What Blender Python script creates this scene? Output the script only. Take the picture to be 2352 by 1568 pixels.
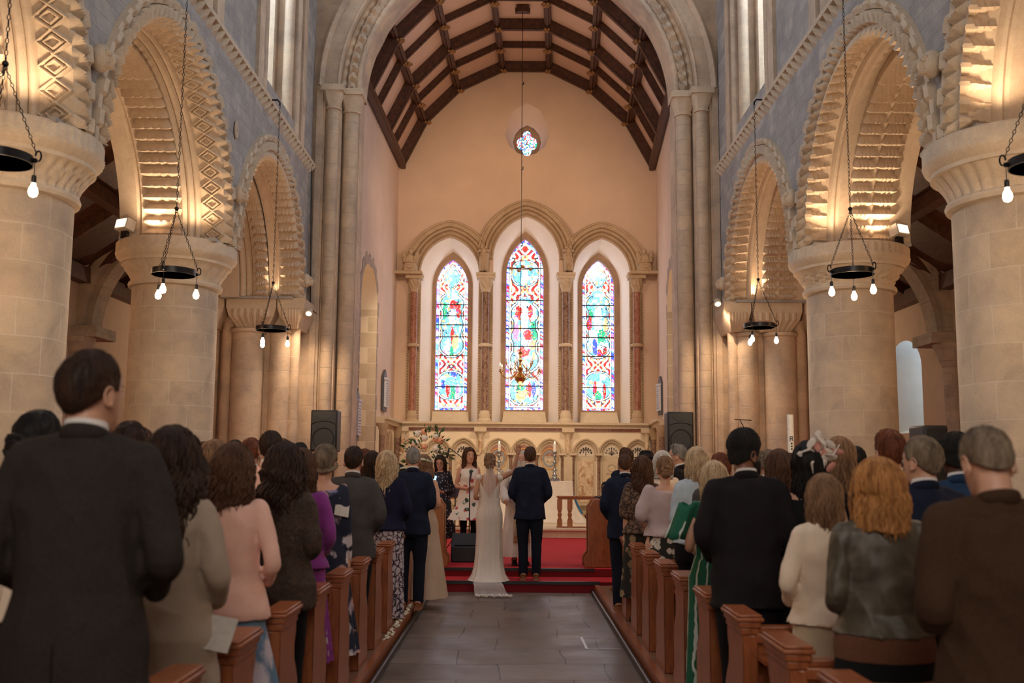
import bpy, bmesh, math, random
import numpy as np
from mathutils import Vector, Matrix, noise
from mathutils.geometry import tessellate_polygon
PI = math.pi
random.seed(7)
sc = bpy.context.scene
C = sc.collection
for o in list(bpy.data.objects): bpy.data.objects.remove(o)

# ------------------------------------------------------------------ camera
FPX = 2287.0; CAMH = 1.65
pitch = math.atan(282/FPX); rollr = math.radians(0.45); yaw = math.radians(0.11)
fw = Vector((0, math.cos(pitch), math.sin(pitch)))
r0 = Vector((1, 0, 0)); u0 = r0.cross(fw)
rt = r0*math.cos(rollr)+u0*math.sin(rollr); up = -r0*math.sin(rollr)+u0*math.cos(rollr)
Rz = Matrix.Rotation(yaw, 3, 'Z'); fw, rt, up = Rz@fw, Rz@rt, Rz@up
cam = bpy.data.cameras.new('camera'); camo = bpy.data.objects.new('camera', cam); C.objects.link(camo)
M4 = Matrix((rt, up, -fw)).transposed().to_4x4(); M4.translation = (0, 0, CAMH)
camo.matrix_world = M4
cam.sensor_width = 36; cam.lens = FPX/2352*36; cam.clip_start = .05; cam.clip_end = 200
cam.dof.use_dof = True; cam.dof.focus_distance = 13.6; cam.dof.aperture_fstop = 2.2
sc.camera = camo
def ray(px, py): return fw*FPX+rt*(px-1176)-up*(py-784)
def at(px, py, Y):
    d = ray(px, py); return Vector((0, 0, CAMH))+d*(Y/d.y)
sc.view_settings.view_transform = 'Standard'; sc.view_settings.look = 'None'
sc.view_settings.gamma = 1; sc.view_settings.use_curve_mapping = False
sc.view_settings.exposure = 0.27

# ------------------------------------------------------------------ world and large lights
w = bpy.data.worlds.new('world'); sc.world = w; w.use_nodes = True
bg = w.node_tree.nodes['Background']; bg.inputs[0].default_value = (.62, .76, 1, 1); bg.inputs[1].default_value = .2
def area(name, loc, tgt, sx, sy, power, col):
    l = bpy.data.lights.new(name, 'AREA'); l.shape = 'RECTANGLE'; l.size = sx; l.size_y = sy; l.energy = power; l.color = col
    o = bpy.data.objects.new(name, l); C.objects.link(o); o.location = loc
    o.rotation_euler = (Vector(tgt)-Vector(loc)).to_track_quat('-Z', 'Y').to_euler(); return o
def spot(name, loc, tgt, power, col, ang=60, blend=.6, rad=.08):
    l = bpy.data.lights.new(name, 'SPOT'); l.energy = power; l.color = col; l.spot_size = math.radians(ang); l.spot_blend = blend; l.shadow_soft_size = rad
    o = bpy.data.objects.new(name, l); C.objects.link(o); o.location = loc
    o.rotation_euler = (Vector(tgt)-Vector(loc)).to_track_quat('-Z', 'Y').to_euler(); return o
def point(name, loc, power, col, rad=.04):
    l = bpy.data.lights.new(name, 'POINT'); l.energy = power; l.color = col; l.shadow_soft_size = rad
    o = bpy.data.objects.new(name, l); C.objects.link(o); o.location = loc; return o
WARM = (1, .62, .32); WARM2 = (1, .70, .44); DAY = (.72, .83, 1)
# added fill lamp behind the camera, source unseen; then daylight through the clerestory
area('west_fill_light', (0, -3.6, 5.6), (0, 7, 1.2), 3.9, 5, 260, (1, .88, .76))
for sx in (-1, 1):
    for cy in (5.8, 9.95, 14.3):
        area('clerestory_daylight', (sx*4.25, cy, 9.9), (-sx*3.5, cy, 4.6), 1.3, 2.6, 120, DAY)
# chancel floodlights fixed high behind the chancel arch, lighting the east wall and roof
for sx in (-1, 1):
    spot('chancel_floodlight', (sx*2.3, 17.75, 7.6), (-sx*.3, 23, 6.2), 215, (1, .69, .46), 100, .8, .25)
    spot('sanctuary_floodlight', (sx*2.35, 18.3, 6.2), (sx*.6, 23, 1.3), 270, (1, .76, .50), 70, .8, .12)
spot('roof_uplight', (0, 18.6, 7.9), (0, 21, 11), 60, WARM, 150, 1, .5)

# ------------------------------------------------------------------ mesh helpers
class MB:
    def __init__(s): s.v = []; s.f = []; s.m = []
    def add(s, vs, fs, mi=0):
        b = len(s.v); s.v += [tuple(v) for v in vs]; s.f += [tuple(i+b for i in f) for f in fs]; s.m += [mi]*len(fs)
    def box(s, c, d, R=None, mi=0):
        hx, hy, hz = d[0]/2, d[1]/2, d[2]/2
        vs = [Vector((x*hx, y*hy, z*hz)) for z in (-1, 1) for y in (-1, 1) for x in (-1, 1)]
        if R is not None: vs = [R@v for v in vs]
        c = Vector(c)
        s.add([v+c for v in vs], [(0,2,3,1),(4,5,7,6),(0,1,5,4),(2,6,7,3),(0,4,6,2),(1,3,7,5)], mi)
    def bbox(s, x0, x1, y0, y1, z0, z1, mi=0): s.box(((x0+x1)/2, (y0+y1)/2, (z0+z1)/2), (x1-x0, y1-y0, z1-z0), None, mi)
    def grid(s, rows, closed=False, caps=False, flip=False, mi=0):
        n = len(rows[0]); vs = [p for r in rows for p in r]; fs = []
        for i in range(len(rows)-1):
            for j in range(n if closed else n-1):
                a, b = i*n+j, i*n+(j+1) % n
                q = (a, b, b+n, a+n)
                fs.append(q[::-1] if flip else q)
        if caps:
            fs.append(tuple(range(n))[::-1] if not flip else tuple(range(n)))
            k = (len(rows)-1)*n; t = tuple(range(k, k+n)); fs.append(t if not flip else t[::-1])
        s.add(vs, fs, mi)
    def lathe(s, prof, n=24, c=(0,0,0), a0=0, a1=2*PI, mi=0, fn=None):
        full = abs(a1-a0-2*PI) < 1e-6; rows = []
        for (r, z) in prof:
            row = []
            for i in range(n if full else n+1):
                a = a0+(a1-a0)*i/n; rr = r*(fn(a, z) if fn else 1)
                row.append((c[0]+rr*math.cos(a), c[1]+rr*math.sin(a), c[2]+z))
            rows.append(row)
        s.grid(rows, full, False, mi=mi)
        if full:
            for k, fl in ((0, 1), (-1, 0)):
                if prof[k][0] > 1e-4:
                    b = len(s.v); s.v += rows[k]; t = tuple(range(b, b+n)); s.f.append(t[::-1] if fl else t); s.m.append(mi)
    def tube(s, pts, rad, n=8, mi=0, flat=1.0, closed=False):
        pts = [Vector(p) for p in pts]; m = len(pts)
        if not hasattr(rad, '__len__'): rad = [rad]*m
        rows = []; prev = None
        for i, p in enumerate(pts):
            t = (pts[(i+1) % m if closed else min(i+1, m-1)]-pts[(i-1) if closed else max(i-1, 0)])
            if t.length < 1e-9: t = Vector((0, 0, 1))
            t.normalize()
            if prev is None:
                a = Vector((0, 0, 1)) if abs(t.z) < .9 else Vector((1, 0, 0)); x = t.cross(a).normalized()
            else:
                x = (prev-t*prev.dot(t)); x = x.normalized() if x.length > 1e-6 else t.cross(Vector((0, 0, 1))).normalized()
            prev = x; y = t.cross(x)
            rows.append([p+x*(rad[i]*math.cos(2*PI*k/n))+y*(rad[i]*flat*math.sin(2*PI*k/n)) for k in range(n)])
        if closed: rows.append(rows[0]); s.grid(rows, True, False, mi=mi)
        else: s.grid(rows, True, True, mi=mi)
    def ball(s, c, r, n=12, mi=0, sc3=(1,1,1), R=None):
        rows = []; c = Vector(c); m = max(4, n//2)
        for i in range(m+1):
            ph = PI*i/m; rr = max(math.sin(ph), .001)
            row = [Vector((r*sc3[0]*rr*math.cos(2*PI*k/n), r*sc3[1]*rr*math.sin(2*PI*k/n), -r*sc3[2]*math.cos(ph))) for k in range(n)]
            if R is not None: row = [R@v for v in row]
            rows.append([v+c for v in row])
        s.grid(rows, True, True, mi=mi)
    def poly(s, outer, holes, fn, mi=0, flip=False):
        loops = [[Vector((p[0], p[1], 0)) for p in outer]]+[[Vector((p[0], p[1], 0)) for p in h] for h in holes]
        tris = tessellate_polygon(loops); flat = [p for l in loops for p in l]
        vs = [fn(p.x, p.y) for p in flat]; fs = []
        for t in tris:
            a, b, c = [flat[i] for i in t]
            if (b-a).cross(c-a).z < 0: t = (t[0], t[2], t[1])
            fs.append(tuple(t)[::-1] if flip else tuple(t))
        s.add(vs, fs, mi)
    def build(s, name, mat, parent=None, label=None, ang=38, loc=None, bevel=0):
        me = bpy.data.meshes.new(name); me.from_pydata(s.v, [], s.f)
        mats = mat if isinstance(mat, (list, tuple)) else [mat]
        for m in mats: me.materials.append(m)
        if len(mats) > 1: me.polygons.foreach_set('material_index', s.m)
        return fin(me, name, parent, label, ang, loc, bevel)
def fin(me, name, parent=None, label=None, ang=38, loc=None, bevel=0):
    me.validate(); me.update()
    me.polygons.foreach_set('use_smooth', [True]*len(me.polygons))
    if ang < 180: me.set_sharp_from_angle(angle=math.radians(ang))
    o = bpy.data.objects.new(name, me); C.objects.link(o)
    if parent is not None: o.parent = parent
    if loc is not None: o.location = loc
    if label: o['label'] = label
    if bevel:
        b = o.modifiers.new('bevel', 'BEVEL'); b.width = bevel; b.segments = 2; b.limit_method = 'ANGLE'; b.angle_limit = math.radians(50)
    return o
def tag(o, label, cat, group=None):
    o['label'] = label; o['category'] = cat
    if group: o['group'] = group
    return o
def thing(name, label, cat, loc=(0,0,0), rz=0, group=None):
    o = bpy.data.objects.new(name, None); C.objects.link(o); o.location = loc; o.rotation_euler = (0, 0, rz); o.empty_display_size = .1
    return tag(o, label, cat, group)
def struct(o, label=None):
    o['kind'] = 'structure'
    if label: o['label'] = label
    return o
def copy_tree(o, parent=None):
    c = o.copy(); C.objects.link(c)
    if parent is not None: c.parent = parent
    for ch in list(o.children): copy_tree(ch, c)
    return c
def tri(x): x = x % 1.0; return 1-abs(2*x-1)

# ------------------------------------------------------------------ materials
MATS = {}
class N:
    def __init__(s, name):
        s.mat = bpy.data.materials.new(name); s.mat.use_nodes = True; s.t = s.mat.node_tree
        s.b = s.t.nodes['Principled BSDF']; s.tc = s.t.nodes.new('ShaderNodeTexCoord')
    def n(s, ty, **kw):
        x = s.t.nodes.new('ShaderNode'+ty)
        for k, v in kw.items():
            if k.startswith('i_'):
                k2 = k[2:].replace('_', ' '); x.inputs[k2].default_value = v
            else: setattr(x, k, v)
        return x
    def l(s, a, b): s.t.links.new(a, b)
    def mapping(s, scale=(1,1,1), rot=(0,0,0), src='Object', loc=(0,0,0)):
        m = s.n('Mapping'); m.inputs['Scale'].default_value = scale; m.inputs['Rotation'].default_value = rot; m.inputs['Location'].default_value = loc
        s.l(s.tc.outputs[src], m.inputs['Vector']); return m.outputs[0]
    def noise(s, vec, scale, detail=4, rough=.6, dist=0):
        x = s.n('TexNoise', i_Scale=scale, i_Detail=detail, i_Roughness=rough, i_Distortion=dist)
        if vec is not None: s.l(vec, x.inputs['Vector'])
        return x.outputs['Fac']
    def ramp(s, fac, stops, interp='LINEAR'):
        r = s.n('ValToRGB'); r.color_ramp.interpolation = interp
        el = r.color_ramp.elements
        while len(el) < len(stops): el.new(.5)
        for e, (p, c) in zip(el, stops): e.position = p; e.color = (c[0], c[1], c[2], 1) if hasattr(c, '__len__') else (c, c, c, 1)
        s.l(fac, r.inputs[0]); return r.outputs[0]
    def mix(s, fac, a, b, mode='MIX'):
        x = s.n('Mix', data_type='RGBA', blend_type=mode)
        for sock, val in ((x.inputs[0], fac), (x.inputs[6], a), (x.inputs[7], b)):
            if isinstance(val, (int, float)): sock.default_value = val
            elif isinstance(val, (tuple, list)): sock.default_value = (val[0], val[1], val[2], 1)
            else: s.l(val, sock)
        return x.outputs[2]
    def math(s, op, a, b=0, c=None):
        x = s.n('Math', operation=op)
        for i, v in enumerate((a, b, c)):
            if v is None: continue
            if isinstance(v, (int, float)): x.inputs[i].default_value = v
            else: s.l(v, x.inputs[i])
        return x.outputs[0]
    def bump(s, h, strength=.3, dist=.01, prev=None):
        b = s.n('Bump'); b.inputs['Strength'].default_value = strength; b.inputs['Distance'].default_value = dist
        s.l(h, b.inputs['Height'])
        if prev is not None: s.l(prev, b.inputs['Normal'])
        s.l(b.outputs[0], s.b.inputs['Normal']); return b.outputs[0]
    def col(s, c):
        if isinstance(c, (tuple, list)): s.b.inputs['Base Color'].default_value = (c[0], c[1], c[2], 1)
        else: s.l(c, s.b.inputs['Base Color'])
    def rough(s, r): s.b.inputs['Roughness'].default_value = r
def plain(name, c, rough=.6, metal=0, var=.12, scale=30, bump=.1):
    if name in MATS: return MATS[name]
    k = N(name); v = k.mapping()
    f = k.noise(v, scale, 4)
    k.col(k.ramp(f, [(.3, [x*(1-var) for x in c]), (.7, [min(1, x*(1+var)) for x in c])]))
    k.rough(rough); k.b.inputs['Metallic'].default_value = metal
    if bump: k.bump(f, bump, .005)
    MATS[name] = k.mat; return k.mat
def emit(name, c, s):
    if name in MATS: return MATS[name]
    k = N(name); k.col(c); k.b.inputs['Emission Color'].default_value = (*c, 1); k.b.inputs['Emission Strength'].default_value = s
    MATS[name] = k.mat; return k.mat
def stone(name, mode, c1, c2, mortar, bw=.55, bh=.28, ms=.008, rough=.85, stain=(.30,.25,.2), stainamt=.35, bumps=.35, grain=60, R=1.0, msk=.5):
    """ashlar: mode x (faces +-X, uses y,z), y (faces +-Y, uses x,z), cyl (around local z axis), none (no courses)"""
    k = N(name); v = k.mapping()
    sep = k.n('SeparateXYZ'); k.l(v, sep.inputs[0]); comb = k.n('CombineXYZ')
    if mode == 'x': k.l(sep.outputs[1], comb.inputs[0]); k.l(sep.outputs[2], comb.inputs[1])
    elif mode == 'y': k.l(sep.outputs[0], comb.inputs[0]); k.l(sep.outputs[2], comb.inputs[1])
    elif mode == 'z': k.l(sep.outputs[0], comb.inputs[0]); k.l(sep.outputs[1], comb.inputs[1])
    elif mode == 'cyl':
        a = k.math('ARCTAN2', sep.outputs[1], sep.outputs[0]); a = k.math('MULTIPLY', a, R); k.l(a, comb.inputs[0]); k.l(sep.outputs[2], comb.inputs[1])
    n1 = k.noise(v, 1.6, 5, .6); n2 = k.noise(v, grain, 6, .7); n3 = k.noise(v, 7, 5, .7, 1.0)
    base = k.ramp(n3, [(.3, c1), (.7, c2)])
    if mode != 'none':
        br = k.n('TexBrick', offset=.5, i_Scale=1.0, i_Mortar_Size=ms, i_Mortar_Smooth=.3, i_Bias=0, i_Brick_Width=bw, i_Row_Height=bh)
        br.inputs['Color1'].default_value = (.25, .25, .25, 1); br.inputs['Color2'].default_value = (.85, .85, .85, 1); br.inputs['Mortar'].default_value = (.5, .5, .5, 1)
        wv = k.n('VectorMath', operation='ADD'); k.l(comb.outputs[0], wv.inputs[0])
        nn = k.n('TexNoise', i_Scale=2.0); k.l(v, nn.inputs['Vector']); sc_ = k.n('VectorMath', operation='SCALE'); k.l(nn.outputs['Color'], sc_.inputs[0]); sc_.inputs['Scale'].default_value = .03
        k.l(sc_.outputs[0], wv.inputs[1]); k.l(wv.outputs[0], br.inputs['Vector'])
        base = k.mix(.62, base, k.ramp(br.outputs['Color'], [(.2, [x*.78 for x in c1]), (.4, c1), (.65, [(x+y)/2 for x, y in zip(c1, c2)]), (.85, [min(1, x*1.08) for x in c2])]))
        n4 = k.noise(v, 2.7, 4, .6, .8); base = k.mix(.42, base, k.ramp(n4, [(.3, [x*.5 for x in c1]), (.5, c1), (.72, [min(1, c2[0]*1.15), c2[1]*1.05, c2[2]*.9])]))
        base = k.mix(k.math('MULTIPLY', br.outputs['Fac'], msk), base, mortar)
    base = k.mix(k.math('MULTIPLY', k.ramp(n1, [(.45, 0), (.7, 1)]), stainamt), base, stain)
    base = k.mix(.25, base, k.ramp(n2, [(.3, (.25,.25,.25)), (.7, (1,1,1))]), 'MULTIPLY')
    k.col(base); k.rough(rough)
    h = k.math('ADD', k.math('MULTIPLY', n2, .5), k.math('MULTIPLY', n3, .8))
    if mode != 'none': h = k.math('SUBTRACT', h, k.math('MULTIPLY', br.outputs['Fac'], .9))
    k.bump(h, bumps, .012); MATS[name] = k.mat; return k.mat
ASH1, ASH2 = (.54, .42, .30), (.66, .54, .41)
M_COL = stone('column_ashlar', 'cyl', ASH1, ASH2, (.74,.66,.55), .42, .29, .006, R=.51, stain=(.34,.28,.24), bumps=.25, grain=90, stainamt=.55)
M_CARVE = stone('carved_limestone', 'none', (.60,.47,.34), (.72,.59,.44), None, grain=70, bumps=.3, stainamt=.2)
M_ARCH = stone('arch_limestone', 'none', (.60,.47,.34), (.72,.59,.44), None, grain=80, bumps=.25, stainamt=.25, stain=(.38,.31,.25))
M_RUBX = stone('rubble_wall_side', 'x', (.36,.34,.33), (.60,.57,.54), (.58,.55,.52), .34, .15, .012, rough=.95, bumps=1.0, grain=30, stain=(.33,.31,.30), stainamt=.5, msk=.25)
M_PIER = stone('pier_ashlar', 'y', (.62,.47,.34), (.78,.62,.46), (.66,.6,.52), .6, .26, .006, bumps=.6, grain=45, stain=(.33,.28,.24), stainamt=.55)
M_PIERX = stone('pier_ashlar_side', 'x', (.62,.47,.34), (.78,.62,.46), (.66,.6,.52), .6, .26, .006, bumps=.6, grain=45, stain=(.33,.28,.24), stainamt=.55)
M_SHAFT = stone('pier_shaft', 'cyl', (.62,.48,.35), (.78,.63,.47), (.42,.36,.3), 5, .27, .008, bumps=.6, grain=45, R=.12, stain=(.36,.31,.27), stainamt=.5)
M_AISLE = plain('aisle_plaster', (.50,.38,.29), .9, 0, .06, 3, .05)
M_AISTONE = stone('aisle_rubble', 'y', (.38,.30,.23), (.52,.43,.33), (.45,.38,.3), .38, .2, .012, bumps=1.0, grain=25)
M_DARKWOOD = plain('dark_oak', (.075,.028,.014), .5, 0, .5, 12, .2)
M_ROOFPLAS = plain('roof_plaster', (.66,.46,.36), .9, 0, .04, 2, .03)
M_EASTPL = plain('east_plaster', (.68,.50,.36), .9, 0, .05, 1.6, .05)
M_SIDEPL = plain('side_plaster', (.70,.55,.45), .9, 0, .06, 1.6, .05)
M_WHITEPL = plain('white_plaster', (.86,.78,.68), .9, 0, .04, 2, .03)
M_CREAM = plain('cream_plaster', (.86,.74,.55), .8, 0, .04, 2, .03)
M_BATH = stone('carved_bath_stone', 'none', (.50,.36,.22), (.62,.46,.29), None, grain=60, bumps=.25, stainamt=.3, stain=(.33,.22,.13))
M_BATHP = stone('pale_bath_stone', 'none', (.68,.55,.38), (.78,.65,.47), None, grain=60, bumps=.2, stainamt=.2, stain=(.45,.33,.2))
M_FRAME = stone('window_frame_stone', 'y', (.40,.26,.17), (.50,.33,.22), (.55,.42,.3), .35, .3, .006, bumps=.15, stain=(.3,.2,.14), stainamt=.3)
M_IRON = plain('black_iron', (.02,.02,.022), .35, .6, .2, 30, .05)
M_BRASS = plain('brass', (.75,.48,.18), .22, 1, .1, 20, .03)
M_WOODPOST = None
def wood(name, c1, c2, rough=.32, sc=(3,3,.6), rot=(0,0,0)):
    k = N(name); v = k.mapping(sc, rot); f = k.noise(v, 9, 6, .6, 1.5)
    k.col(k.ramp(f, [(.3, c1), (.7, c2)])); k.rough(rough); k.bump(f, .08, .004); MATS[name] = k.mat; return k.mat
M_PEW = wood('pew_oak', (.22,.062,.022), (.40,.125,.046))
M_OAK = wood('honey_oak', (.30,.115,.04), (.43,.18,.068))
M_FLOORW = wood('platform_boards', (.16,.07,.035), (.27,.13,.07), .45)
def marble(name, a, b, c, s=5):
    k = N(name); v = k.mapping((1,1,.6)); f = k.noise(v, s, 7, .65, 2.2); g = k.noise(v, s*4, 4, .6, 1)
    k.col(k.mix(.3, k.ramp(f, [(.38, a), (.47, b), (.52, c), (.62, b)]), k.ramp(g, [(.4, a), (.6, c)]))); k.rough(.25); MATS[name] = k.mat; return k.mat
M_MARB = marble('veined_marble', (.42,.20,.09), (.62,.42,.25), (.85,.72,.52), 4)
M_MARBD = marble('dark_marble', (.10,.045,.03), (.20,.10,.065), (.40,.26,.18), 9)
M_MARBR = marble('red_marble', (.22,.07,.04), (.30,.11,.06), (.42,.2,.12), 8)
# ------------------------------------------------------------------ floor
def floor_mat():
    k = N('flagstone_floor'); v = k.mapping()
    nn = k.n('TexNoise', i_Scale=.7); k.l(v, nn.inputs['Vector']); sc_ = k.n('VectorMath', operation='SCALE'); k.l(nn.outputs['Color'], sc_.inputs[0]); sc_.inputs['Scale'].default_value = .25
    ad = k.n('VectorMath', operation='ADD'); k.l(v, ad.inputs[0]); k.l(sc_.outputs[0], ad.inputs[1])
    br = k.n('TexBrick', offset=.37, i_Scale=1.0, i_Mortar_Size=.006, i_Mortar_Smooth=.1, i_Brick_Width=.92, i_Row_Height=.62)
    br.inputs['Color1'].default_value = (.3,.3,.3,1); br.inputs['Color2'].default_value = (.8,.8,.8,1); br.inputs['Mortar'].default_value = (.5,.5,.5,1)
    k.l(ad.outputs[0], br.inputs['Vector'])
    f1 = k.noise(v, 1.8, 6, .6); f2 = k.noise(v, 45, 5, .7); st = k.noise(k.mapping((1, 2.5, 1)), 2.2, 6, .7, .6)
    base = k.ramp(br.outputs['Color'], [(.2, (.105,.074,.058)), (.5, (.145,.106,.084)), (.8, (.20,.148,.118))])
    base = k.mix(.5, base, k.ramp(f1, [(.3, (.085,.06,.05)), (.7, (.23,.17,.135))]))
    base = k.mix(k.math('MULTIPLY', k.ramp(st, [(.60, 0), (.74, 1)]), .35), base, (.42,.38,.37))
    base = k.mix(br.outputs['Fac'], base, (.03,.024,.02))
    k.col(base); k.l(k.ramp(f1, [(.3, .32), (.7, .6)]), k.b.inputs['Roughness'])
    h = k.math('SUBTRACT', k.math('ADD', k.math('MULTIPLY', f1, 1.2), k.math('MULTIPLY', f2, .12)), k.math('MULTIPLY', br.outputs['Fac'], 1.0))
    k.bump(h, .35, .02); return k.mat
M_FLOOR = floor_mat()
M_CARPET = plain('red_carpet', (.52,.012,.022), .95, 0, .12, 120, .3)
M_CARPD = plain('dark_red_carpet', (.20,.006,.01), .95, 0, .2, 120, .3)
M_NOSING = plain('black_step_nosing', (.012,.01,.011), .4, 0, .1, 20, .02)
m = MB(); m.bbox(-8.2, 8.2, -4.5, 13.24, -.2, 0)
struct(m.build('floor', M_FLOOR), 'grey brown flagstone floor of the aisle')
chalk = plain('chalk_dust', (.75,.73,.72), .9)
m = MB()
def chalkline(a, b, wd=.008):
    a, b = Vector(a), Vector(b); d = (b-a).normalized(); s = Vector((-d.y, d.x))*wd
    m.add([(a.x+s.x, a.y+s.y, .002), (a.x-s.x, a.y-s.y, .002), (b.x-s.x, b.y-s.y, .002), (b.x+s.x, b.y+s.y, .002)], [(0,1,2,3)])
def fl(px, py):
    d = ray(px, py); t = -CAMH/d.z; return (d.x*t, d.y*t)
chalkline(fl(1322,1463), fl(1365,1463)); chalkline(fl(1335,1463), fl(1348,1490), .012); chalkline(fl(1345,1490), fl(1425,1490)); 
tag(m.build('chalk_mark', chalk), 'white chalk mark along the joints of the flagstones on the right of the aisle', 'mark')
# steps: crossing platform and sanctuary platform
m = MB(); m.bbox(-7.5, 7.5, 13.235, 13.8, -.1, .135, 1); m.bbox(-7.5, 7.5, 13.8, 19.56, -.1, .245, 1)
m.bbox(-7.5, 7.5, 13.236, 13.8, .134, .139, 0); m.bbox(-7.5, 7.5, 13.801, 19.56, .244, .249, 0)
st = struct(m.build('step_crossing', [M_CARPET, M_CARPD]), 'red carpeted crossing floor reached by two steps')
for (Y, z, xa, xb) in ((13.235, .139, -1.06, 1.14), (13.8, .249, -1.06, 1.12)):
    m = MB(); m.bbox(xa, xb, Y-.018, Y+.03, z-.035, z+.004); m.build('nosing', M_NOSING, st, 'black rubber nosing')
m = MB()
m.bbox(-2.86, 3.25, 19.56, 23.0, -.1, .40); m.bbox(-2.86, 3.25, 19.50, 23.0, .375, .43)
M_STEPST = stone('sanctuary_step', 'none', (.72,.58,.42), (.82,.68,.5), None, grain=40, bumps=.15, stainamt=.2)
struct(m.build('step_sanctuary', M_STEPST, bevel=.02), 'pale stone sanctuary step')
m = MB(); m.bbox(-7.5, 7.5, 19.56, 23.2, -.2, 0); struct(m.build('floor_east', M_FLOOR))
# timber platforms under the pews with kerbs
for s, nm in ((-1, 'left'), (1, 'right')):
    m = MB(); m.bbox(min(s*1.10, s*3.55), max(s*1.10, s*3.55), -2.0, 13.2, -.05, .10)
    pf = struct(m.build('floor_pew_platform_'+nm, M_FLOORW), 'timber pew platform')
    m = MB(); m.bbox(min(s*1.07, s*1.13), max(s*1.07, s*1.13), -2.0, 13.2, 0, .108); m.build('kerb', M_PEW, pf)
    m = MB(); m.tube([(s*1.035, -2, .028), (s*1.035, 13.15, .028)], .026, 10); tag(m.build('heating_pipe', M_IRON), 'dark iron pipe running along the foot of the %s pew platform' % nm, 'pipe')
M_TILE = plain('pew_carpet_runner', (.30,.27,.13), .95, 0, .5, 18, .1)

# ------------------------------------------------------------------ nave arcades
BAYS = [1.65, 5.8, 9.95, 14.1]; WX = 3.5; TH = 1.2; ZC = 4.27; STR = 6.6
NA = 160
def arch_rows(prof, cy, s, disp, n=NA, zc=ZC):
    rows = []
    for i in range(n+1):
        t = PI*i/n; row = []
        for (d, r, k) in prof:
            dd, rr = disp(d, r, k, t) if k else (d, r)
            row.append((s*(WX+dd), cy+rr*math.cos(t), zc+rr*math.sin(t)))
        rows.append(row)
    return rows
def order(kind, d0, d1, ra, rb):
    """profile pieces: list of (d, r, k) and a displacement"""
    if kind == 'hood':
        P = [(-.0, ra, 0), (-.07, ra-.005, 1), (-.09, (ra+rb)/2, 1), (-.06, rb, 1), (0.0, rb, 0)]
        def D(d, r, k, t): return d*(.62+.38*(math.sin(t*44) > 0)), r
    elif kind == 'facechev':
        n = 7; P = [(d0, ra, 0)]+[(d0, ra+(rb-ra)*j/n, 1) for j in range(1, n)]+[(d0, rb, 0)]
        def D(d, r, k, t): return d-.10*tri(t*14+.9*(r-rb)/(ra-rb)), r
    elif kind == 'lattice':
        n = 44; P = [(d0, ra, 0)]+[(d0+(d1-d0)*j/n, ra, 1) for j in range(n+1)]+[(d1, ra+.06, 0)]
        def D(d, r, k, t):
            u = (d-d0)/(d1-d0); a = abs(u-.5)*1.05; ph = (t*9.5) % 1.0; b = abs(ph-.5)
            q = a+b; e = min(abs(q-.5), abs(q-.27))
            return d, r-.040*min(1, max(0, (.095-e)/.05))
    elif kind == 'zigzag':
        n = 26; P = [(d0, ra, 0)]+[(d0+(d1-d0)*j/n, ra, 1) for j in range(n+1)]+[(d1, ra+.09, 0)]
        def D(d, r, k, t):
            u = (d-d0)/(d1-d0); x = min(1, max(0, (tri(t*12)*1.05-u)*1.25)); lv = x*3; fl = math.floor(lv)+min(1, (lv-math.floor(lv))*3.2)
            return d-.05*(1-u)*tri(t*12)*(u < .05), r-.012-.095*fl/3.0
            w = 0; q = 0
            return d-.05*w*tri(t*12), r-.035-.09*w*tri(t*12)+.028*(tri((t*12+u*.9*(1 if (t*12)%1<.5 else -1))*3) > .6)
    elif kind == 'rolls':
        P = []; n = 3
        for j in range(n):
            a = d0+(d1-d0)*j/n; b = d0+(d1-d0)*(j+1)/n; rr = ra+(rb-ra)*j/n; r2 = ra+(rb-ra)*(j+1)/n
            for q in range(6):
                u = q/5; P.append((a+(b-a)*u*.9, rr+(r2-rr)*u-.028*math.sin(PI*u), 0))
            P.append((b, r2+.02, 0))
    elif kind == 'saw':
        n = 12; P = [(d0, ra+.10, 0)]+[(d0+(d1-d0)*j/n, ra, 1) for j in range(n+1)]+[(d1, ra+.10, 0)]
        def D(d, r, k, t):
            u = (d-d0)/(d1-d0); e = min(u, 1-u)*6; e = min(1, e)
            tt = tri(t*11.5); sc_ = abs(math.sin(u*PI*4))
            return d-.055*(1-e)*tt*(1 if u < .5 else -1), r-.012-.115*tt*(.74+.26*sc_)
    elif kind == 'roll1':
        P = [(d0, ra, 0)]+[(d0+(d1-d0)*q/8, ra-.05*math.sin(PI*q/8), 0) for q in range(9)]+[(d1, ra, 0)]
    elif kind == 'plain':
        P = [(d0, ra, 0), (d0+.0001, rb, 0), (d1, rb, 0)]
    elif kind == 'grooved':
        P = [(d0, ra, 0), (d0, rb+.05, 0), (d0+.04, rb, 0), (d0+.07, rb-.01, 0), (d0+.1, rb+.02, 0), (d0+.13, rb, 0), (d1, rb, 0)]
    if kind in ('rolls', 'roll1', 'plain', 'grooved'): D = lambda d, r, k, t: (d, r)
    return P, D
ORD_L = [('hood',0,0,2.04,1.95), ('facechev',0,0,1.95,1.80), ('lattice',0,.27,1.80,1.80), ('rolls',.27,.50,1.80,1.70),
         ('saw',.50,.86,1.70,1.70), ('grooved',.86,1.2,1.70,1.64)]
ORD_R = [('hood',0,0,2.04,1.95), ('facechev',0,0,1.95,1.80), ('zigzag',0,.25,1.80,1.80), ('grooved',.25,.50,1.86,1.76),
         ('saw',.50,.68,1.70,1.70), ('roll1',.68,.78,1.68,1.68), ('saw',.78,.96,1.70,1.70), ('plain',.96,1.2,1.70,1.64)]
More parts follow.
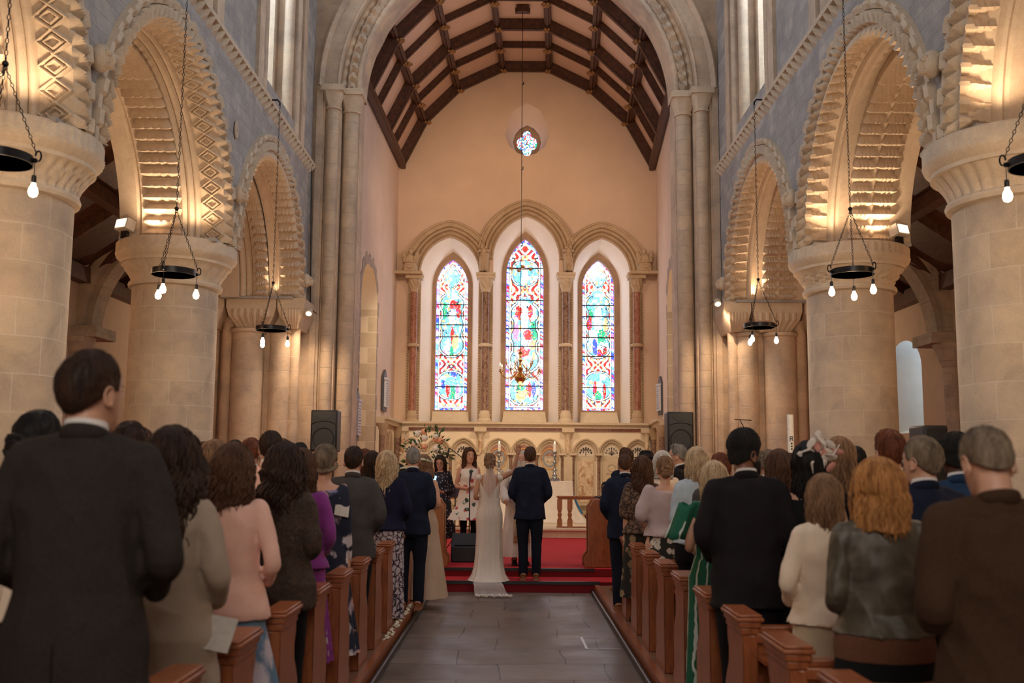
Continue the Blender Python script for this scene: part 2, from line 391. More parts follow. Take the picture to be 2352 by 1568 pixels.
ORD_B = [('hood',0,0,2.04,1.95), ('facechev',0,0,1.95,1.80), ('saw',0,.22,1.80,1.80), ('grooved',.22,.45,1.86,1.74), ('saw',.48,.62,1.70,1.70), ('rolls',.62,.90,1.74,1.64), ('plain',.90,1.2,1.64,1.60)]
LABO = dict(hood='hood mould of small raised blocks', facechev='band of chevrons on the wall face', lattice='soffit carved with a lattice of diamonds',
            zigzag='soffit carved with zigzags', rolls='triple roll moulding', saw='deep sawtooth chevron moulding', grooved='plain grooved order', roll1='single roll moulding', plain='plain inner order')
# clerestory openings (y0, y1)
CLER = [(5.1, 6.5), (9.25, 10.65), (13.35, 15.2)]
RO = 2.0; WALL = {}
for s, nm, ords in ((-1, 'left', ORD_L), (1, 'right', ORD_R)):
    m = MB()
    outer = [(-4.3, 0), (-4.3, 12.4), (16.6, 12.4), (16.6, 0)]
    # wall face as one polygon with arches cut from the abacus line downwards, capitals fill between
    y0, y1 = -4.3, 16.6
    pts = [(y0, 12.4), (y0, ZC)]
    for cy in BAYS:
        pts += [(cy+RO*math.cos(PI-PI*i/40), ZC+RO*math.sin(PI-PI*i/40)) for i in range(41)]
    pts += [(16.6, ZC), (16.6, 12.4)]
    holes = [[(a, 7.0), (b, 7.0)]+[( (a+b)/2+(b-a)/2*math.cos(PI*i/12), 10.9+(b-a)/2*math.sin(PI*i/12)) for i in range(13)] for a, b in CLER]
    m.poly(pts, holes, lambda y, z: (s*WX, y, z), flip=(s > 0))
    holes2 = holes
    pts2 = [(y0, 12.4), (y0, ZC)]
    for cy in BAYS: pts2 += [(cy+1.7*math.cos(PI-PI*i/30), ZC+1.7*math.sin(PI-PI*i/30)) for i in range(31)]
    pts2 += [(16.6, ZC), (16.6, 12.4)]
    m.poly(pts2, [], lambda y, z: (s*(WX+TH), y, z), flip=(s < 0))
    # undersides of the wall between arches
    ys = [y0]+[BAYS[0]-1.6]
    edges = [y0]
    for cy in BAYS: edges += [cy-1.62, cy+1.62]
    edges.append(16.6)
    for a, b in zip(edges[0::2], edges[1::2]):
        m.bbox(min(s*(WX+.05), s*(WX+TH)), max(s*(WX+.05), s*(WX+TH)), a, b, ZC-.02, ZC+.02)
    wall = WALL[s] = struct(m.build('wall_'+nm, M_RUBX), 'rough grey stone nave wall above the %s arcade' % nm)
    for bi, cy in enumerate(BAYS):
        od = ORD_B if (s < 0 and bi == 3) else ords
        for (k, d0, d1, ra, rb) in od:
            P, D = order(k, d0, d1, ra, rb); mm = MB()
            n = 40 if k in ('rolls', 'roll1', 'plain', 'grooved') else (300 if k != 'lattice' else 640)
            if bi == 0: n = 40
            mm.grid(arch_rows(P, cy, s, D, n), flip=(s > 0))
            mm.build('arch_'+{'hood': 'hood', 'facechev': 'chevron_band', 'lattice': 'lattice_soffit', 'zigzag': 'zigzag_soffit', 'rolls': 'roll_moulding', 'saw': 'sawtooth_moulding', 'grooved': 'grooved_order', 'roll1': 'roll_moulding', 'plain': 'plain_order'}[k], M_ARCH, wall, LABO[k], ang=30)
    # string course with teeth
    mm = MB(); mm.bbox(min(s*3.42, s*3.52), max(s*3.42, s*3.52), -4.3, 16.6, STR+.06, STR+.12)
    y = 5.0
    while y < 16.5:
        mm.add([(s*3.50, y, STR-.07), (s*3.50, y+.12, STR-.07), (s*3.50, y+.12, STR+.06), (s*3.50, y, STR+.06), (s*3.40, y+.06, STR+.06), (s*3.43, y+.06, STR-.0)],
               [(0,1,5), (1,2,4,5), (2,3,4), (3,0,5,4)]); y += .19
    mm.build('string_course', M_CARVE, wall, 'string course of carved teeth')
    # clerestory reveals with nook shafts
    for a, b in CLER:
        mm = MB(); r = (b-a)/2
        path = [(a, 7.0), (a, 10.9)]+[((a+b)/2+r*math.cos(PI-PI*i/12), 10.9+r*math.sin(PI-PI*i/12)) for i in range(13)]+[(b, 7.0)]
        rows = [[(s*(WX+d), y, z) for d in (0, .95)] for y, z in path]
        mm.grid(rows, flip=(s < 0)); mm.add([(s*WX, a, 7.0), (s*WX, b, 7.0), (s*(WX+.95), b, 7.0), (s*(WX+.95), a, 7.0)], [(0,1,2,3)])
        for yy in (a+.12, b-.12): mm.tube([(s*(WX+.10), yy, STR+.12), (s*(WX+.10), yy, 10.9)], .085, 12)
        for yy in (a-.10, b+.10): mm.tube([(s*(WX+.02), yy, STR+.12), (s*(WX+.02), yy, 10.9)], .075, 12)
        mm.bbox(min(s*(WX+.3), s*(WX+.5)), max(s*(WX+.3), s*(WX+.5)), b-.28, b, 7.0, 10.9)
        for yy in (a-.42, b+.42): mm.bbox(min(s*(WX-.05), s*(WX+.02)), max(s*(WX-.05), s*(WX+.02)), yy-.13, yy+.13, STR+.12, 11)
        mm.build('clerestory_jamb', M_PIERX, wall)
        mm = MB(); mm.bbox(min(s*(WX+.93), s*(WX+.97)), max(s*(WX+.93), s*(WX+.97)), a+.1, b-.1, 7.3, 11.2)
        mm.build('clerestory_glass', emit('daylit_glass', (.75,.9,1), 2.2), wall)
# small round rosette on the left spandrel, beasts' heads where hoods meet
for s in (-1, 1):
    for cy in (7.87, 12.03, 16.12):
        m = MB(); c = Vector((s*3.43, cy, 4.95 if cy < 16 else 4.62))
        m.ball(c, .12, 14, sc3=(.75, .8, 1)); m.ball(c+Vector((-s*.07, -.03, .035)), .035, 8); m.ball(c+Vector((-s*.07, .04, .035)), .035, 8); m.ball(c+Vector((-s*.09, 0, -.02)), .04, 8, sc3=(1, .7, 1.4)); m.ball(c+Vector((-s*.07, 0, -.07)), .05, 8, sc3=(1, 1, .5))
        m.build('carved_head', M_CARVE, WALL[s], 'carved beast head where the hood moulds meet')
m = MB(); c = at(531, 298, 12.0); c.x = -3.48
for k in range(6): m.tube([c+Vector((0, .02*math.cos(a)*(6-k)/2, .035*math.sin(a)*(6-k)/2)) for a in [2*PI*i/14 for i in range(14)]], .012, 6, closed=True)
m.ball(c, .03, 8)
m.build('carved_rosette', M_CARVE, WALL[-1], 'small oval rosette')
# ceiling of the nave, west wall
m = MB(); m.bbox(-4.8, 4.8, -4.5, 17, 12.3, 12.5)
for k in range(9): m.bbox(-4.8, 4.8, -3+k*2.3, -2.8+k*2.3, 12.0, 12.3)
struct(m.build('ceiling', M_DARKWOOD), 'dark timber nave ceiling')
m = MB(); m.poly([(-8, 0), (8, 0), (8, 12.4), (-8, 12.4)], [[(-2, 3.2), (2, 3.2), (2, 9.4), (-2, 9.4)]], lambda x, z: (x, -4.3, z), flip=True)
wb = struct(m.build('wall_back', M_PIER), 'west wall')

# round columns
def scallop(kind):
    def fn(a, z):
        return 1
    return fn
def column(cx, cy, kind, label):
    t = thing('stone_column', label, 'column', (cx, cy, 0))
    m = MB(); m.lathe([(.62,0),(.62,.2),(.57,.26),(.57,.34),(.515,.42),(.505,3.70),(.50,3.74)], 48); m.build('shaft', M_COL, t)
    m = MB(); m.lathe([(.50,3.72),(.545,3.735),(.555,3.765),(.545,3.79),(.50,3.80)], 48); m.build('necking', M_CARVE, t)
    m = MB(); rows = []
    n = 192
    for j in range(11):
        u = j/10; row = []
        rb = .505+.125*u**1.6
        for i in range(n):
            a = 2*PI*i/n
            if kind == 'scale': q = math.sin(a*18+(PI/2 if int(u*3.0) % 2 else -PI/2)*1.0); e = abs(q)*(math.sin(((u*3) % 1)*PI)**.6); rr = rb+.028-.034*e*abs(math.sin(a*22+(int(u*3) % 2)*PI/2))
            elif kind == 'flute': rr = rb+.026*abs(math.sin(a*17))**.7*(1-.3*u) - .01
            elif kind == 'leaf': rr = rb+.02*math.sin(a*20+4*math.sin(u*9))*math.sin(u*PI)+.015*math.sin(a*10)*u
            else: rr = rb+.03*(abs(math.sin(a*12))**.5)*(.3+.7*u)*(1 if u < .8 else .4)
            row.append((rr*math.cos(a), rr*math.sin(a), 3.79+.22*u))
        rows.append(row)
    m.grid(rows, True); m.build('capital', M_CARVE, t, {'scale': 'capital carved with rows of overlapping scales', 'flute': 'capital carved with curved flutes', 'leaf': 'capital carved with leafy scrollwork'}.get(kind, 'scalloped capital'), ang=60)
    m = MB(); rows = []
    prof = [(.60,4.005),(.655,4.01),(.655,4.045),(.70,4.09),(.715,4.13),(.705,4.15),(.705,4.25),(.69,4.27),(.3,4.275)]
    for (r, z) in prof:
        row = []
        for i in range(240):
            a = 2*PI*i/240; rr = r
            if 4.06 < z < 4.14 and kind == 'scale': rr = r+.006*math.sin(a*60+z*40)
            if 4.14 < z < 4.26: rr = r+.006*(tri(a*9) if kind != 'leaf' else math.sin(a*50))
            row.append((rr*math.cos(a), rr*math.sin(a), z))
        rows.append(row)
    m.grid(rows, True); m.build('abacus', M_CARVE, t, ang=40)
    m = MB(); m.box((0, 0, 4.285), (1.0, .62, .06)); m.build('impost_block', M_ARCH, t)
    return t
for (cx, cy, k, lb) in ((-4.12, 7.87, 'scale', 'nearest round stone column on the left, with scale carved capital'),
                        (4.08, 7.87, 'flute', 'nearest round stone column on the right, with fluted capital'),
                        (-4.15, 12.03, 'scallop', 'second round stone column on the left, beyond the scale carved one'),
                        (4.10, 12.03, 'leaf', 'second round stone column on the right, with leaf carved capital'),
                        (-4.12, 3.72, 'scallop', 'round stone column beside the photographer on the left'), (4.12, 3.72, 'leaf', 'round stone column beside the photographer on the right')):
    column(cx, cy, k, lb)

# responds at the east end of each arcade
for s, nm in ((-1, 'left'), (1, 'right')):
    m = MB(); cx = s*4.1
    m.bbox(min(s*3.62, s*4.7), max(s*3.62, s*4.7), 16.12, 16.7, 0, 4.27)
    for dx, rr in ((-.30, .17), (.22, .26)):
        m.lathe([(rr+.05, 0), (rr+.05, .3), (rr, .36), (rr, 3.72), (rr+.03, 3.74), (rr+.03, 3.79), (rr, 3.8)], 24, (cx-s*dx*-1, 16.10, 0))
    m.lathe([(.10, 0), (.10, 4.0)], 16, (cx+s*.56, 16.15, 0)); m.lathe([(.09, 0), (.09, 4.0)], 16, (s*3.58, 16.15, 0))
    for q in range(4): m.lathe([(.07, 0), (.07, 3.8)], 12, (s*(4.75+q*.17), 16.3-.0*q, 0))
    pr = struct(m.build('wall_respond_'+nm, M_PIER), 'clustered pier ending the %s arcade' % nm)
    m = MB()
    for (x0, x1) in ((3.36, 3.80), (3.82, 4.62), (4.66, 5.05)):
        xa, xb = min(s*x0, s*x1), max(s*x0, s*x1); g = .10
        m.bbox(xa, xb, 15.78, 16.5, 4.12, 4.27)
        nn = 6
        vs = []
        top = [(xa, 15.78, 4.12), (xb, 15.78, 4.12), (xb, 16.5, 4.12), (xa, 16.5, 4.12)]; bot = [(xa+g*1.6, 15.95, 3.80), (xb-g*1.6, 15.95, 3.80), (xb-g, 16.5, 3.80), (xa+g, 16.5, 3.80)]
        mid = [(xa+g*.4, 15.80, 3.98), (xb-g*.4, 15.80, 3.98), (xb-g*.3, 16.5, 3.98), (xa+g*.3, 16.5, 3.98)]
        m.grid([bot, mid, top], True, True)
        for j in range(nn):
            xx = xa+g*.8+(xb-xa-1.6*g)*(j+.5)/nn; m.tube([(xx*.6+(xa+xb)/2*.4, 15.94, 3.81), (xx, 15.80, 3.99), (xx, 15.80, 4.09)], [.02, .045, .05], 8)
    m.build('capital', M_CARVE, pr, 'scalloped capital')

# ------------------------------------------------------------------ chancel arch wall
AY = 16.6; SZ = 8.12
def seg(r, cx, zc, n=48, a0=PI, a1=0): return [(cx+r*math.cos(a0+(a1-a0)*i/n), zc+r*math.sin(a0+(a1-a0)*i/n)) for i in range(n+1)]
CX = .03
def sweep2d(mb, path, prof, fn, closed=False, flip=False, disp=None):
    n = len(path); rows = []; acc = 0
    for i, p in enumerate(path):
        a = path[i-1] if (i > 0 or closed) else p; b = path[(i+1) % n] if (i < n-1 or closed) else p
        tx, ty = b[0]-a[0], b[1]-a[1]; L = math.hypot(tx, ty) or 1; nx, ny = -ty/L, tx/L
        if i > 0: acc += math.hypot(p[0]-path[i-1][0], p[1]-path[i-1][1])
        row = []
        for (o, d) in prof:
            if disp: o, d = disp(o, d, acc)
            row.append(fn(p[0]+nx*o, p[1]+ny*o, d))
        rows.append(row)
    if closed: rows.append(rows[0])
    mb.grid(rows, flip=flip)
m = MB()
hole = [(CX-3.44, 0)]+seg(3.44, CX, SZ)+[(CX+3.44, 0)]
m.poly([(-5.2, 0), (-5.2, 12.4), (5.2, 12.4), (5.2, 0)][::-1], [hole], lambda x, z: (x, AY, z))
wa = struct(m.build('wall_chancel_arch', M_PIER), 'stone wall with the great round chancel arch')
def order_mesh(name, prof, n=64, disp=None, mat=M_PIER, lab=None, z0=8.12):
    mm = MB(); path = seg(3.0, CX, SZ, n); sweep2d(mm, path, prof, lambda x, z, d: (x, AY+d, z), disp=disp); return mm.build(name, mat, wa, lab, ang=35)
# offsets measured from radius 2.8
order_mesh('arch_label', [(.455,0),(.45,-.06),(.42,-.08),(.38,-.03),(.36,0)])
order_mesh('arch_plain_order', [(.36,0),(.36,.02),(.14,.02),(.12,.0),(.09,.02),(.09,.22)], lab='broad plain order')
order_mesh('arch_roll', [(.09,.22)]+[(.06+.055*math.cos(a), .20+.055*math.sin(a)) for a in [PI*(-.1-i*.1) for i in range(9)]]+[(-.01,.22)])
order_mesh('arch_chevron_order', [(-.01,.20),(-.04,.20),(-.08,.21),(-.12,.22),(-.16,.23),(-.18,.24)], 330, lambda o, d, s_: (o, d-.12*tri(s_*5.2+abs(o+.09)*5)*(1 if -.17 < o < -.02 else 0)), lab='order of deep chevrons')
order_mesh('arch_inner_roll', [(-.18,.24)]+[(-.21+.05*math.cos(a), .22+.05*math.sin(a)) for a in [PI*(-.1-i*.1) for i in range(9)]]+[(-.26,.28),(-.26,.85)])
order_mesh('arch_east_face', [(-.26,.85),(2.2,.85)], 40)
# jambs: stepped pier with two shafts each side
for s in (-1, 1):
    m = MB()
    def X(r): return CX+s*r
    prof = [(3.44, 0), (3.32, 0), (3.32, .06), (3.06, .06), (3.06, .30), (2.77, .30), (2.77, .85), (5.1, .85)]
    rows = [[(X(r), AY+d, z) for (r, d) in prof] for z in (0, SZ)]
    m.grid(rows, flip=(s < 0)); m.bbox(min(X(3.36), X(3.46)), max(X(3.36), X(3.46)), AY-.06, AY+.05, 0, SZ)
    m.build('jamb', M_PIER, wa)
    for (r, d, rad, lab) in ((3.19, .05, .105, 'outer shaft'), (2.91, .27, .13, 'inner shaft')):
        m = MB(); m.lathe([(rad+.05,0),(rad+.05,.5),(rad,.56),(rad,SZ-.38)], 20); m.build('arch_shaft', M_SHAFT, wa, lab, loc=(X(r), AY+d, 0))
        m = MB(); c = (X(r), AY+d)
        m.lathe([(rad+.03,SZ-.40),(rad+.035,SZ-.37),(rad+.01,SZ-.35)], 20, (c[0], c[1], 0))
        q = rad+.07
        bot = [(c[0]+rad*math.cos(a)*1.1, c[1]+rad*math.sin(a)*1.1, SZ-.36) for a in [2*PI*i/16+PI/16 for i in range(16)]]
        def sq(i, q): a = 2*PI*i/16+PI/16; k = 1/max(abs(math.cos(a)), abs(math.sin(a))); return (c[0]+q*k*math.cos(a), c[1]+q*k*math.sin(a))
        mid = [(*sq(i, q*.86*(1-.08*(i % 2))), SZ-.20) for i in range(16)]; top = [(*sq(i, q), SZ-.10) for i in range(16)]
        m.grid([bot, mid, top], True, True); m.box((c[0], c[1], SZ-.05), (2*q+.04, 2*q+.04, .11)); m.build('arch_capital', M_CARVE, wa, 'capital on the '+lab)
# dark niche wall above jambs at each side is plain masonry (same wall)

# ------------------------------------------------------------------ aisles
def aisle_arch(s, nm):
    m = MB(); c, r = 5.25, 1.95; zc = 3.85
    outer = [(3.4, 0), (7.6, 0), (7.6, 8), (3.4, 8)]
    pts = [(4.6, 0), (4.6, 8), (7.6, 8), (7.6, 0), (c+r, 0)]+[(c+r*math.cos(PI*i/30), zc+r*math.sin(PI*i/30)) for i in range(31) if c+r*math.cos(PI*i/30) > 4.75]
    last = pts[-1]; pts += [(4.75, last[1]), (4.75, 0)]
    m.poly([(s*x, z) for x, z in (pts if s > 0 else pts[::-1])][::-1], [], lambda x, z: (x, 16.55, z))
    wl = struct(m.build('wall_aisle_arch_'+nm, M_AISTONE), 'rubble cross wall of the aisle')
    m = MB(); path = [(s*(c+r*math.cos(t)), zc+r*math.sin(t)) for t in [PI*.66*(i/30) for i in range(31)]]
    f = 1 if s > 0 else -1
    sweep2d(m, path, [(-f*.34, -.10), (-f*.25, -.15), (-f*.22, -.06), (-f*.12, -.09), (0, -.05), (f*.02, .06), (f*.10, .06), (f*.10, .5)], lambda x, z, d: (x, 16.5+d, z), flip=(s < 0))
    m.build('arch_moulding', M_AISTONE, wl)
    m = MB(); m.bbox(min(s*(c+r-.35), s*(c+r+.35)), max(s*(c+r-.35), s*(c+r+.35)), 16.2, 17, 3.68, 3.86); m.lathe([(.16,3.3),(.24,3.5),(.3,3.68)], 12, (s*(c+r+.05), 16.4, 0)); m.lathe([(.14,0),(.14,3.3)], 12, (s*(c+r+.05), 16.4, 0)); m.build('impost', M_AISTONE, wl)
for s, nm in ((-1, 'left'), (1, 'right')):
    aisle_arch(s, nm)
    m = MB()
    wy0, wy1 = 17.75, 19.3
    hole = [(wy0, 2.28), (wy1, 2.28), (wy1, 3.45)]+[((wy0+wy1)/2+(wy1-wy0)/2*math.cos(PI*i/14), 3.45+.55*math.sin(PI*i/14)) for i in range(1, 14)]+[(wy0, 3.45)]
    m.poly([(-4.3, 0), (22.9, 0), (22.9, 6), (-4.3, 6)], [hole] if s > 0 else [], lambda y, z: (s*7.3, y, z), flip=(s > 0))
    wl = struct(m.build('wall_aisle_'+nm, M_AISLE), 'plastered outer wall of the aisle')
    if s > 0:
        m = MB(); hin = [(18.3+(y-18.53)*.62, 2.5+(z-2.28)*.93) for y, z in hole]
        m.grid([[(s*7.3, y, z) for y, z in hole], [(s*8.1, y, z) for y, z in hin]], True, flip=(s < 0)); m.build('window_reveal', plain('window_reveal_plaster', (.62,.64,.62), .9, 0, .05, 4), wl)
        m = MB(); m.poly(hin, [], lambda y, z: (s*8.1, y, z), flip=(s > 0)); struct(m.build('window_1', emit('leaded_daylight', (.55,.68,.70), .8)), 'aisle window glass')
        area('aisle_window_daylight', (s*8.0, 18.4, 3.2), (s*3, 18.4, 2), 1.0, 1.6, 9, DAY)
    m = MB(); m.add([(s*4.7, -4.3, 6.55), (s*7.4, -4.3, 4.75), (s*7.4, 23, 4.75), (s*4.7, 23, 6.55)], [(0,1,2,3)])
    for k in range(18):
        y = -3+k*1.5; R = Matrix.Rotation(-s*math.atan2(1.8, 2.7), 3, 'Y')
        m.box((s*6.05, y, 5.58), (3.2, .14, .16), R.transposed() if False else Matrix.Rotation(s*math.atan2(1.8, 2.7), 3, 'Y'))
    m.bbox(min(s*7.1, s*7.32), max(s*7.1, s*7.32), -4.3, 23, 4.6, 4.85); m.box((s*6.05, 8, 5.5), (.2, 27, .2))
    struct(m.build('ceiling_aisle_'+nm, M_DARKWOOD), 'dark timber lean-to aisle roof')
    m = MB(); m.add([(s*3.45, 22.9, 0), (s*8, 22.9, 0), (s*8, 22.9, 7), (s*3.45, 22.9, 7)], [(0,1,2,3)]); struct(m.build('wall_chapel_'+nm, M_AISLE))
    point('chapel_lamp', (s*5.2, 20.0, 3.9), 70, WARM2, .1)
    for yy in (7.5, 12.0): point('aisle_lamp', (s*6.3, yy, 4.0), 26, (1, .55, .28), .1)

# ------------------------------------------------------------------ chancel
EY = 23.0
def Epx(x, y): p = at(x, y, EY); return (p.x, p.z)
XL0, XR0 = -2.90, 2.97; XL1, XR1 = Epx(912, 600)[0], Epx(1508, 600)[0]
Y0c = 17.42
def wallx(s, Y):
    u = (Y-Y0c)/(EY-Y0c); return XL0+(XL1-XL0)*u if s < 0 else XR0+(XR1-XR0)*u
EAVE = 8.68
roofpts = [Epx(*p) for p in ((918,388),(973,283),(1051,210),(1154,164),(1261,164),(1360,210),(1445,283),(1504,386))]
zr = [r[1]-EAVE for r in roofpts]; zsym = [(zr[i]+zr[7-i])/2*1.045 for i in range(8)]; zsym[0] = zsym[7] = 0
ur = [(r[0]-roofpts[0][0])/(roofpts[7][0]-roofpts[0][0]) for r in roofpts]
def RP(i, Y, dz=0.0):
    xl, xr = wallx(-1, Y), wallx(1, Y); cxm = (xl+xr)/2
    x = xl+(xr-xl)*ur[i]; z = EAVE+zsym[i]
    d = Vector((x-cxm, 0, z-EAVE+.6)).normalized()
    return Vector((x, Y, z))-d*(-dz)
# left wall with pointed lancet opening into the side chapel, right likewise
def parch(hw, hh, cx, zs, n=16):
    Rr = (hw*hw+hh*hh)/(2*hw); a = math.atan2(hh, Rr-hw)
    L = [(cx+(Rr-hw)-Rr*math.cos(a*i/n), zs+Rr*math.sin(a*i/n)) for i in range(n+1)]
    Rt = [(2*cx-x, z) for x, z in L[::-1][1:]]
    return L+Rt
for s, nm in ((-1, 'left'), (1, 'right')):
    ya, yb = 18.45, 20.35
    h = [(ya, .3)]+parch((yb-ya)/2, .75, (ya+yb)/2, 4.75)+[(yb, .3)]
    m = MB(); m.poly([(Y0c, .2), (EY, .2), (EY, EAVE+.3), (Y0c, EAVE+.3)], [h], lambda y, z: (wallx(s, y), y, z), flip=(s > 0))
    wl = struct(m.build('wall_chancel_'+nm, M_SIDEPL), 'pink plastered chancel side wall')
    m = MB(); m.grid([[(wallx(s, y), y, z) for y, z in h], [(wallx(s, y)+s*.75, y, z) for y, z in h]], flip=(s < 0)); m.build('arch_reveal', M_CREAM, wl, 'cream reveal of the side opening')
    # exposed stone quoins round the opening
    m = MB(); mq = MB()
    for i in range(14):
        z = .5+i*.32; wq = .10+.09*(i % 2)
        for yy in (yb, ya):
            y2 = yy+(wq if yy == yb else -wq); m.add([(wallx(s, yy)-s*.004, yy, z), (wallx(s, y2)-s*.004, y2, z), (wallx(s, y2)-s*.004, y2, z+.3), (wallx(s, yy)-s*.004, yy, z+.3)], [(0,1,2,3)])
        mq.add([(wallx(s, yb), yb-.003, z), (wallx(s, yb)+s*(.18+.16*(i % 2)), yb-.003, z), (wallx(s, yb)+s*(.18+.16*(i % 2)), yb-.003, z+.3), (wallx(s, yb), yb-.003, z+.3)], [(0,1,2,3)])
    for i in range(14):
        a = parch((yb-ya)/2, .75, (ya+yb)/2, 4.75)
        p, q = a[i*2], a[min(i*2+2, len(a)-1)]; cxm, czm = (ya+yb)/2, 4.4
        k = 1.16+.06*(i % 2)
        m.add([(wallx(s, p[0])-s*.004, p[0], p[1]), (wallx(s, q[0])-s*.004, q[0], q[1]), (wallx(s, q[0])-s*.004, cxm+(q[0]-cxm)*k, czm+(q[1]-czm)*k), (wallx(s, p[0])-s*.004, cxm+(p[0]-cxm)*k, czm+(p[1]-czm)*k)], [(0,1,2,3)])
    mq.build('reveal_quoins', M_BATHP, wl)
    m.build('quoins', stone('exposed_quoins', 'x', (.42,.33,.28), (.56,.46,.38), (.6,.5,.4), .4, .3, bumps=.5) if 'exposed_quoins' not in MATS else MATS['exposed_quoins'], wl, 'exposed stone blocks edging the side opening')
# east wall
M1 = [(p[0], p[1]) for p in []]
def arch_path(apex, left, right, spring, bottom):
    ax, az = Epx(*apex); lx, lz = Epx(left, spring); rx, _ = Epx(right, spring); _, bz = Epx(left, bottom); cx = (lx+rx)/2
    p = parch((rx-lx)/2, az-lz, cx, lz, 14)
    return [(lx, bz)]+p+[(rx, bz)]
DB = 972
outA = [arch_path((1037,546), 966, 1100, 628, DB), arch_path((1209,498), 1133, 1284, 595, DB), arch_path((1379,549), 1317, 1446, 630, DB)]
frmO = [arch_path((1039,570), 990, 1084, 650, DB), arch_path((1209,522), 1152, 1262, 625, DB), arch_path((1379,572), 1330, 1428, 652, DB)]
gls = [arch_path((1039,586), 999, 1073, 650, 939), arch_path((1208,538), 1163, 1250, 620, 939), arch_path((1379,588), 1341, 1415, 652, 941)]
qo = [Epx(x, y) for x, y in ((1211,237),(1240,252),(1256,282),(1262,310),(1252,336),(1232,352),(1211,358),(1190,352),(1170,336),(1160,310),(1166,282),(1182,252))]
def vesica(cx, cy, hw, hh, n=10):
    Rr = (hw*hw+hh*hh)/(2*hw); a = math.asin(hh/Rr); L = [(cx-(Rr-hw)+Rr*math.cos(t), cy+Rr*math.sin(t)) for t in [-a+2*a*i/n for i in range(n+1)]]
    return L+[(2*cx-x, 2*cy-z) for x, z in L[1:-1]]
qc = Epx(1211, 316); qi = vesica(qc[0], qc[1], .34, .43)
m = MB()
outer = [(XL1-.05, .2), (XR1+.05, .2), (XR1+.05, EAVE)]+[(r[0], EAVE+zsym[i]+.12) for i, r in enumerate(roofpts)][::-1]+[(XL1-.05, EAVE)]
m.poly(outer, outA+[qo], lambda x, z: (x, EY, z))
we = struct(m.build('wall_east', M_EASTPL), 'peach plastered east wall of the chancel')
def bridge(mb, a, b, da, db, cl=False, flip=False, fn=None):
    fn = fn or (lambda x, z, d: (x, EY+d, z))
    mb.grid([[fn(x, z, da) for x, z in a], [fn(x, z, db) for x, z in b]], cl, flip=flip)
def resample(path, n):
    d = [0]
    for i in range(1, len(path)): d.append(d[-1]+math.hypot(path[i][0]-path[i-1][0], path[i][1]-path[i-1][1]))
    out = []
    for k in range(n):
        t = d[-1]*k/(n-1); i = 1
        while i < len(d)-1 and d[i] < t: i += 1
        u = (t-d[i-1])/((d[i]-d[i-1]) or 1); out.append((path[i-1][0]+(path[i][0]-path[i-1][0])*u, path[i-1][1]+(path[i][1]-path[i-1][1])*u))
    return out
for i in range(3):
    m = MB(); bridge(m, outA[i], frmO[i], 0, .42); m.build('window_splay', M_WHITEPL, we, 'white plastered window splay')
    m = MB(); g = gls[i]; f = frmO[i]
    rw, rz = f[0][0], f[0][1]
    bridge(m, f, g, .42, .42); bridge(m, g, g, .42, .60)
    m.add([(f[0][0], EY+.42, f[0][1]), (f[-1][0], EY+.42, f[-1][1]), (g[-1][0], EY+.42, g[-1][1]), (g[0][0], EY+.42, g[0][1])], [(0,1,2,3)])
    m.build('window_surround', M_FRAME, we, 'brown stone window surround')
    m = MB(); m.add([(f[0][0]+.04, EY+.30, f[0][1]+.01), (f[-1][0]-.04, EY+.30, f[-1][1]+.01), (g[-1][0]+.04, EY+.43, g[-1][1]-.01), (g[0][0]-.04, EY+.43, g[0][1]-.01)], [(0,1,2,3)])
    m.build('window_sill', M_BATHP, we, 'sloping pale stone sill')
m = MB(); q1 = qo; q2 = resample(qi+[qi[0]], 13)[:12]
# align order of the two loops by angle
def byang(l, c): return sorted(l, key=lambda p: math.atan2(p[1]-c[1], p[0]-c[0]))
bridge(m, byang(qo, qc), byang(q2, qc), 0, .35, True); m.build('quatrefoil_splay', M_SIDEPL, we)

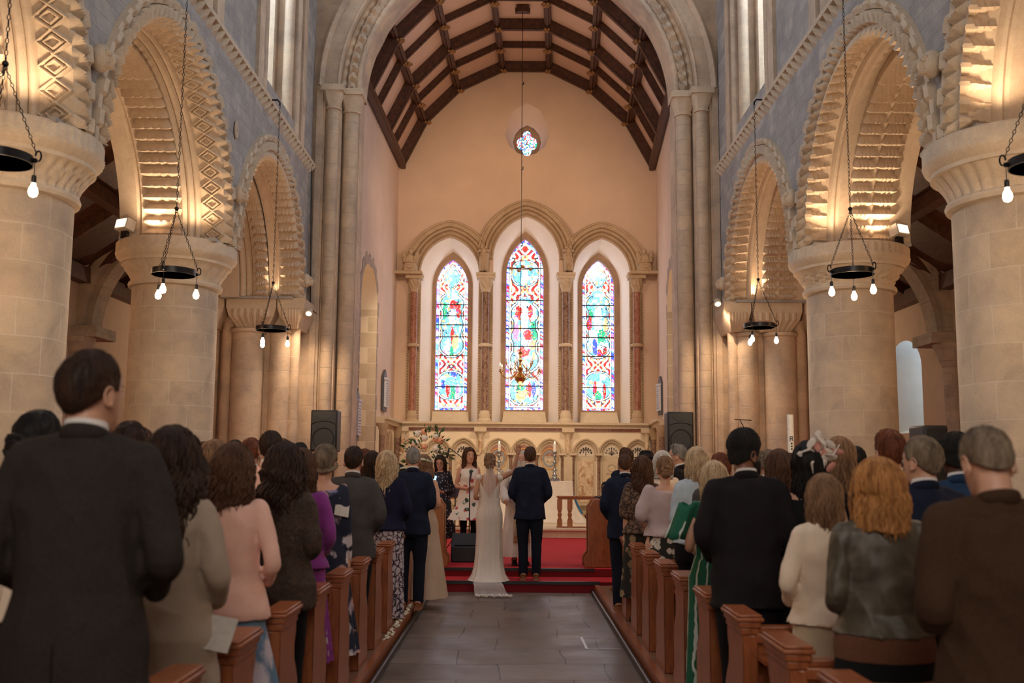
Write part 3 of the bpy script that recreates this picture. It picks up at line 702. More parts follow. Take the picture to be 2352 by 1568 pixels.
# stained glass: colours computed cell by cell like real panes of glass
import colorsys
def glass(idx, path, seedv):
    xs = [p[0] for p in path]; zs = [p[1] for p in path]; x0, x1, z0, z1 = min(xs), max(xs), min(zs), max(zs)
    W = x1-x0; Hh = z1-z0; nx = 112; nz = int(nx*Hh/W)
    top = sorted([p for p in path], key=lambda p: p[0])
    def ztop(x):
        arcp = [p for p in path if p[1] > z0+Hh*.5]
        arcp = sorted(arcp); 
        for a, b in zip(arcp, arcp[1:]):
            if a[0] <= x <= b[0] and b[0] > a[0]: return a[1]+(b[1]-a[1])*(x-a[0])/(b[0]-a[0])
        return arcp[0][1]
    rnd = random.Random(seedv)
    RED, BLU, LBL, GRN, WHT, AMB, PNK, DRK, PUR = (1.6,.06,.05), (.08,.18,1.6), (.35,1.05,1.6), (.05,.75,.35), (2.4,2.5,2.7), (1.8,.95,.4), (1.8,.5,1.1), (.02,.06,.08), (.5,.15,.9)
    big = idx == 1
    # medallions: centre v (from the bottom, in units of W), half width, half height
    vt = Hh/W
    if big: meds = [(.115*vt, .42, .085*vt, 'q'), (.425*vt, .45, .225*vt, 'l'), (.80*vt, .36, .075*vt, 'q')]
    else: meds = [(.165*vt, .44, .095*vt, 'q'), (.565*vt, .45, .23*vt, 'l'), (.885*vt, .29, .085*vt, 'v')]
    figs = {0: [(.0,.62,.10,.05,WHT),(.05,.70,.13,.03,RED),(-.22,.66,.08,.06,GRN),(.2,.66,.08,.05,RED),(-.05,.50,.20,.06,LBL),(.02,.49,.06,.06,RED),(-.2,.44,.13,.07,LBL),(.1,.45,.10,.05,AMB),(-.12,.38,.12,.09,WHT),(.0,.36,.07,.07,GRN),(-.2,.33,.08,.06,PNK),(.08,.31,.2,.035,PNK),(.25,.33,.12,.05,WHT),(.1,.24,.12,.02,BLU),(-.1,.14,.07,.05,RED),(.05,.12,.08,.06,GRN),(.2,.13,.05,.05,PNK),(-.25,.17,.07,.03,BLU),(0,.19,.2,.03,LBL)],
            1: [(0,.60,.33,.02,WHT),(0,.50,.08,.16,WHT),(-.17,.57,.09,.045,RED),(.16,.57,.07,.045,RED),(-.24,.46,.09,.09,PNK),(.25,.46,.09,.08,GRN),(-.22,.52,.06,.02,WHT),(.22,.535,.06,.02,WHT),(.1,.42,.10,.03,WHT),(.08,.435,.12,.03,RED),(-.02,.34,.16,.03,RED),(.05,.38,.08,.03,WHT),(.25,.38,.12,.03,AMB),(-.3,.38,.12,.03,LBL),(.1,.65,.08,.02,LBL),(0,.80,.12,.05,WHT),(-.15,.80,.08,.04,LBL),(.15,.81,.08,.04,LBL),(-.12,.12,.10,.03,GRN),(.12,.12,.08,.04,RED),(-.05,.09,.2,.03,AMB),(.25,.12,.06,.04,BLU)],
            2: [(.0,.66,.10,.05,WHT),(0,.57,.12,.07,WHT),(-.24,.64,.10,.04,GRN),(.22,.65,.10,.04,LBL),(-.27,.58,.08,.05,RED),(.25,.56,.08,.06,AMB),(-.16,.48,.12,.05,WHT),(.12,.49,.14,.05,GRN),(-.1,.42,.08,.06,BLU),(.1,.40,.12,.05,WHT),(.05,.36,.10,.05,RED),(-.15,.34,.15,.03,PNK),(.22,.37,.08,.05,RED),(0,.28,.22,.03,RED),(-.25,.28,.1,.03,GRN),(-.1,.14,.06,.05,RED),(.05,.14,.08,.06,WHT),(.2,.13,.05,.05,RED),(0,.10,.1,.03,GRN)]}[idx]
    me = MB(); cols = []
    blob = {}
    def hsh(i, j, k=0):
        h = (int(i)*374761393+int(j)*668265263+k*2246822519+seedv*3266489917) & 0xffffffff; h = ((h ^ (h >> 13))*1274126177) & 0xffffffff; return ((h ^ (h >> 16)) & 0xffffff)/16777216.0
    for j in range(nz):
        za = z0+Hh*j/nz; zb = z0+Hh*(j+1)/nz
        for i in range(nx):
            xa = x0+W*i/nx; xb = x0+W*(i+1)/nx; xc = (xa+xb)/2; zc = (za+zb)/2
            zt = ztop(xc)
            if za > zt: continue
            zb2 = min(zb, zt)
            u = (xc-x0)/W-.5; v = (zc-z0)/W; fv = (zc-z0)/Hh
            edge = min(.5-abs(u), (zt-zc)/W*1.1, v)
            # medallion metric
            inside = 9
            for (mv, hw, hv, kd) in meds:
                a = u/hw; b = (v-mv)/hv
                if kd == 'q': q = max(min(math.hypot(a*1.0, (abs(b)-.38)*1.5), 9), 0); q2 = math.hypot((abs(a)-.38)*1.5, b); dd = min(q, q2, math.hypot(a, b)*1.25)
                elif kd == 'v': dd = math.hypot(abs(a)*.7+.3, b*.95) if False else (abs(a)**1.3+abs(b)**1.3)**(1/1.3)
                else:
                    lob = [(0, .0), (0, .72), (0, -.66)]
                    dd = min(math.hypot(a/.98, (b-.60)/.36), math.hypot(a/.98, (b+.58)/.38), math.hypot(a/.95, (b-.02)/.36), max(abs(a)/.78, abs(b)/.80), math.hypot(a/.55, (b-.86)/.2))
                inside = min(inside, dd)
            if edge < .012: c = (.25,.12,1.3)
            elif edge < .075:
                t = int(zc*24+.5*int(i/6)) ; c = [WHT, RED, WHT, BLU, WHT, PNK, LBL][int(hsh(t, i//8)*7)]
            elif edge < .085: c = DRK
            elif edge < .115: c = WHT if inside > 1.0 or True else DRK
            elif edge < .125: c = DRK
            elif inside < .80:
                c = LBL if (hsh(i//9, j//11, 3) > .35) else WHT
                if hsh(i//8, j//8, 5) > .9: c = AMB
                for (fx, fz, fw_, fh, fc) in figs:
                    wob = .35*noise.noise(Vector((xc*14, zc*14, fx*9)))
                    dq = math.hypot((u-fx)/fw_, (fv-fz)/fh)
                    if dq < 1+wob: c = fc if hsh(int(xc*60), int(zc*40), 2) < .85 else [AMB, GRN, BLU, PNK][int(hsh(i//4, j//4)*4)]
                if abs(noise.noise(Vector((xc*9+seedv, zc*9, 0)))) < .026: c = DRK
            elif inside < .86: c = DRK
            elif inside < .95: c = WHT if hsh(int(math.atan2(v-1, u)*20), j//10) < .6 else (AMB if hsh(i//5, j//5) < .5 else LBL)
            elif inside < 1.02: c = DRK
            else:
                # scrolling foliage ground
                q = noise.noise(Vector((abs(u)*9, v*9, seedv)))
                q2 = math.sin(abs(u)*38+3*math.sin(v*14)) 
                if abs(q) < .055: c = DRK
                elif q2 > .35: c = WHT
                elif q2 > .0: c = GRN if q > 0 else BLU
                else: c = RED if q > -.15 else AMB
            k = .8+.5*hsh(i//5, j//5, 9)
            me.add([(xa, EY+.585, za), (xb, EY+.585, za), (xb, EY+.585, zb2), (xa, EY+.585, zb2)], [(0,1,2,3)]); cols += [(c[0]*k, c[1]*k, c[2]*k, 1)]*4
    return me, cols, (x0, x1, z0, z1)
def glass_mat():
    k = N('stained_glass'); a = k.n('VertexColor', layer_name='glass')
    k.col((.02,.02,.02)); k.l(a.outputs['Color'], k.b.inputs['Emission Color']); k.b.inputs['Emission Strength'].default_value = .95; k.rough(.15); return k.mat
M_GLASS = glass_mat()
M_LEAD = plain('lead', (.02,.025,.03), .5, .5)
wlab = ['left stained glass lancet with an angel above kneeling figures', 'tall central stained glass lancet with a crucifixion', 'right stained glass lancet with a risen figure in white']
def put_cols(o, cols):
    ca = o.data.color_attributes.new('glass', 'FLOAT_COLOR', 'CORNER'); ca.data.foreach_set('color', np.array(cols, dtype=np.float32).ravel())
for i in range(3):
    me, cols, (x0, x1, z0, z1) = glass(i, gls[i], 11+i*5)
    o = me.build('window_%d' % (i+2), M_GLASS, None, None, 180); put_cols(o, cols); struct(o, wlab[i])
    m = MB(); H_ = z1-z0
    for fz in ([.155,.36,.485,.565,.625,.70] if i != 1 else [.14,.37,.475,.64,.83]):
        m.bbox(x0, x1, EY+.555, EY+.58, z0+H_*fz-.012, z0+H_*fz+.012)
    m.bbox(x0, x1, EY+.55, EY+.585, z0-.01, z0+.015); m.build('saddle_bars', M_LEAD, o, 'dark iron bars across the glass')
    ar = area('stained_glass_daylight', ((x0+x1)/2, EY+.52, (z0+z1)/2), ((x0+x1)/2, 10, (z0+z1)/2-1), x1-x0, z1-z0, 14, (.8,.85,1)); ar.parent = None
# quatrefoil
m = MB(); cols = []
def inq(x, z):
    u = (x-qc[0])/.26; v = (z-qc[1])/.335
    return min(math.hypot(u, (abs(v)-.52)/1.0)/.46, math.hypot((abs(u)-.50), v/1.0)/.5)
n = 60
hull = []
for j in range(n):
    for i in range(n):
        x = qc[0]-.27+.54*i/n; z = qc[1]-.345+.69*j/n; q = inq(x+.0045, z+.006)
        if q < 1:
            hs = random.Random(i//3*31+j//3*17).random()
            c = (.02,.05,.08) if (.9 < q or .55 < q < .62) else [(2.4,2.5,2.7),(1.5,.08,.06),(2.2,2.3,2.6),(.1,.2,1.5),(.05,.7,.3),(2.3,2.4,2.7),(.4,1.0,1.6)][int(hs*7)]
            m.add([(x, EY+.46, z), (x+.009, EY+.46, z), (x+.009, EY+.46, z+.0115), (x, EY+.46, z+.0115)], [(0,1,2,3)]); cols += [(*c, 1)]*4
        else: hull.append((x, z))
o = m.build('window_5', M_GLASS, None, None, 180); put_cols(o, cols); struct(o, 'small quatrefoil stained glass window high in the east wall')
m = MB()
for j in range(n):
    for i in range(n):
        x = qc[0]-.40+.80*i/n; z = qc[1]-.50+1.0*j/n
        if inq(x+.0066, z+.0083) >= .97: m.add([(x, EY+.455, z), (x+.01335, EY+.455, z), (x+.01335, EY+.455, z+.01668), (x, EY+.455, z+.01668)], [(0,1,2,3)])
bridge(m, byang(q2, qc), byang(q2, qc), .35, .455, True); m.build('quatrefoil_surround', M_FRAME, we, 'brown stone quatrefoil surround')
# moulded arches over the lancets
def parch_px(apex, left, right, spring, n=20):
    ax, az = Epx(*apex); lx, lz = Epx(left, spring); rx, _ = Epx(right, spring); return parch((rx-lx)/2, az-lz, (lx+rx)/2, lz, n)
mould = [(.0,.03),(0,-.03),(.03,-.06),(.06,-.02),(.08,-.07),(.12,-.10),(.15,-.05),(.17,-.11),(.21,-.13),(.24,-.09),(.25,-.13),(.33,-.14),(.34,-.18),(.37,-.19),(.39,-.14),(.39,.02)]
for i, (ap, l, r, sp, cl) in enumerate((((1037,546), 966, 1100, 628, 'left'), ((1209,498), 1133, 1284, 628, 'central'), ((1379,549), 1317, 1446, 630, 'right'))):
    path = outA[i][1:-1]
    m = MB(); path = resample(path, 120)
    lim = [(Epx(1106, 600)[0]), (Epx(1309, 600)[0])]
    def fn(x, z, d, i=i):
        if i == 0: x = min(x, lim[0]+.08)
        if i == 1: x = max(min(x, lim[1]+.06), lim[0]-.06)
        if i == 2: x = max(x, lim[1]-.08)
        return (x, EY+d, z)
    sweep2d(m, path, mould, fn, disp=lambda o, d, s_: (o, d-(.018*max(0, math.sin(s_*34)) if .24 < o < .34 else 0)))
    m.build('arch_moulding', M_BATH, we, '%s moulded arch with a carved leaf band' % cl)
# shaft groups between the windows
for (xa, xb, cl) in ((938, 968, 'far left'), (1100, 1133, 'inner left'), (1283, 1315, 'inner right'), (1445, 1476, 'far right')):
    a, zt = Epx(xa, 630); b, _ = Epx(xb, 630); zb_ = Epx(xa, 973)[1]; cx = (a+b)/2; hw = (b-a)/2
    o = bpy.data.objects.new('window_pier', None); C.objects.link(o); o.parent = we; o['label'] = '%s marble shafted pier between the windows' % cl
    m = MB(); m.bbox(a, b, EY-.02, EY+.2, zb_, zt)
    for e in (a+.02, b-.02):
        z = zb_+.15
        while z < zt-.45: m.ball((e, EY-.03, z), .026, 6, sc3=(1,.8,1)); z += .06
    m.build('diapered_backing', M_BATH, o)
    m = MB(); m.lathe([(.085,zb_+.3),(.085,zt-.42)], 18, (cx, EY-.09, 0)); m.build('marble_shaft', M_MARBD if 'inner' in cl else M_MARBR, o)
    m = MB(); rm = hw*.95; zm = Epx(xa, 794)[1]
    m.lathe([(rm,zb_),(rm,zb_+.08),(rm*.8,zb_+.12),(rm*.85,zb_+.2),(rm*.6,zb_+.30)], 20, (cx, EY-.09, 0)); m.lathe([(.08,zm-.05),(rm*.95,zm-.03),(rm,zm),(rm*.95,zm+.03),(.08,zm+.05)], 20, (cx, EY-.09, 0))
    m.lathe([(rm*.62,zt-.44),(rm*.66,zt-.42),(rm*.62,zt-.40)], 20, (cx, EY-.09, 0))
    rows = []
    for j in range(8):
        u = j/7; rows.append([(cx+(rm*(.6+.45*u)+.022*math.sin(8*t+3*u*PI)*math.sin(u*PI))*math.cos(t), EY-.09+(rm*(.6+.45*u)+.022*math.sin(8*t+3*u*PI)*math.sin(u*PI))*math.sin(t), zt-.40+.28*u) for t in [2*PI*i/48 for i in range(48)]])
    m.grid(rows, True); m.bbox(cx-hw*1.25, cx+hw*1.25, EY-.26, EY+.1, zt-.13, zt-.06); m.bbox(cx-hw*1.35, cx+hw*1.35, EY-.28, EY+.1, zt-.06, zt)
    m.build('leaf_capital', M_BATHP if 'inner' in cl else M_BATH, o)
# ledges and angels
for (xa, xb, xc, f, cl) in ((906, 972, 944, 1, 'left'), (1446, 1511, 1479, -1, 'right')):
    a, z = Epx(xa, 629); b, _ = Epx(xb, 629); m = MB(); m.bbox(a, b, EY-.34, EY, z-.05, z+.02); m.build('ledge', M_BATH, we)
    cx = Epx(xc, 600)[0]; z += .02
    t = thing('angel_statue', '%s carved stone angel with folded wings, sitting where the window arches end' % cl, 'statue', (cx, EY-.20, z), 0, 'carved angels')
    m = MB(); m.lathe([(.17,0),(.18,.08),(.15,.16),(.12,.24),(.105,.34),(.06,.39),(.045,.41)], 16, fn=lambda a_, z_: 1+.08*math.sin(5*a_)); m.ball((f*.02, -.02, .46), .062, 12, sc3=(.9,1,1.15))
    m.tube([(-.10,-.02,.34),(-.13,-.09,.22),(-.02,-.15,.20)], [.038,.032,.022], 8); m.tube([(.10,-.02,.34),(.13,-.09,.22),(.02,-.15,.20)], [.038,.032,.022], 8); m.ball((0, -.12, .09), .10, 10, sc3=(1.2,.8,.7))
    m.ball((f*.02, -.005, .49), .07, 12, sc3=(.95,1,.8)); m.build('figure', M_BATH, t)
    m = MB()
    for sx in (-1, 1): m.ball((sx*.13, .05, .32), .2, 12, sc3=(.33,.22,1.0), R=Matrix.Rotation(sx*.22, 3, 'Y'))
    m.build('wings', M_BATH, t)
# corbels between arches
for xc in (1112, 1305):
    x, z = Epx(xc, 580); m = MB(); m.ball((x, EY-.12, z), .13, 12, sc3=(.8,.8,1)); 
    for k in range(6): m.ball((x+.09*math.cos(k*1.05), EY-.2, z+.09*math.sin(k*1.05)), .045, 6)
    m.tube([(x, EY-.12, z-.05), (x, EY-.08, z-.45)], [.12, .1], 8); m.build('leaf_corbel', M_BATH, we)
# crack and small plaster details left in the material; cornice, frieze and dado arcade
def sidewrap(zlo, zhi, dep, mat, name, lab=None, Yend=20.55):
    m = MB(); d = dep
    m.bbox(XL1, XR1, EY-d, EY+.05, zlo, zhi)
    for s in (-1, 1):
        xa, xb = wallx(s, Yend), wallx(s, EY-d+.01)
        vs = [(xa, Yend, zlo), (xa-s*d, Yend, zlo), (xb-s*d, EY-d+.01, zlo), (xb, EY-d+.01, zlo)]
        m.add(vs+[(x, y, zhi) for x, y, _ in vs], [(0,1,2,3), (7,6,5,4), (0,4,5,1), (1,5,6,2), (2,6,7,3), (3,7,4,0)])
    return m.build(name, mat, we, lab)
z970, z985, z990, z1015 = Epx(1200,971)[1], Epx(1200,983)[1], Epx(1200,990)[1], Epx(1200,1035)[1]
sidewrap(z985, z970-.04, .17, M_BATHP, 'cornice'); sidewrap(z970-.04, z970+.01, .24, M_BATHP, 'cornice_cap'); sidewrap(z990, z985, .09, M_MARBR, 'marble_frieze', 'thin red marble band')
sidewrap(.43, z990, .06, M_CREAM, 'dado_backing'); sidewrap(.43, .53, .10, plain('skirting_wood', (.5,.25,.12), .5), 'dado_skirting')
GX = [946, 1006, 1065, 1144, 1203, 1262, 1345, 1404, 1464]
zapex = Epx(1200, 998)[1]; zspr = Epx(1200, 1041)[1]; zbase = Epx(1200, 1152)[1]
for gi, gx in enumerate(GX):
    cx = Epx(gx, 1040)[0]; hw = .225; mid = 3 <= gi <= 5
    o = bpy.data.objects.new('dado_arch', None); C.objects.link(o); o.parent = we
    o['label'] = 'blind arch behind the altar with a patterned star panel' if mid else 'blind pointed arch of the dado with a panel beneath a carved tympanum'
    m = MB(); path = parch(hw, .27, cx, zspr, 10); sweep2d(m, path, [(0,-.06),(0,-.12),(.02,-.13),(.03,-.10),(.045,-.10),(.05,-.15),(.075,-.16),(.085,-.12),(.085,-.06)], lambda x, z, d: (x, EY+d, z)); m.build('arch_moulding', M_BATHP, o)
    m = MB(); p2 = parch(hw, .27, cx, zspr, 10); m.poly([(cx+hw, .6), *p2[::-1], (cx-hw, .6)][::-1], [], lambda x, z: (x, EY-.062, z)); m.build('recess_panel', M_BATHP, o)
    # inner pointed tympanum
    m = MB(); p3 = parch(hw-.045, .22, cx, zspr-.02, 8); m.poly(([(cx+hw-.045, zspr-.06)]+p3[::-1]+[(cx-hw+.045, zspr-.06)])[::-1], [], lambda x, z: (x, EY-.066, z)); m.build('tympanum', plain('tympanum_stone', (.70,.62,.50), .7) if not mid else M_MARBR, o)
    m = MB()
    if not mid:
        for k in range(7):
            a = PI*(k+.5)/7; r_ = .13; m.ball((cx+r_*math.cos(a), EY-.07, zspr+r_*math.sin(a)), .016 if gi % 2 else .022, 6, sc3=(1,.3,1.3)); 
            if gi % 2 == 0: m.ball((cx+.06*math.cos(a), EY-.07, zspr+.02+.08*math.sin(a)), .016, 6, sc3=(1,.3,1))
            else: m.tube([(cx, EY-.07, zspr-.02), (cx+.09*math.cos(a), EY-.07, zspr+.09*math.sin(a))], .006, 5)
        m.tube([(cx, EY-.07, zspr-.04), (cx, EY-.07, zspr+.16)], .008, 5)
        m.build('dark_foliage_inlay', plain('inlay', (.06,.04,.03), .6), o, 'dark inlaid foliage')
        m = MB(); m.bbox(cx-.165, cx+.165, EY-.075, EY-.06, zbase, zspr-.15); m.build('marble_panel', M_MARB if gi % 2 == 0 else M_BATHP, o, 'veined orange marble panel' if gi % 2 == 0 else 'carved cream stone panel')
        if gi % 2:
            m = MB()
            for k in range(3): m.bbox(cx-.13, cx+.13, EY-.085, EY-.07, zbase+.08+k*.28, zbase+.10+k*.28); m.tube([(cx+.09*math.cos(t), EY-.08, zbase+.22+k*.28+.08*math.sin(t)) for t in [2*PI*i/12 for i in range(12)]], .008, 5, closed=True)
            m.build('panel_carving', M_BATH, o)
    else:
        cb = plain('blue_grey_inlay', (.30,.33,.36), .6); ob = plain('ochre_inlay', (.62,.33,.12), .6)
        zc_ = zspr-.12
        m = MB(); rows = []
        for rr in (.16, .12): rows.append([(cx+rr*math.cos(t), EY-.072, zc_+rr*1.2*math.sin(t)) for t in [2*PI*i/24 for i in range(24)]])
        m.grid(rows, True); 
        for k in range(8): m.box((cx+.10*(-1)**k, EY-.072, zc_-.30-.07*k), (.05, .01, .05), Matrix.Rotation(PI/4, 3, 'Y'))
        m.build('grey_inlay', cb, o)
        m = MB(); rows = []
        for rr in (.20, .175): rows.append([(cx+rr*math.cos(t), EY-.071, zc_+rr*1.25*math.sin(t)) for t in [2*PI*i/24 for i in range(24)]])
        m.grid(rows, True)
        for k in range(8): m.box((cx-.10*(-1)**k, EY-.072, zc_-.30-.07*k), (.05, .01, .05), Matrix.Rotation(PI/4, 3, 'Y'))
        m.build('ochre_inlay', ob, o)
        m = MB()
        for q in range(2): 
            tp = [(cx+.085*math.cos(t), EY-.075, zc_+.1*math.sin(t)) for t in [PI/2+q*PI+2*PI*i/3 for i in range(3)]]; m.tube(tp, .009, 5, closed=True)
        m.build('star', M_WHITEPL, o, 'six pointed star')
# small marble colonnettes with caps between bays; taller ones between the three groups
cxs = sorted(set([Epx(g-29.6, 1040)[0] for g in GX if g not in ()]+[Epx(g+29.6, 1040)[0] for g in GX]))
mer = []
for x in cxs:
    if not mer or x-mer[-1] > .2: mer.append(x)
col_o = bpy.data.objects.new('dado_colonnettes', None); C.objects.link(col_o); col_o.parent = we
for x in mer:
    m = MB(); m.lathe([(.05,zbase),(.05,zbase+.05),(.036,zbase+.08),(.036,zspr-.1),(.045,zspr-.08),(.06,zspr-.03),(.075,zspr-.03),(.075,zspr+.01),(.04,zspr+.015)], 14, (x, EY-.12, 0)); m.build('colonnette', [M_MARBD, M_BATHP][0], col_o)
    m = MB(); m.bbox(x-.085, x+.085, EY-.20, EY-.06, zspr-.035, zspr+.012); m.bbox(x-.07, x+.07, EY-.18, EY-.06, zbase-.03, zbase+.05); m.build('colonnette_cap', M_BATHP, col_o)
for px in (1104, 1304, 926, 1484):
    x = Epx(px, 1000)[0]; m = MB(); m.lathe([(.05,zspr),(.05,z985-.22)], 14, (x, EY-.14, 0)); m.build('marble_shaft', M_MARB, col_o)
    m = MB(); m.lathe([(.055,z985-.22),(.06,z985-.17),(.10,z985-.10),(.12,z985-.09)], 12, (x, EY-.14, 0), fn=lambda a, z: 1+.12*math.sin(6*a)); m.bbox(x-.14, x+.14, EY-.24, EY, z985-.09, z985+.0); m.bbox(x-.10, x+.10, EY-.16, EY, .5, zspr); m.build('leaf_capital', M_BATHP, col_o)
m = MB(); m.bbox(XL1, XR1, EY-.13, EY, .53, .62); m.bbox(XL1, XR1, EY-.16, EY, zbase-.07, zbase-.02); m.build('dado_plinth', M_BATHP, we)
# returns of the dado along the side walls: two narrow lancets each
for s in (-1, 1):
    m = MB(); m2 = MB()
    for yy in (20.62, 22.8):
        x = wallx(s, yy)-s*.12; m2.lathe([(.06,.5),(.06,z985-.25)], 12, (x, yy, 0)); m.lathe([(.06,z985-.25),(.11,z985-.10),(.13,z985)], 12, (x, yy, 0))
    for yc in (21.35, 21.95):
        path = [(yc-.16, .8)]+parch(.16, .4, yc, zspr, 8)+[(yc+.16, .8)]
        sweep2d(m, path, [(0,-.05),(0,-.02),(.03,-.0),(.06,-.03),(.06,-.05)], lambda y, z, d: (wallx(s, y)-s*(.12+d), y, z), flip=(s > 0))
    m.build('side_arcade', M_BATH, we); m2.build('marble_shaft', M_MARBD, we)

# chancel roof: polygonal ceiling, ribs, purlins, bosses
m = MB(); ysr = [Y0c-.2, EY+.1]
m.grid([[RP(i, y, .10) for i in range(8)] for y in (17.44, EY)])
roof = struct(m.build('ceiling_chancel', M_ROOFPLAS, ang=10), 'pink plaster chancel ceiling in seven facets')
ribY = [EY-.06, 21.78, 20.65, 19.45, 18.3, 17.5]
for k, y in enumerate(ribY):
    main = k % 2 == 0; wd, dp = (.17, .20) if main else (.10, .11)
    m = MB()
    for i in range(7):
        a, b = RP(i, y), RP(i+1, y); d = (b-a).normalized(); nrm = Vector((-d.z, 0, d.x)); 
        if nrm.z < 0: nrm = -nrm
        R = Matrix((d, Vector((0,1,0)), nrm)).transposed(); m.box((a+b)/2+nrm*(.10-dp/2), ((b-a).length+.06, wd, dp), R); m.box((a+b)/2+nrm*(.10-dp-.015), ((b-a).length+.03, wd*.5, .04), R)
    m.build('roof_rib', M_DARKWOOD, roof, 'heavy main rib' if main else 'slender intermediate rib')
for i in range(1, 7):
    m = MB(); a, b = RP(i, 17.44), RP(i, EY); d = (b-a).normalized()
    nrm = Vector((a.x-(wallx(-1,17.5)+wallx(1,17.5))/2, 0, a.z-EAVE+.6)).normalized(); sd = d.cross(nrm).normalized(); nrm = sd.cross(d).normalized()
    R = Matrix((sd, d, nrm)).transposed(); m.box((a+b)/2+nrm*.02, (.14, (b-a).length, .15), R); m.box((a+b)/2-nrm*.07, (.06, (b-a).length, .05), R); m.build('roof_purlin', M_DARKWOOD, roof)
for s in (-1, 1):
    m = MB(); a, b = Vector((wallx(s, 17.44), 17.44, EAVE)), Vector((wallx(s, EY), EY, EAVE)); d = (b-a).normalized(); R = Matrix((Vector((d.y, -d.x, 0)), d, Vector((0,0,1)))).transposed()
    m.box((a+b)/2+Vector((-s*.07, 0, .03)), (.18, (b-a).length, .16), R); m.box((a+b)/2+Vector((-s*.10, 0, -.06)), (.10, (b-a).length, .05), R); m.build('wall_plate', M_DARKWOOD, roof, 'carved wall plate at the eaves')
M_BOSS = plain('gilded_boss', (.33,.17,.06), .5, .2, .3, 20)
for y in ribY[:-1]:
    for i in range(1, 7):
        p = RP(i, y, -.13); m = MB(); m.ball(p, .05, 8)
        for q in range(6): m.ball(p+Vector((.07*math.cos(q*1.047), .07*math.sin(q*1.047), .0)), .035, 6)
        m.build('roof_boss', M_BOSS, roof, 'gilded leaf boss')
# ------------------------------------------------------------------ pews
PEWY = [1.75, 2.6, 3.45, 4.3, 5.15, 6.0, 6.88, 7.76, 8.63, 9.45, 10.3, 11.15]
PXH = 1.15; PTOP = .815
def make_pew(s):
    t = thing('church_pew', 'pew', 'pew')
    e = MB()
    # end panel profile in (y, z): back at y=0, seat side at +y
    prof = [(-.04,0),(.40,0),(.40,.10),(.37,.13),(.37,.40),(.33,.46),(.28,.52),(.27,.60),(.30,.66),(.30,PTOP-.10),(-.04,PTOP-.10)]
    x0, x1 = 0, s*.075
    n = len(prof); e.add([(x0, y, z) for y, z in prof]+[(x1, y, z) for y, z in prof], [tuple(range(n)) if s < 0 else tuple(range(n))[::-1], tuple(range(n, 2*n))[::-1] if s < 0 else tuple(range(n, 2*n))]+[((i, i+n, (i+1) % n+n, (i+1) % n) if s > 0 else (i, (i+1) % n, (i+1) % n+n, i+n)) for i in range(n)])
    panel = e.build('end_panel', M_PEW, t, bevel=.008)
    c = MB()
    for k, (ex, zz, h) in enumerate(((.008, PTOP-.10, .035), (.018, PTOP-.065, .03), (.030, PTOP-.035, .02), (.022, PTOP-.015, .015))):
        c.bbox(min(-s*ex, x1+s*ex), max(-s*ex, x1+s*ex), -.04-ex, .30+ex, zz, zz+h)
    c.build('end_cap', M_PEW, panel, 'moulded cap', bevel=.006)
    L = 2.28
    b = MB(); xa, xb = (s*.07, s*L); xa, xb = min(xa, xb), max(xa, xb)
    b.bbox(xa, xb, .0, .03, .38, PTOP-.14); 
    for k in range(4): xx = xa+(xb-xa)*k/3; b.bbox(max(xa, xx-.04), min(xb, xx+.04), -.015, .0, .15, PTOP-.14)
    b.bbox(xa, xb, -.015, .0, .52, .58); b.bbox(xa, xb, .0, .025, .12, .38)
    b.build('backrest', M_PEW, t)
    r = MB(); r.bbox(xa, xb, -.05, .05, PTOP-.14, PTOP-.09); r.bbox(xa, xb, -.03, .04, PTOP-.09, PTOP-.06); r.build('top_rail', M_PEW, t, bevel=.006)
    q = MB(); q.bbox(xa, xb, .03, .40, .40, .435); q.build('seat', M_PEW, t, bevel=.006)
    h = MB(); h.bbox(xa, xb, -.22, -.01, .60, .62); h.build('book_shelf', M_PEW, t)
    return t
ordn = ['first', 'second', 'third', 'fourth', 'fifth', 'sixth', 'seventh', 'eighth', 'ninth', 'tenth', 'eleventh', 'twelfth']
for s, nm in ((-1, 'left'), (1, 'right')):
    pr = make_pew(s)
    for i, y in enumerate(PEWY):
        o = pr if i == 0 else copy_tree(pr)
        o.location = (s*PXH, y, .10)
        n = len(PEWY)-1-i
        o['label'] = 'oak pew with stepped end cap, %s from the chancel, %s of the aisle' % (ordn[n], nm); o['group'] = 'oak pews on the %s of the aisle' % nm
# tall desk ends at the chancel step
def desk(s, x, y, zb, lab):
    t = thing('choir_desk', lab, 'desk', (x, y, zb))
    def side(dy):
        m = MB(); prof = [(0,0),(s*.36,0),(s*.36,.90),(s*.28,.915),(s*.10,.93),(s*.06,.915),(s*.035,.86),(s*.0,.82),(0,.20),(-s*.06,.12),(-s*.06,0)]
        n = len(prof); m.add([(a, dy, b) for a, b in prof]+[(a, dy+.05, b) for a, b in prof], [tuple(range(n)), tuple(range(n, 2*n))[::-1]]+[(i, i+n, (i+1) % n+n, (i+1) % n) for i in range(n)])
        m.build('end_panel', M_OAK if s < 0 else M_PEW, t, bevel=.01)
    side(0); side(.42)
    m = MB(); m.bbox(min(s*.03, s*.36), max(s*.03, s*.36), .05, .42, .70, .74); m.bbox(min(s*.03, s*.36), max(s*.03, s*.36), .2, .25, .05, .70); m.bbox(min(s*.36, s*1.9), max(s*.36, s*1.9), -.0, .05, 0, .88); m.build('desk_front', M_OAK if s < 0 else M_PEW, t)
desk(-1, -.95, 13.95, .249, 'tall pale oak choir desk beside the left chancel step')
desk(1, 1.05, 13.95, .249, 'tall brown oak choir desk beside the right chancel step')
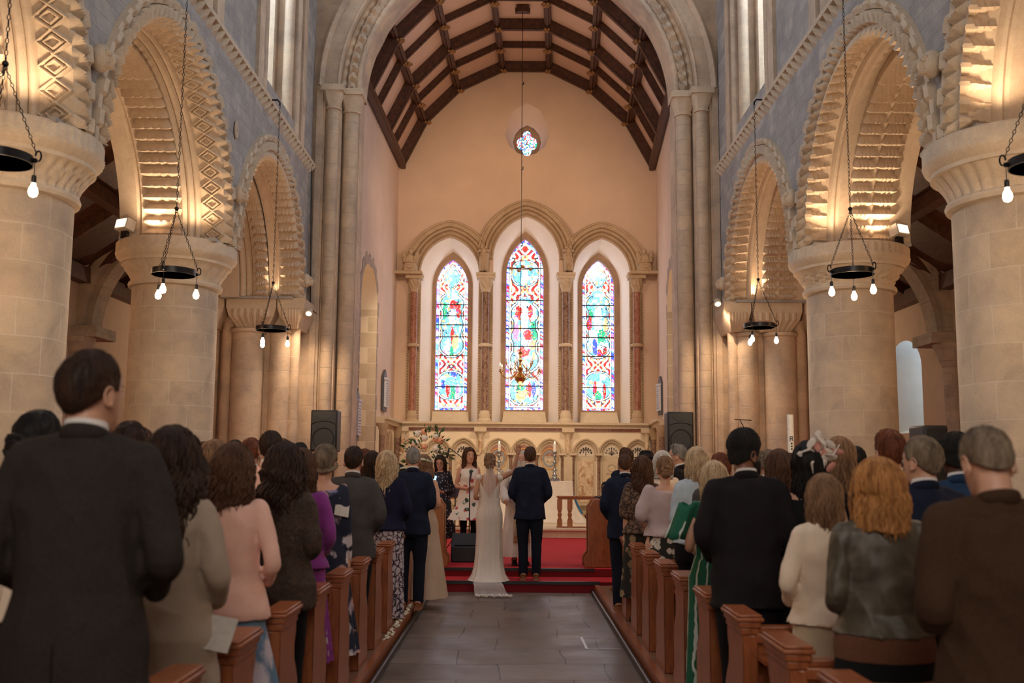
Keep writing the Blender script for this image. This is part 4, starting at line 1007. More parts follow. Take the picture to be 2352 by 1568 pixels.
# altar with cloth and candlesticks
AX0, AX1, AYf, AYb, AZ, FZ = -.62, 1.28, 21.5, 22.35, 1.29, .43
t = thing('altar', 'altar table hidden under its long white cloth', 'altar', (0, 0, 0))
m = MB(); m.bbox(AX0+.04, AX1-.04, AYf+.04, AYb-.04, FZ, AZ-.01); m.build('altar_body', M_OAK, t)
m = MB(); n = 220; rows = []
def rect(u, ex):
    x0, x1, y0, y1 = AX0-ex, AX1+ex, AYf-ex*.6, AYb+.0
    per = [(x1-x0), (y1-y0), (x1-x0), (y1-y0)]; tot = sum(per); d = u*tot
    if d < per[0]: return x0+d, y0, (0, -1)
    d -= per[0]
    if d < per[1]: return x1, y0+d, (1, 0)
    d -= per[1]
    if d < per[2]: return x1-d, y1, (0, 1)
    d -= per[2]; return x0, y1-d, (-1, 0)
for j in range(17):
    v = j/16; row = []
    for i in range(n):
        u = i/n; ex = .34*v**2.6; x, y, nn = rect(u, ex if True else 0)
        wv = .035*v*math.sin(u*2*PI*13+math.sin(u*40))+.02*v*math.sin(u*2*PI*29)
        row.append((x+nn[0]*wv, min(y+nn[1]*wv, AYb+.1), AZ-(AZ-FZ-.004)*min(1, v*1.02)))
    rows.append(row)
m.grid(rows[::-1], True); m.bbox(AX0-.002, AX1+.002, AYf-.002, AYb+.002, AZ-.01, AZ+.004)
tag(m.build('altar_cloth', plain('white_linen', (.80,.74,.66), .85, 0, .05, 8, .1)), 'white linen cloth draped to the floor over the altar', 'cloth')
m = MB(); m.bbox(AX1-.55, AX1+.015, AYf-.035, AYf-.01, .95, 1.0); c_ = at(1383, 1165, 21.6)
m2 = MB(); m2.tube([(AX1+.03, AYf+.2, 1.0), (AX1+.11, AYf+.1, .8), (AX1+.2, AYf, .62)], [.02,.02,.025], 6); tag(m2.build('blue_ribbon', plain('blue_cloth', (.03,.18,.42), .8)), 'blue cloth edge hanging at the right corner of the altar', 'ribbon')
M_SILV = plain('dark_silver', (.30,.32,.36), .28, .9, .2, 30)
M_WAX = plain('candle_wax', (.92,.88,.80), .5)
M_FLAME = emit('flame', (1,.62,.25), 30)
def candlestick(x, y, z, lab):
    t = thing('candlestick', lab, 'candlestick', (x, y, z), 0, 'candlesticks on the altar')
    m = MB(); m.lathe([(.10,0),(.105,.02),(.07,.05),(.05,.09),(.06,.12),(.03,.16),(.018,.2),(.04,.24),(.018,.28),(.018,.36),(.045,.40),(.018,.44),(.016,.50),(.035,.54),(.02,.58),(.06,.62),(.06,.635),(.02,.64)], 18)
    for k in range(3): a = k*2.09+.5; m.tube([(.05*math.cos(a),.05*math.sin(a),.05),(.10*math.cos(a),.10*math.sin(a),.05),(.12*math.cos(a),.12*math.sin(a),.012)], [.012,.016,.02], 8)
    for zz in (.24, .40, .54):
        for k in range(4): a = k*PI/2; m.ball((.045*math.cos(a), .045*math.sin(a), zz), .014, 6)
    m.build('stick', M_SILV, t)
    m = MB(); m.lathe([(.034,.63),(.034,.80),(.028,.815),(.005,.81)], 16); cd = m.build('candle', M_WAX, t, 'white candle')
    m = MB(); m.lathe([(.001,.81),(.007,.825),(.006,.84),(.001,.862)], 8); m.build('flame', M_FLAME, cd)
    point('candle_light', (x, y, z+.9), 1.2, (1,.6,.3), .02)
candlestick(at(1146,1100,21.9).x, 21.9, AZ+.004, 'silver candlestick with a lit white candle on the left of the altar')
candlestick(at(1274,1100,21.9).x, 21.9, AZ+.004, 'silver candlestick with a lit white candle on the right of the altar')
# communion rails
def railing(x0, x1, lab, posts):
    t = thing('communion_rail', lab, 'railing', ((x0+x1)/2, 19.75, .43)); w_ = (x1-x0)/2
    m = MB(); m.bbox(-w_, w_, -.05, .05, .58, .615); m.bbox(-w_+.02, w_-.02, -.03, .03, .545, .58); m.build('handrail', M_OAK, t, bevel=.008)
    m = MB(); m.bbox(-w_, w_, -.02, .02, 0, .025); m.build('foot_rail', M_PEW, t)
    for x in posts:
        m = MB(); m.box((x-(x0+x1)/2, 0, .45), (.10, .07, .20)); m.box((x-(x0+x1)/2, 0, .08), (.10, .07, .16)); m.lathe([(.03,.15),(.042,.18),(.03,.2),(.045,.25),(.03,.3),(.045,.33),(.035,.35)], 14, (x-(x0+x1)/2, 0, 0)); m.build('post', M_OAK, t)
railing(.86, 2.9, 'oak communion rail with turned posts on the right, in front of the altar', [.92, 1.12, 1.9, 2.7])
railing(-2.6, -.72, 'oak communion rail with turned posts on the left, behind the singer', [-.78, -1.0, -1.8, -2.4])

# ------------------------------------------------------------------ chandeliers
M_BULB = emit('bulb_glow', (1,.66,.36), 22)
def chain(m, a, b, link=.035, r=.0045):
    a, b = Vector(a), Vector(b); L = (b-a).length; n = max(2, int(L/link)); d = (b-a)/n
    t = d.normalized(); x = t.cross(Vector((0,1,.1))).normalized(); y = t.cross(x)
    for i in range(n):
        c = a+d*(i+.5); s1 = x if i % 2 else y; hl = d.length*.62
        m.tube([c-t*hl, c-t*hl*.4+s1*r*1.8, c+t*hl*.4+s1*r*1.8, c+t*hl, c+t*hl*.4-s1*r*1.8, c-t*hl*.4-s1*r*1.8], r*.62, 4, closed=True)
def chandelier(x, y, z, rot, lab, btm=3.1):
    t = thing('ring_chandelier', lab, 'chandelier', (x, y, z), rot, 'black iron ring chandeliers')
    R = .20
    m = MB(); m.lathe([(R,-.028),(R+.008,-.028),(R+.008,.028),(R,.028),(R-.002,0),(R,-.028)], 48); m.lathe([(R-.03,-.028),(R,-.028),(R,-.022),(R-.03,-.022),(R-.03,-.028)], 48); m.build('ring', M_IRON, t)
    for k in range(3):
        a = 2*PI*k/3; cx, cy = (R+.02)*math.cos(a), (R+.02)*math.sin(a)
        m = MB(); m.ball((cx, cy, 0), .018, 8); m.tube([(cx+.018*math.cos(a)*(1-math.cos(q)), cy+.018*math.sin(a)*(1-math.cos(q)), .03+.035*math.sin(q)) for q in [PI*1.5*i/8 for i in range(9)]], .006, 6)
        m.build('scroll_bracket', M_IRON, t)
        m = MB(); chain(m, (cx, cy, .06), (0, 0, .62), .03); m.build('chain', M_IRON, t)
        m = MB(); m.tube([(cx, cy, -.02), (cx, cy, -.10)], .003, 5); m.lathe([(.014,-.15),(.017,-.13),(.014,-.10),(.004,-.095)], 10, (cx, cy, 0)); lh = m.build('lamp_holder', M_IRON, t)
        m = MB(); m.lathe([(.001,-.245),(.022,-.235),(.031,-.21),(.026,-.185),(.015,-.165),(.013,-.15)], 16, (cx, cy, 0)); m.build('bulb', M_BULB, lh, 'glowing bare bulb')
        wx = x+cx*math.cos(rot)-cy*math.sin(rot); wy = y+cx*math.sin(rot)+cy*math.cos(rot)
        point('bulb_light', (wx, wy, z-.30), 11, WARM2, .03)
    m = MB(); m.ball((0, 0, .635), .022, 10); chain(m, (0, 0, .65), (0, 0, STR-z+.02), .04, .005); m.build('hanging_chain', M_IRON, t)
    s = 1 if x > 0 else -1
    m = MB(); m.tube([(0,0,STR-z+.02),(0,0,STR-z+.06),(s*.03,0,STR-z+.1),(s*.19,0,STR-z+.1)], .012, 8)
    R3 = Matrix.Rotation(-rot, 3, 'Z'); m.v = [tuple(R3@Vector(v)) for v in m.v]; m.build('wall_bracket', M_IRON, t)
for (px, py, Y, rot, lab) in ((398, 634, 9.7, .45, 'second black iron ring chandelier on the left, in front of the second column'),
                         (623, 766, 14.0, .25, 'far black iron ring chandelier on the left, near the chancel arch'),
                         (1958, 632, 9.75, -.9, 'black iron ring chandelier on the right, in front of the leaf carved column'),
                         (1744, 750, 13.4, -.15, 'far black iron ring chandelier on the right, near the chancel arch')):
    p = at(px, py, Y); chandelier(math.copysign(3.31, p.x), Y*3.31/abs(p.x), p.z, rot, lab)
chandelier(-3.33, 6.22, 3.58, .2, 'nearest black iron ring chandelier, cut by the left edge of the photo')
chandelier(3.36, 6.15, 3.58, 2.9, 'nearest black iron ring chandelier, cut by the right edge of the photo')
# brass chandelier of the sanctuary
p = at(1195, 855, 19.95); bt = thing('brass_chandelier', 'brass candle chandelier hanging in front of the central stained glass window', 'chandelier', p)
m = MB(); m.lathe([(.001,-.30),(.02,-.28),(.012,-.25),(.05,-.22),(.11,-.15),(.115,-.10),(.06,-.02),(.03,.0),(.05,.04),(.06,.08),(.03,.12),(.02,.2),(.045,.25),(.02,.30),(.03,.36),(.06,.38),(.02,.42)], 24); m.build('stem', M_BRASS, bt)
for tier, (n, r, z0) in enumerate(((8, .42, 0.0), (5, .28, .16))):
    for k in range(n):
        a = 2*PI*k/n+.3+tier*.4
        m = MB(); pts = [(rr*math.cos(a), rr*math.sin(a), z0+zz) for rr, zz in ((.05,.02),(.14,-.08),(.25*r/.42+.03,-.12),(r-.03,-.06),(r,.0))]; m.tube(pts, .009, 8)
        c = (r*math.cos(a), r*math.sin(a)); m.lathe([(.035,z0),(.04,z0+.01),(.012,z0+.015),(.018,z0+.04),(.02,z0+.05)], 12, (*c, 0)); ar = m.build('arm', M_BRASS, bt)
        m = MB(); m.lathe([(.011,z0+.05),(.011,z0+.12),(.0,z0+.121)], 8, (*c, 0)); cd = m.build('candle', M_WAX, ar)
        m = MB(); m.lathe([(.001,z0+.12),(.011,z0+.14),(.008,z0+.16),(.001,z0+.185)], 8, (*c, 0)); m.build('bulb', emit('candle_bulb', (1,.62,.3), 9), cd)
m = MB(); ztop = at(1203, 38, 19.95).z
m.tube([(0,0,.42), (.0,0,5.5-p.z+.2), (0,0,RP(3,19.95).z-p.z-.02)], .008, 6)
for zz in (at(1200,190,19.95).z, at(1198,385,19.95).z, at(1197,560,19.95).z): m.tube([(0,0,zz-p.z-.05),(.03,0,zz-p.z-.03),(.03,0,zz-p.z+.02)], .012, 6)
m.build('suspension_rod', M_IRON, bt)
m = MB(); m.box((0, 0, RP(3, 19.95).z-p.z+.02), (.26, .14, .16)); m.box((-.13, 0, RP(3,19.95).z-p.z-.02), (.06,.1,.1)); m.box((.13, 0, RP(3,19.95).z-p.z-.02), (.06,.1,.1)); m.build('ceiling_plate', M_DARKWOOD, bt)
m = MB()
for k in range(4): a = k*PI/2+.2; m.tube([(0,0,2.1),(.2*math.cos(a),.2*math.sin(a),2.12)], .01, 6); m.ball((.2*math.cos(a), .2*math.sin(a), 2.12), .04, 8)
m.build('upper_rosettes', M_BRASS, bt)
point('brass_chandelier_light', p+Vector((0, 0, -.4)), 8, WARM2, .2)

# ------------------------------------------------------------------ loudspeakers, floodlights, tablets
M_BLK = plain('black_plastic', (.014,.015,.017), .5, 0, .1, 50)
M_GRL = plain('speaker_grille', (.03,.033,.037), .4, .3, .3, 150)
def pa_speaker(px, pyt, pyb, Y, lab, wpx):
    a = at(px-wpx/2, pyt, Y); b = at(px+wpx/2, pyt, Y); w_ = b.x-a.x; h = .62; zt = a.z
    zf = .249 if Y > 13.8 else 0
    t = thing('loudspeaker', lab, 'loudspeaker', ((a.x+b.x)/2, Y, zf)); z1 = zt-zf; z0 = z1-h
    m = MB(); m.bbox(-w_/2, w_/2, 0, .34, z0, z1); m.build('cabinet', M_BLK, t, bevel=.02)
    m = MB(); m.bbox(-w_/2+.02, w_/2-.02, -.012, .0, z0+.03, z1-.02); m.build('grille', M_GRL, t, bevel=.01)
    m = MB(); m.tube([(.47*w_*math.cos(q), -.016, z1-.235+.07*math.sin(q)) for q in [PI*i/12 for i in range(13)]], .008, 6)
    m.lathe([(.012,0),(.04,.0)], 10, (0, 0, 0)) if False else None
    m.ball((0, -.014, z1-.12), .016, 8, sc3=(1,.4,1))
    m.add([(-.42*w_, -.014, z1-.04), (.42*w_, -.014, z1-.04), (.06, -.02, z1-.14), (-.06, -.02, z1-.14)], [(0,1,2,3)]); m.build('horn', M_BLK, t, 'tweeter horn')
    m = MB(); m.tube([(.155*math.cos(q), -.016, z1-.42+.155*math.sin(q)) for q in [2*PI*i/24 for i in range(24)]], .01, 6, closed=True); m.build('woofer_ring', M_BLK, t)
    for k, nm_ in enumerate((0, 2.1, 4.2)):
        m = MB(); m.tube([(0, .17, .65), (.5*math.cos(nm_+.5), .17+.5*math.sin(nm_+.5), .01)], .014, 8); m.build('leg', M_BLK, t)
    m = MB(); m.tube([(0, .17, .35), (0, .17, z0+.02)], .02, 10); m.build('pole', M_BLK, t)
pa_speaker(745, 941, 1025, 14.9, 'black loudspeaker on a tripod in front of the left chancel arch pier', 61)
pa_speaker(1563, 945, 1025, 14.9, 'black loudspeaker on a tripod in front of the right chancel arch pier', 60)
pa_speaker(2149, 976, 1010, 9.0, 'black loudspeaker top between the two right hand columns', 58)
# flood light boxes on the capitals, pointing up into the arches
M_BOX = plain('cream_metal', (.50,.44,.36), .5)
def flood(loc, rz, lab, size=(.20, .13, .14), tilt=.25):
    t = thing('floodlight', lab, 'floodlight', loc, rz, 'cream floodlight boxes on the capitals')
    R = Matrix.Rotation(tilt, 3, 'X'); m = MB(); m.box((0, 0, .15), size, R); m.build('housing', M_BOX, t, bevel=.008)
    m = MB(); m.bbox(-.05, .05, -.02, .02, 0, .10); m.build('bracket', M_IRON, t)
    m = MB(); m.box(Vector((0, 0, .15))+R@Vector((0, size[1]/2+.004, 0)), (size[0]-.04, .01, size[2]-.04), R); m.build('lens', emit('lamp_lens', (1,.75,.5), 2.2), t)
F_ = [(-3.58, 7.78, 'front of the near left capital', 1), (3.58, 7.78, 'front of the near right capital', 1), (-3.60, 11.98, 'front of the second left capital', 1), (3.60, 11.98, 'front of the second right capital', 1),
      (-4.62, 11.55, 'aisle side of the second left capital', 1), (4.55, 11.55, 'aisle side of the second right capital', 1)]
for x, y, lb, k in F_: flood((x, y, 4.275), (-.5 if x < 0 else .5)+(0 if y > 11.9 or y < 9 else PI), 'cream floodlight box standing on the '+lb)
# lamps hidden behind the boxes graze the arch soffits
for s in (-1, 1):
    for cy in (3.72, 7.87, 12.03):
        for dy in (-.56, .56):
            spot('arch_uplight', (s*4.30, cy+dy, 4.36), (s*4.0, cy+dy*1.9, 6.4), 25, WARM2, 150, 1.0, .04)
            spot('arch_uplight', (s*3.72, cy+dy*.9, 4.36), (s*3.8, cy+dy*1.7, 6.4), 20, WARM2, 150, 1.0, .04)
    for dx in (0,): spot('arch_uplight', (s*3.85, 15.85, 4.40), (s*4.0, 14.3, 6.2), 40, WARM2, 125, 1, .03)
    spot('arch_uplight', (s*3.80, 15.9, 4.35), (s*3.6, 13.4, 6.0), 16, WARM2, 120, 1, .03)
# clip-on spots at the chancel arch responds and beside the near columns
def clip_spot(px, py, Y, tgt, power, lab, ang=110):
    p = at(px, py, Y); t = thing('spotlight', lab, 'spotlight', p)
    m = MB(); m.lathe([(.02,-.05),(.05,-.04),(.06,.03),(.05,.05)], 14); h = m.build('housing', M_BOX, t); h.rotation_euler = (PI*.75, 0, 0)
    m = MB(); m.ball((0, -.035, -.035), .035, 10); m.build('lamp', emit('spot_lamp', (1,.72,.45), 40), t)
    m = MB(); m.tube([(0,.02,.03),(0,.1,.06),(0,.6,.06)], .01, 6); m.build('arm', M_IRON, t)
    spot('spotlight_beam', p+Vector((0, -.12, -.05)), tgt, power, WARM2, ang, 1, .03)
clip_spot(710, 716, 15.75, (-3.1, 16.7, 1.5), 75, 'small lit spotlight clipped to the left chancel arch respond')
clip_spot(1648, 694, 15.75, (3.1, 16.7, 1.5), 75, 'small lit spotlight clipped to the right chancel arch respond')
# lamp seen through the left chancel opening
t = thing('wall_lamp', 'small white wall lamp seen through the tall opening in the left chancel wall', 'lamp', at(833, 722, 21.0)); m = MB(); m.ball((0,0,0), .07, 10, sc3=(.7,.5,1)); m.build('shade', M_WHITEPL, t); m = MB(); m.ball((-.02,0,.12), .03, 8); m.build('bulb', emit('lamp_glow', (1,.8,.55), 12), t)
# memorial tablets
def tablet(s, ya, yb, zt, zb, lab, pale=True):
    cy = (ya+yb)/2; hw = (yb-ya)/2; x = wallx(s, cy)
    t = thing('wall_tablet', lab, 'tablet', (x-s*.012, cy, zb))
    H_ = zt-zb; m = MB(); prof = [(-hw, 0), (hw, 0), (hw, H_*.82), (0, H_), (-hw, H_*.82)]
    m.add([(0, y, z) for y, z in prof]+[(-s*.045, y, z) for y, z in prof], [tuple(range(5)), tuple(range(5, 10))[::-1]]+[(i, (i+1) % 5, (i+1) % 5+5, i+5) for i in range(5)]); m.build('slate_back', plain('slate', (.07,.07,.09), .5), t)
    m = MB(); m.bbox(min(-s*.085, -s*.045), max(-s*.085, -s*.045), -hw*.82, hw*.82, H_*.10, H_*.74); m.bbox(min(-s*.10, -s*.045), max(-s*.10, -s*.045), -hw*.9, hw*.9, H_*.74, H_*.79); m.build('marble_plate', plain('tablet_marble', (.62,.62,.66), .5) if pale else plain('bronze_plate', (.12,.10,.08), .4), t)
    m = MB()
    rr = random.Random(int(zt*100))
    for k in range(10): w_ = hw*rr.uniform(.4, .68); m.bbox(min(-s*.088, -s*.084), max(-s*.088, -s*.084), -w_, w_, H_*(.16+.055*k), H_*(.16+.055*k)+.012)
    m.build('inscription', plain('inscription', (.10,.10,.12), .7), t, 'lines of small engraved lettering')
tablet(-1, 17.9, 18.32, 3.0, 2.05, 'grey marble memorial tablet with a pointed top on the left chancel wall, beside the arch')
tablet(-1, 21.05, 21.6, 3.65, 2.75, 'grey marble memorial tablet with a pointed top on the left chancel wall, beyond the opening')
tablet(1, 21.6, 22.1, 3.6, 2.75, 'pale memorial tablet on the right chancel wall')
m = MB(); m.box((wallx(-1, 18.1)+.03, 18.1, 1.72), (.03, .40, .46)); tag(m.build('bronze_plaque', plain('bronze_plate', (.12,.10,.08), .4)), 'dark rectangular plaque under the left chancel tablet', 'plaque')
# conduit pipes down the left wall by the arch
m = MB(); m.tube([at(712, 378, 16.45)+Vector((0,0,0)), at(716, 378, 16.45), at(713, 700, 16.3)], .012, 6); tag(m.build('conduit', M_IRON), 'thin conduit running down the wall corner left of the chancel arch', 'pipe')
# monitor speaker, music stand, microphone stand
p = at(1042, 1285, 14.5); t = thing('stage_monitor', 'black wedge monitor loudspeaker on the red carpet beside the left choir desk', 'loudspeaker', (-.64, 14.75, .249))
m = MB(); prof = [(-.2,0),(.2,0),(.2,.36),(.05,.40),(-.2,.22)]; n = 5
m.add([(-.24, y, z) for y, z in prof]+[(.24, y, z) for y, z in prof], [tuple(range(5)), tuple(range(5, 10))[::-1]]+[(i, (i+1) % 5, (i+1) % 5+5, i+5) for i in range(5)]); m.build('cabinet', M_BLK, t, bevel=.015)
m = MB(); R = Matrix.Rotation(math.atan2(.18, .25), 3, 'X'); m.box((0, -.082, .318), (.40, .26, .01), R); m.build('grille', M_GRL, t)
def stand(x, y, z, h, lab, kind):
    t = thing('music_stand' if kind == 'music' else 'microphone_stand', lab, 'stand', (x, y, z))
    m = MB(); m.tube([(0,0,.12),(0,0,h)], .009, 8); m.build('pole', M_BLK, t)
    for k in range(3): a = k*2.09+.6; m = MB(); m.tube([(0,0,.28),(.12*math.cos(a),.12*math.sin(a),.12),(.26*math.cos(a),.26*math.sin(a),.008)], .007, 6); m.build('leg', M_BLK, t)
    if kind == 'music':
        m = MB(); m.box((0, .0, h+.06), (.34, .012, .22), Matrix.Rotation(-.5, 3, 'X')); m.box((0, -.05, h-.03), (.34, .05, .01)); m.build('desk', plain('stand_desk', (.06,.03,.05), .5), t)
    else:
        m = MB(); m.tube([(0,0,h),(-.42,.05,h+.30)] if kind == 'boom' else [(0,0,h),(0,-.02,h+.02)], .008, 6)
        e = (-.42,.05,h+.30) if kind == 'boom' else (0,-.02,h+.02); m.tube([e, (e[0]-.04, e[1], e[2]-.16)] if kind == 'boom' else [e, (e[0]+.02, e[1]+.04, e[2]+.16)], [.012, .02], 10); m.build('boom_and_microphone', M_BLK, t)
stand(at(1046,1200,15.9).x, 15.75, .249, .92, 'black music stand between the violinist and the singer', 'music')
q = at(1092, 1050, 15.9); stand(q.x, 15.9, .249, 1.35, 'black boom microphone stand behind the singer', 'boom')
q = at(1079, 1100, 15.0); stand(q.x, 15.02, .249, 1.12, 'straight black microphone stand held by the singer', 'straight')
# paschal candle, wall bracket
p = at(1816, 1005, 11.0); t = thing('paschal_candle', 'tall white paschal candle on a dark stand beside the right hand column', 'candle', (p.x, 11.0, 0))
zt = at(1816, 952, 11.0).z
m = MB(); m.lathe([(.035,1.80),(.035,zt),(.0,zt+.001)], 18); cn = m.build('candle', M_WAX, t)
m = MB(); m.lathe([(.16,0),(.17,.03),(.04,.08),(.022,.2),(.022,1.1),(.04,1.15),(.022,1.2),(.022,1.62),(.07,1.68),(.075,1.72),(.04,1.80)], 16); m.build('stand', M_IRON, t)
m = MB(); zb = at(1816, 1012, 11).z
for a, b in (((-.015,0),(-.015,.045)), ((-.015,.045),(.01,.045)), ((.01,.045),(.015,.035)), ((.015,.035),(.01,.024)), ((.01,.024),(-.015,.024)), ((0,.024),(.016,0))): m.tube([(a[0], -.037, zb+a[1]-1e-4), (b[0], -.037, zb+b[1])], .004, 5)
for k in range(3): m.ball((0, -.036, zb-.03-.03*k), .010, 6)
m.build('painted_letter', M_BLK, cn, 'black painted letter R and cross')
m = MB(); a = at(1687, 963, 15.8); b = at(1726, 965, 15.8); m.tube([a, b], .008, 6); m.tube([a+Vector((.08,0,0)), b+Vector((-.02,.1,-.25))], .006, 6); tag(m.build('wall_bracket', M_IRON), 'thin black iron bracket on the right respond pier', 'bracket')
# flower arrangement behind the violinist
p = at(985, 1062, 17.3); t = thing('flower_arrangement', 'large arrangement of peach and white roses behind the violinist', 'flowers', (p.x, 17.0, .249))
m = MB(); m.lathe([(.18,0),(.16,.05),(.08,.1),(.07,1.1),(.14,1.2),(.18,1.3)], 16); m.build('pedestal', M_BATHP, t)
rr = random.Random(3); m = MB()
for k in range(220):
    d = Vector((rr.gauss(0,1), rr.gauss(0,.7), rr.gauss(0,1))).normalized()*rr.uniform(.15,.42); c = Vector((0,0,1.62))+d; s_ = rr.uniform(.04,.09)
    ax = Vector((rr.gauss(0,1), rr.gauss(0,1), rr.gauss(0,1))).normalized(); e = d.normalized()
    x_ = e.cross(ax).normalized(); m.add([c, c+e*s_*.5+x_*s_*.35, c+e*s_*1.4, c+e*s_*.5-x_*s_*.35], [(0,1,2,3)])
m.build('foliage', plain('leaf_green', (.05,.12,.04), .6), t)
for k in range(26):
    d = Vector((rr.gauss(0,1), -abs(rr.gauss(0,.7)), rr.gauss(0,1))).normalized()*rr.uniform(.22,.36); c = Vector((0,0,1.62))+d; m = MB(); r_ = rr.uniform(.035,.06)
    m.ball(c, r_, 10)
    for q in range(5): m.ball(c+Vector((math.cos(q*1.26), -.3, math.sin(q*1.26)))*r_*.6, r_*.55, 6)
    m.build('rose', plain('peach_petal', (.85,.42,.25), .7) if k % 2 else plain('cream_petal', (.85,.78,.66), .7), t)
# white flowers laid along the left kerb
t = thing('flower_garland', 'string of small white flowers lying along the left kerb near the chancel', 'garland', (-1.10, 10.1, .11))
fm = MB()
for q in range(5): fm.ball((.009*math.cos(q*1.257), .009*math.sin(q*1.257), .006), .009, 6, sc3=(1,1,.6))
fm.ball((0, 0, .010), .006, 6); f0 = fm.build('flower', plain('ivory_flower', (.72,.68,.52), .8), t)
for k in range(54):
    f = f0 if k == 0 else f0.copy()
    if k: C.objects.link(f); f.parent = t
    f.location = (rr.uniform(-.022,.022), -1.1+k*.042, rr.uniform(0,.006)); f.rotation_euler = (rr.uniform(-.5,.5), rr.uniform(-.5,.5), k)
# ------------------------------------------------------------------ people
GUESTS = 'wedding guests standing in the pews'; OCC = {}; SLOTS = [y+.64 for y in PEWY]+[12.6]
def remesh(mb, name, vox, smooth=4, parent=None, mat=None, fold=0.0, fs=7, label=None, extra=None, seed=0, fz=1.0):
    """fuse overlapping closed pieces into one continuous skin"""
    me = bpy.data.meshes.new(name); me.from_pydata(mb.v, [], mb.f); me.validate()
    tmp = bpy.data.objects.new('tmp', me); C.objects.link(tmp)
    r = tmp.modifiers.new('r', 'REMESH'); r.mode = 'VOXEL'; r.voxel_size = vox
    if smooth:
        s_ = tmp.modifiers.new('s', 'SMOOTH'); s_.factor = .6; s_.iterations = smooth
    dg = bpy.context.evaluated_depsgraph_get(); ev = tmp.evaluated_get(dg)
    out = bpy.data.meshes.new_from_object(ev)
    bpy.data.objects.remove(tmp); bpy.data.meshes.remove(me)
    if fold:
        n = len(out.vertices); co = np.empty(n*3, np.float32); out.vertices.foreach_get('co', co); co = co.reshape(-1, 3)
        no = np.empty(n*3, np.float32); out.vertices.foreach_get('normal', no); no = no.reshape(-1, 3)
        for i in range(n):
            p = Vector((co[i][0]*fs+seed, co[i][1]*fs, co[i][2]*fs*fz+seed))
            d = .45*noise.noise(p)+.35*noise.noise(p*2.3)-1.0*(abs(noise.noise(Vector((p.x*.9+p.z*.6, p.y*.9, p.z*.7-p.x*.5))))**.7-.4)
            co[i] += no[i]*fold*d
        out.vertices.foreach_set('co', co.ravel())
    if extra is not None and len(extra.v):
        b = len(out.vertices)
        bm = bmesh.new(); bm.from_mesh(out); e2 = bpy.data.meshes.new('e'); e2.from_pydata(extra.v, [], extra.f); bm.from_mesh(e2); bm.to_mesh(out); bm.free(); bpy.data.meshes.remove(e2)
    out.name = name; out.materials.clear(); out.materials.append(mat)
    return fin(out, name, parent, label, 180)
def ell(m, rings, n=20):
    """closed loft of horizontal ellipses (cx,cy,z,rx,ry)"""
    m.grid([[(cx+rx*math.cos(2*PI*k/n), cy+ry*math.sin(2*PI*k/n), z) for k in range(n)] for (cx, cy, z, rx, ry) in rings], True, True)
def skinmat(name, c):
    if name in MATS: return MATS[name]
    k = N(name); f = k.noise(k.mapping(), 9, 4); k.col(k.ramp(f, [(.3, [x*.88 for x in c]), (.7, [min(1, x*1.08) for x in c])])); k.rough(.5)
    k.b.inputs['Subsurface Weight'].default_value = .12; k.b.inputs['Subsurface Radius'].default_value = (.02,.006,.003); MATS[name] = k.mat; return k.mat
SKIN = skinmat('fair_skin', (.62,.34,.23)); SKIN2 = skinmat('tanned_skin', (.48,.24,.14)); SKIND = skinmat('dark_skin', (.10,.042,.024)); SKINB = skinmat('brown_skin', (.26,.12,.07))
def cloth(name, c, rough=.9, var=.15, scale=60, bump=.25, weave=True):
    if name in MATS: return MATS[name]
    k = N(name); v = k.mapping(); f = k.noise(v, scale*3, 3, .7); g = k.noise(v, 5, 4)
    k.col(k.mix(.5, k.ramp(f, [(.3, [x*(1-var) for x in c]), (.7, [min(1, x*(1+var)) for x in c])]), k.ramp(g, [(.3, [x*.85 for x in c]), (.7, [min(1, x*1.15) for x in c])])))
    k.rough(rough); k.b.inputs['Sheen Weight'].default_value = .12 if rough > .7 and max(c) > .15 else 0; k.b.inputs['Specular IOR Level'].default_value = .2 if max(c) < .15 else .4
    h = k.noise(v, scale*6, 2); k.bump(h, bump, .002); MATS[name] = k.mat; return k.mat
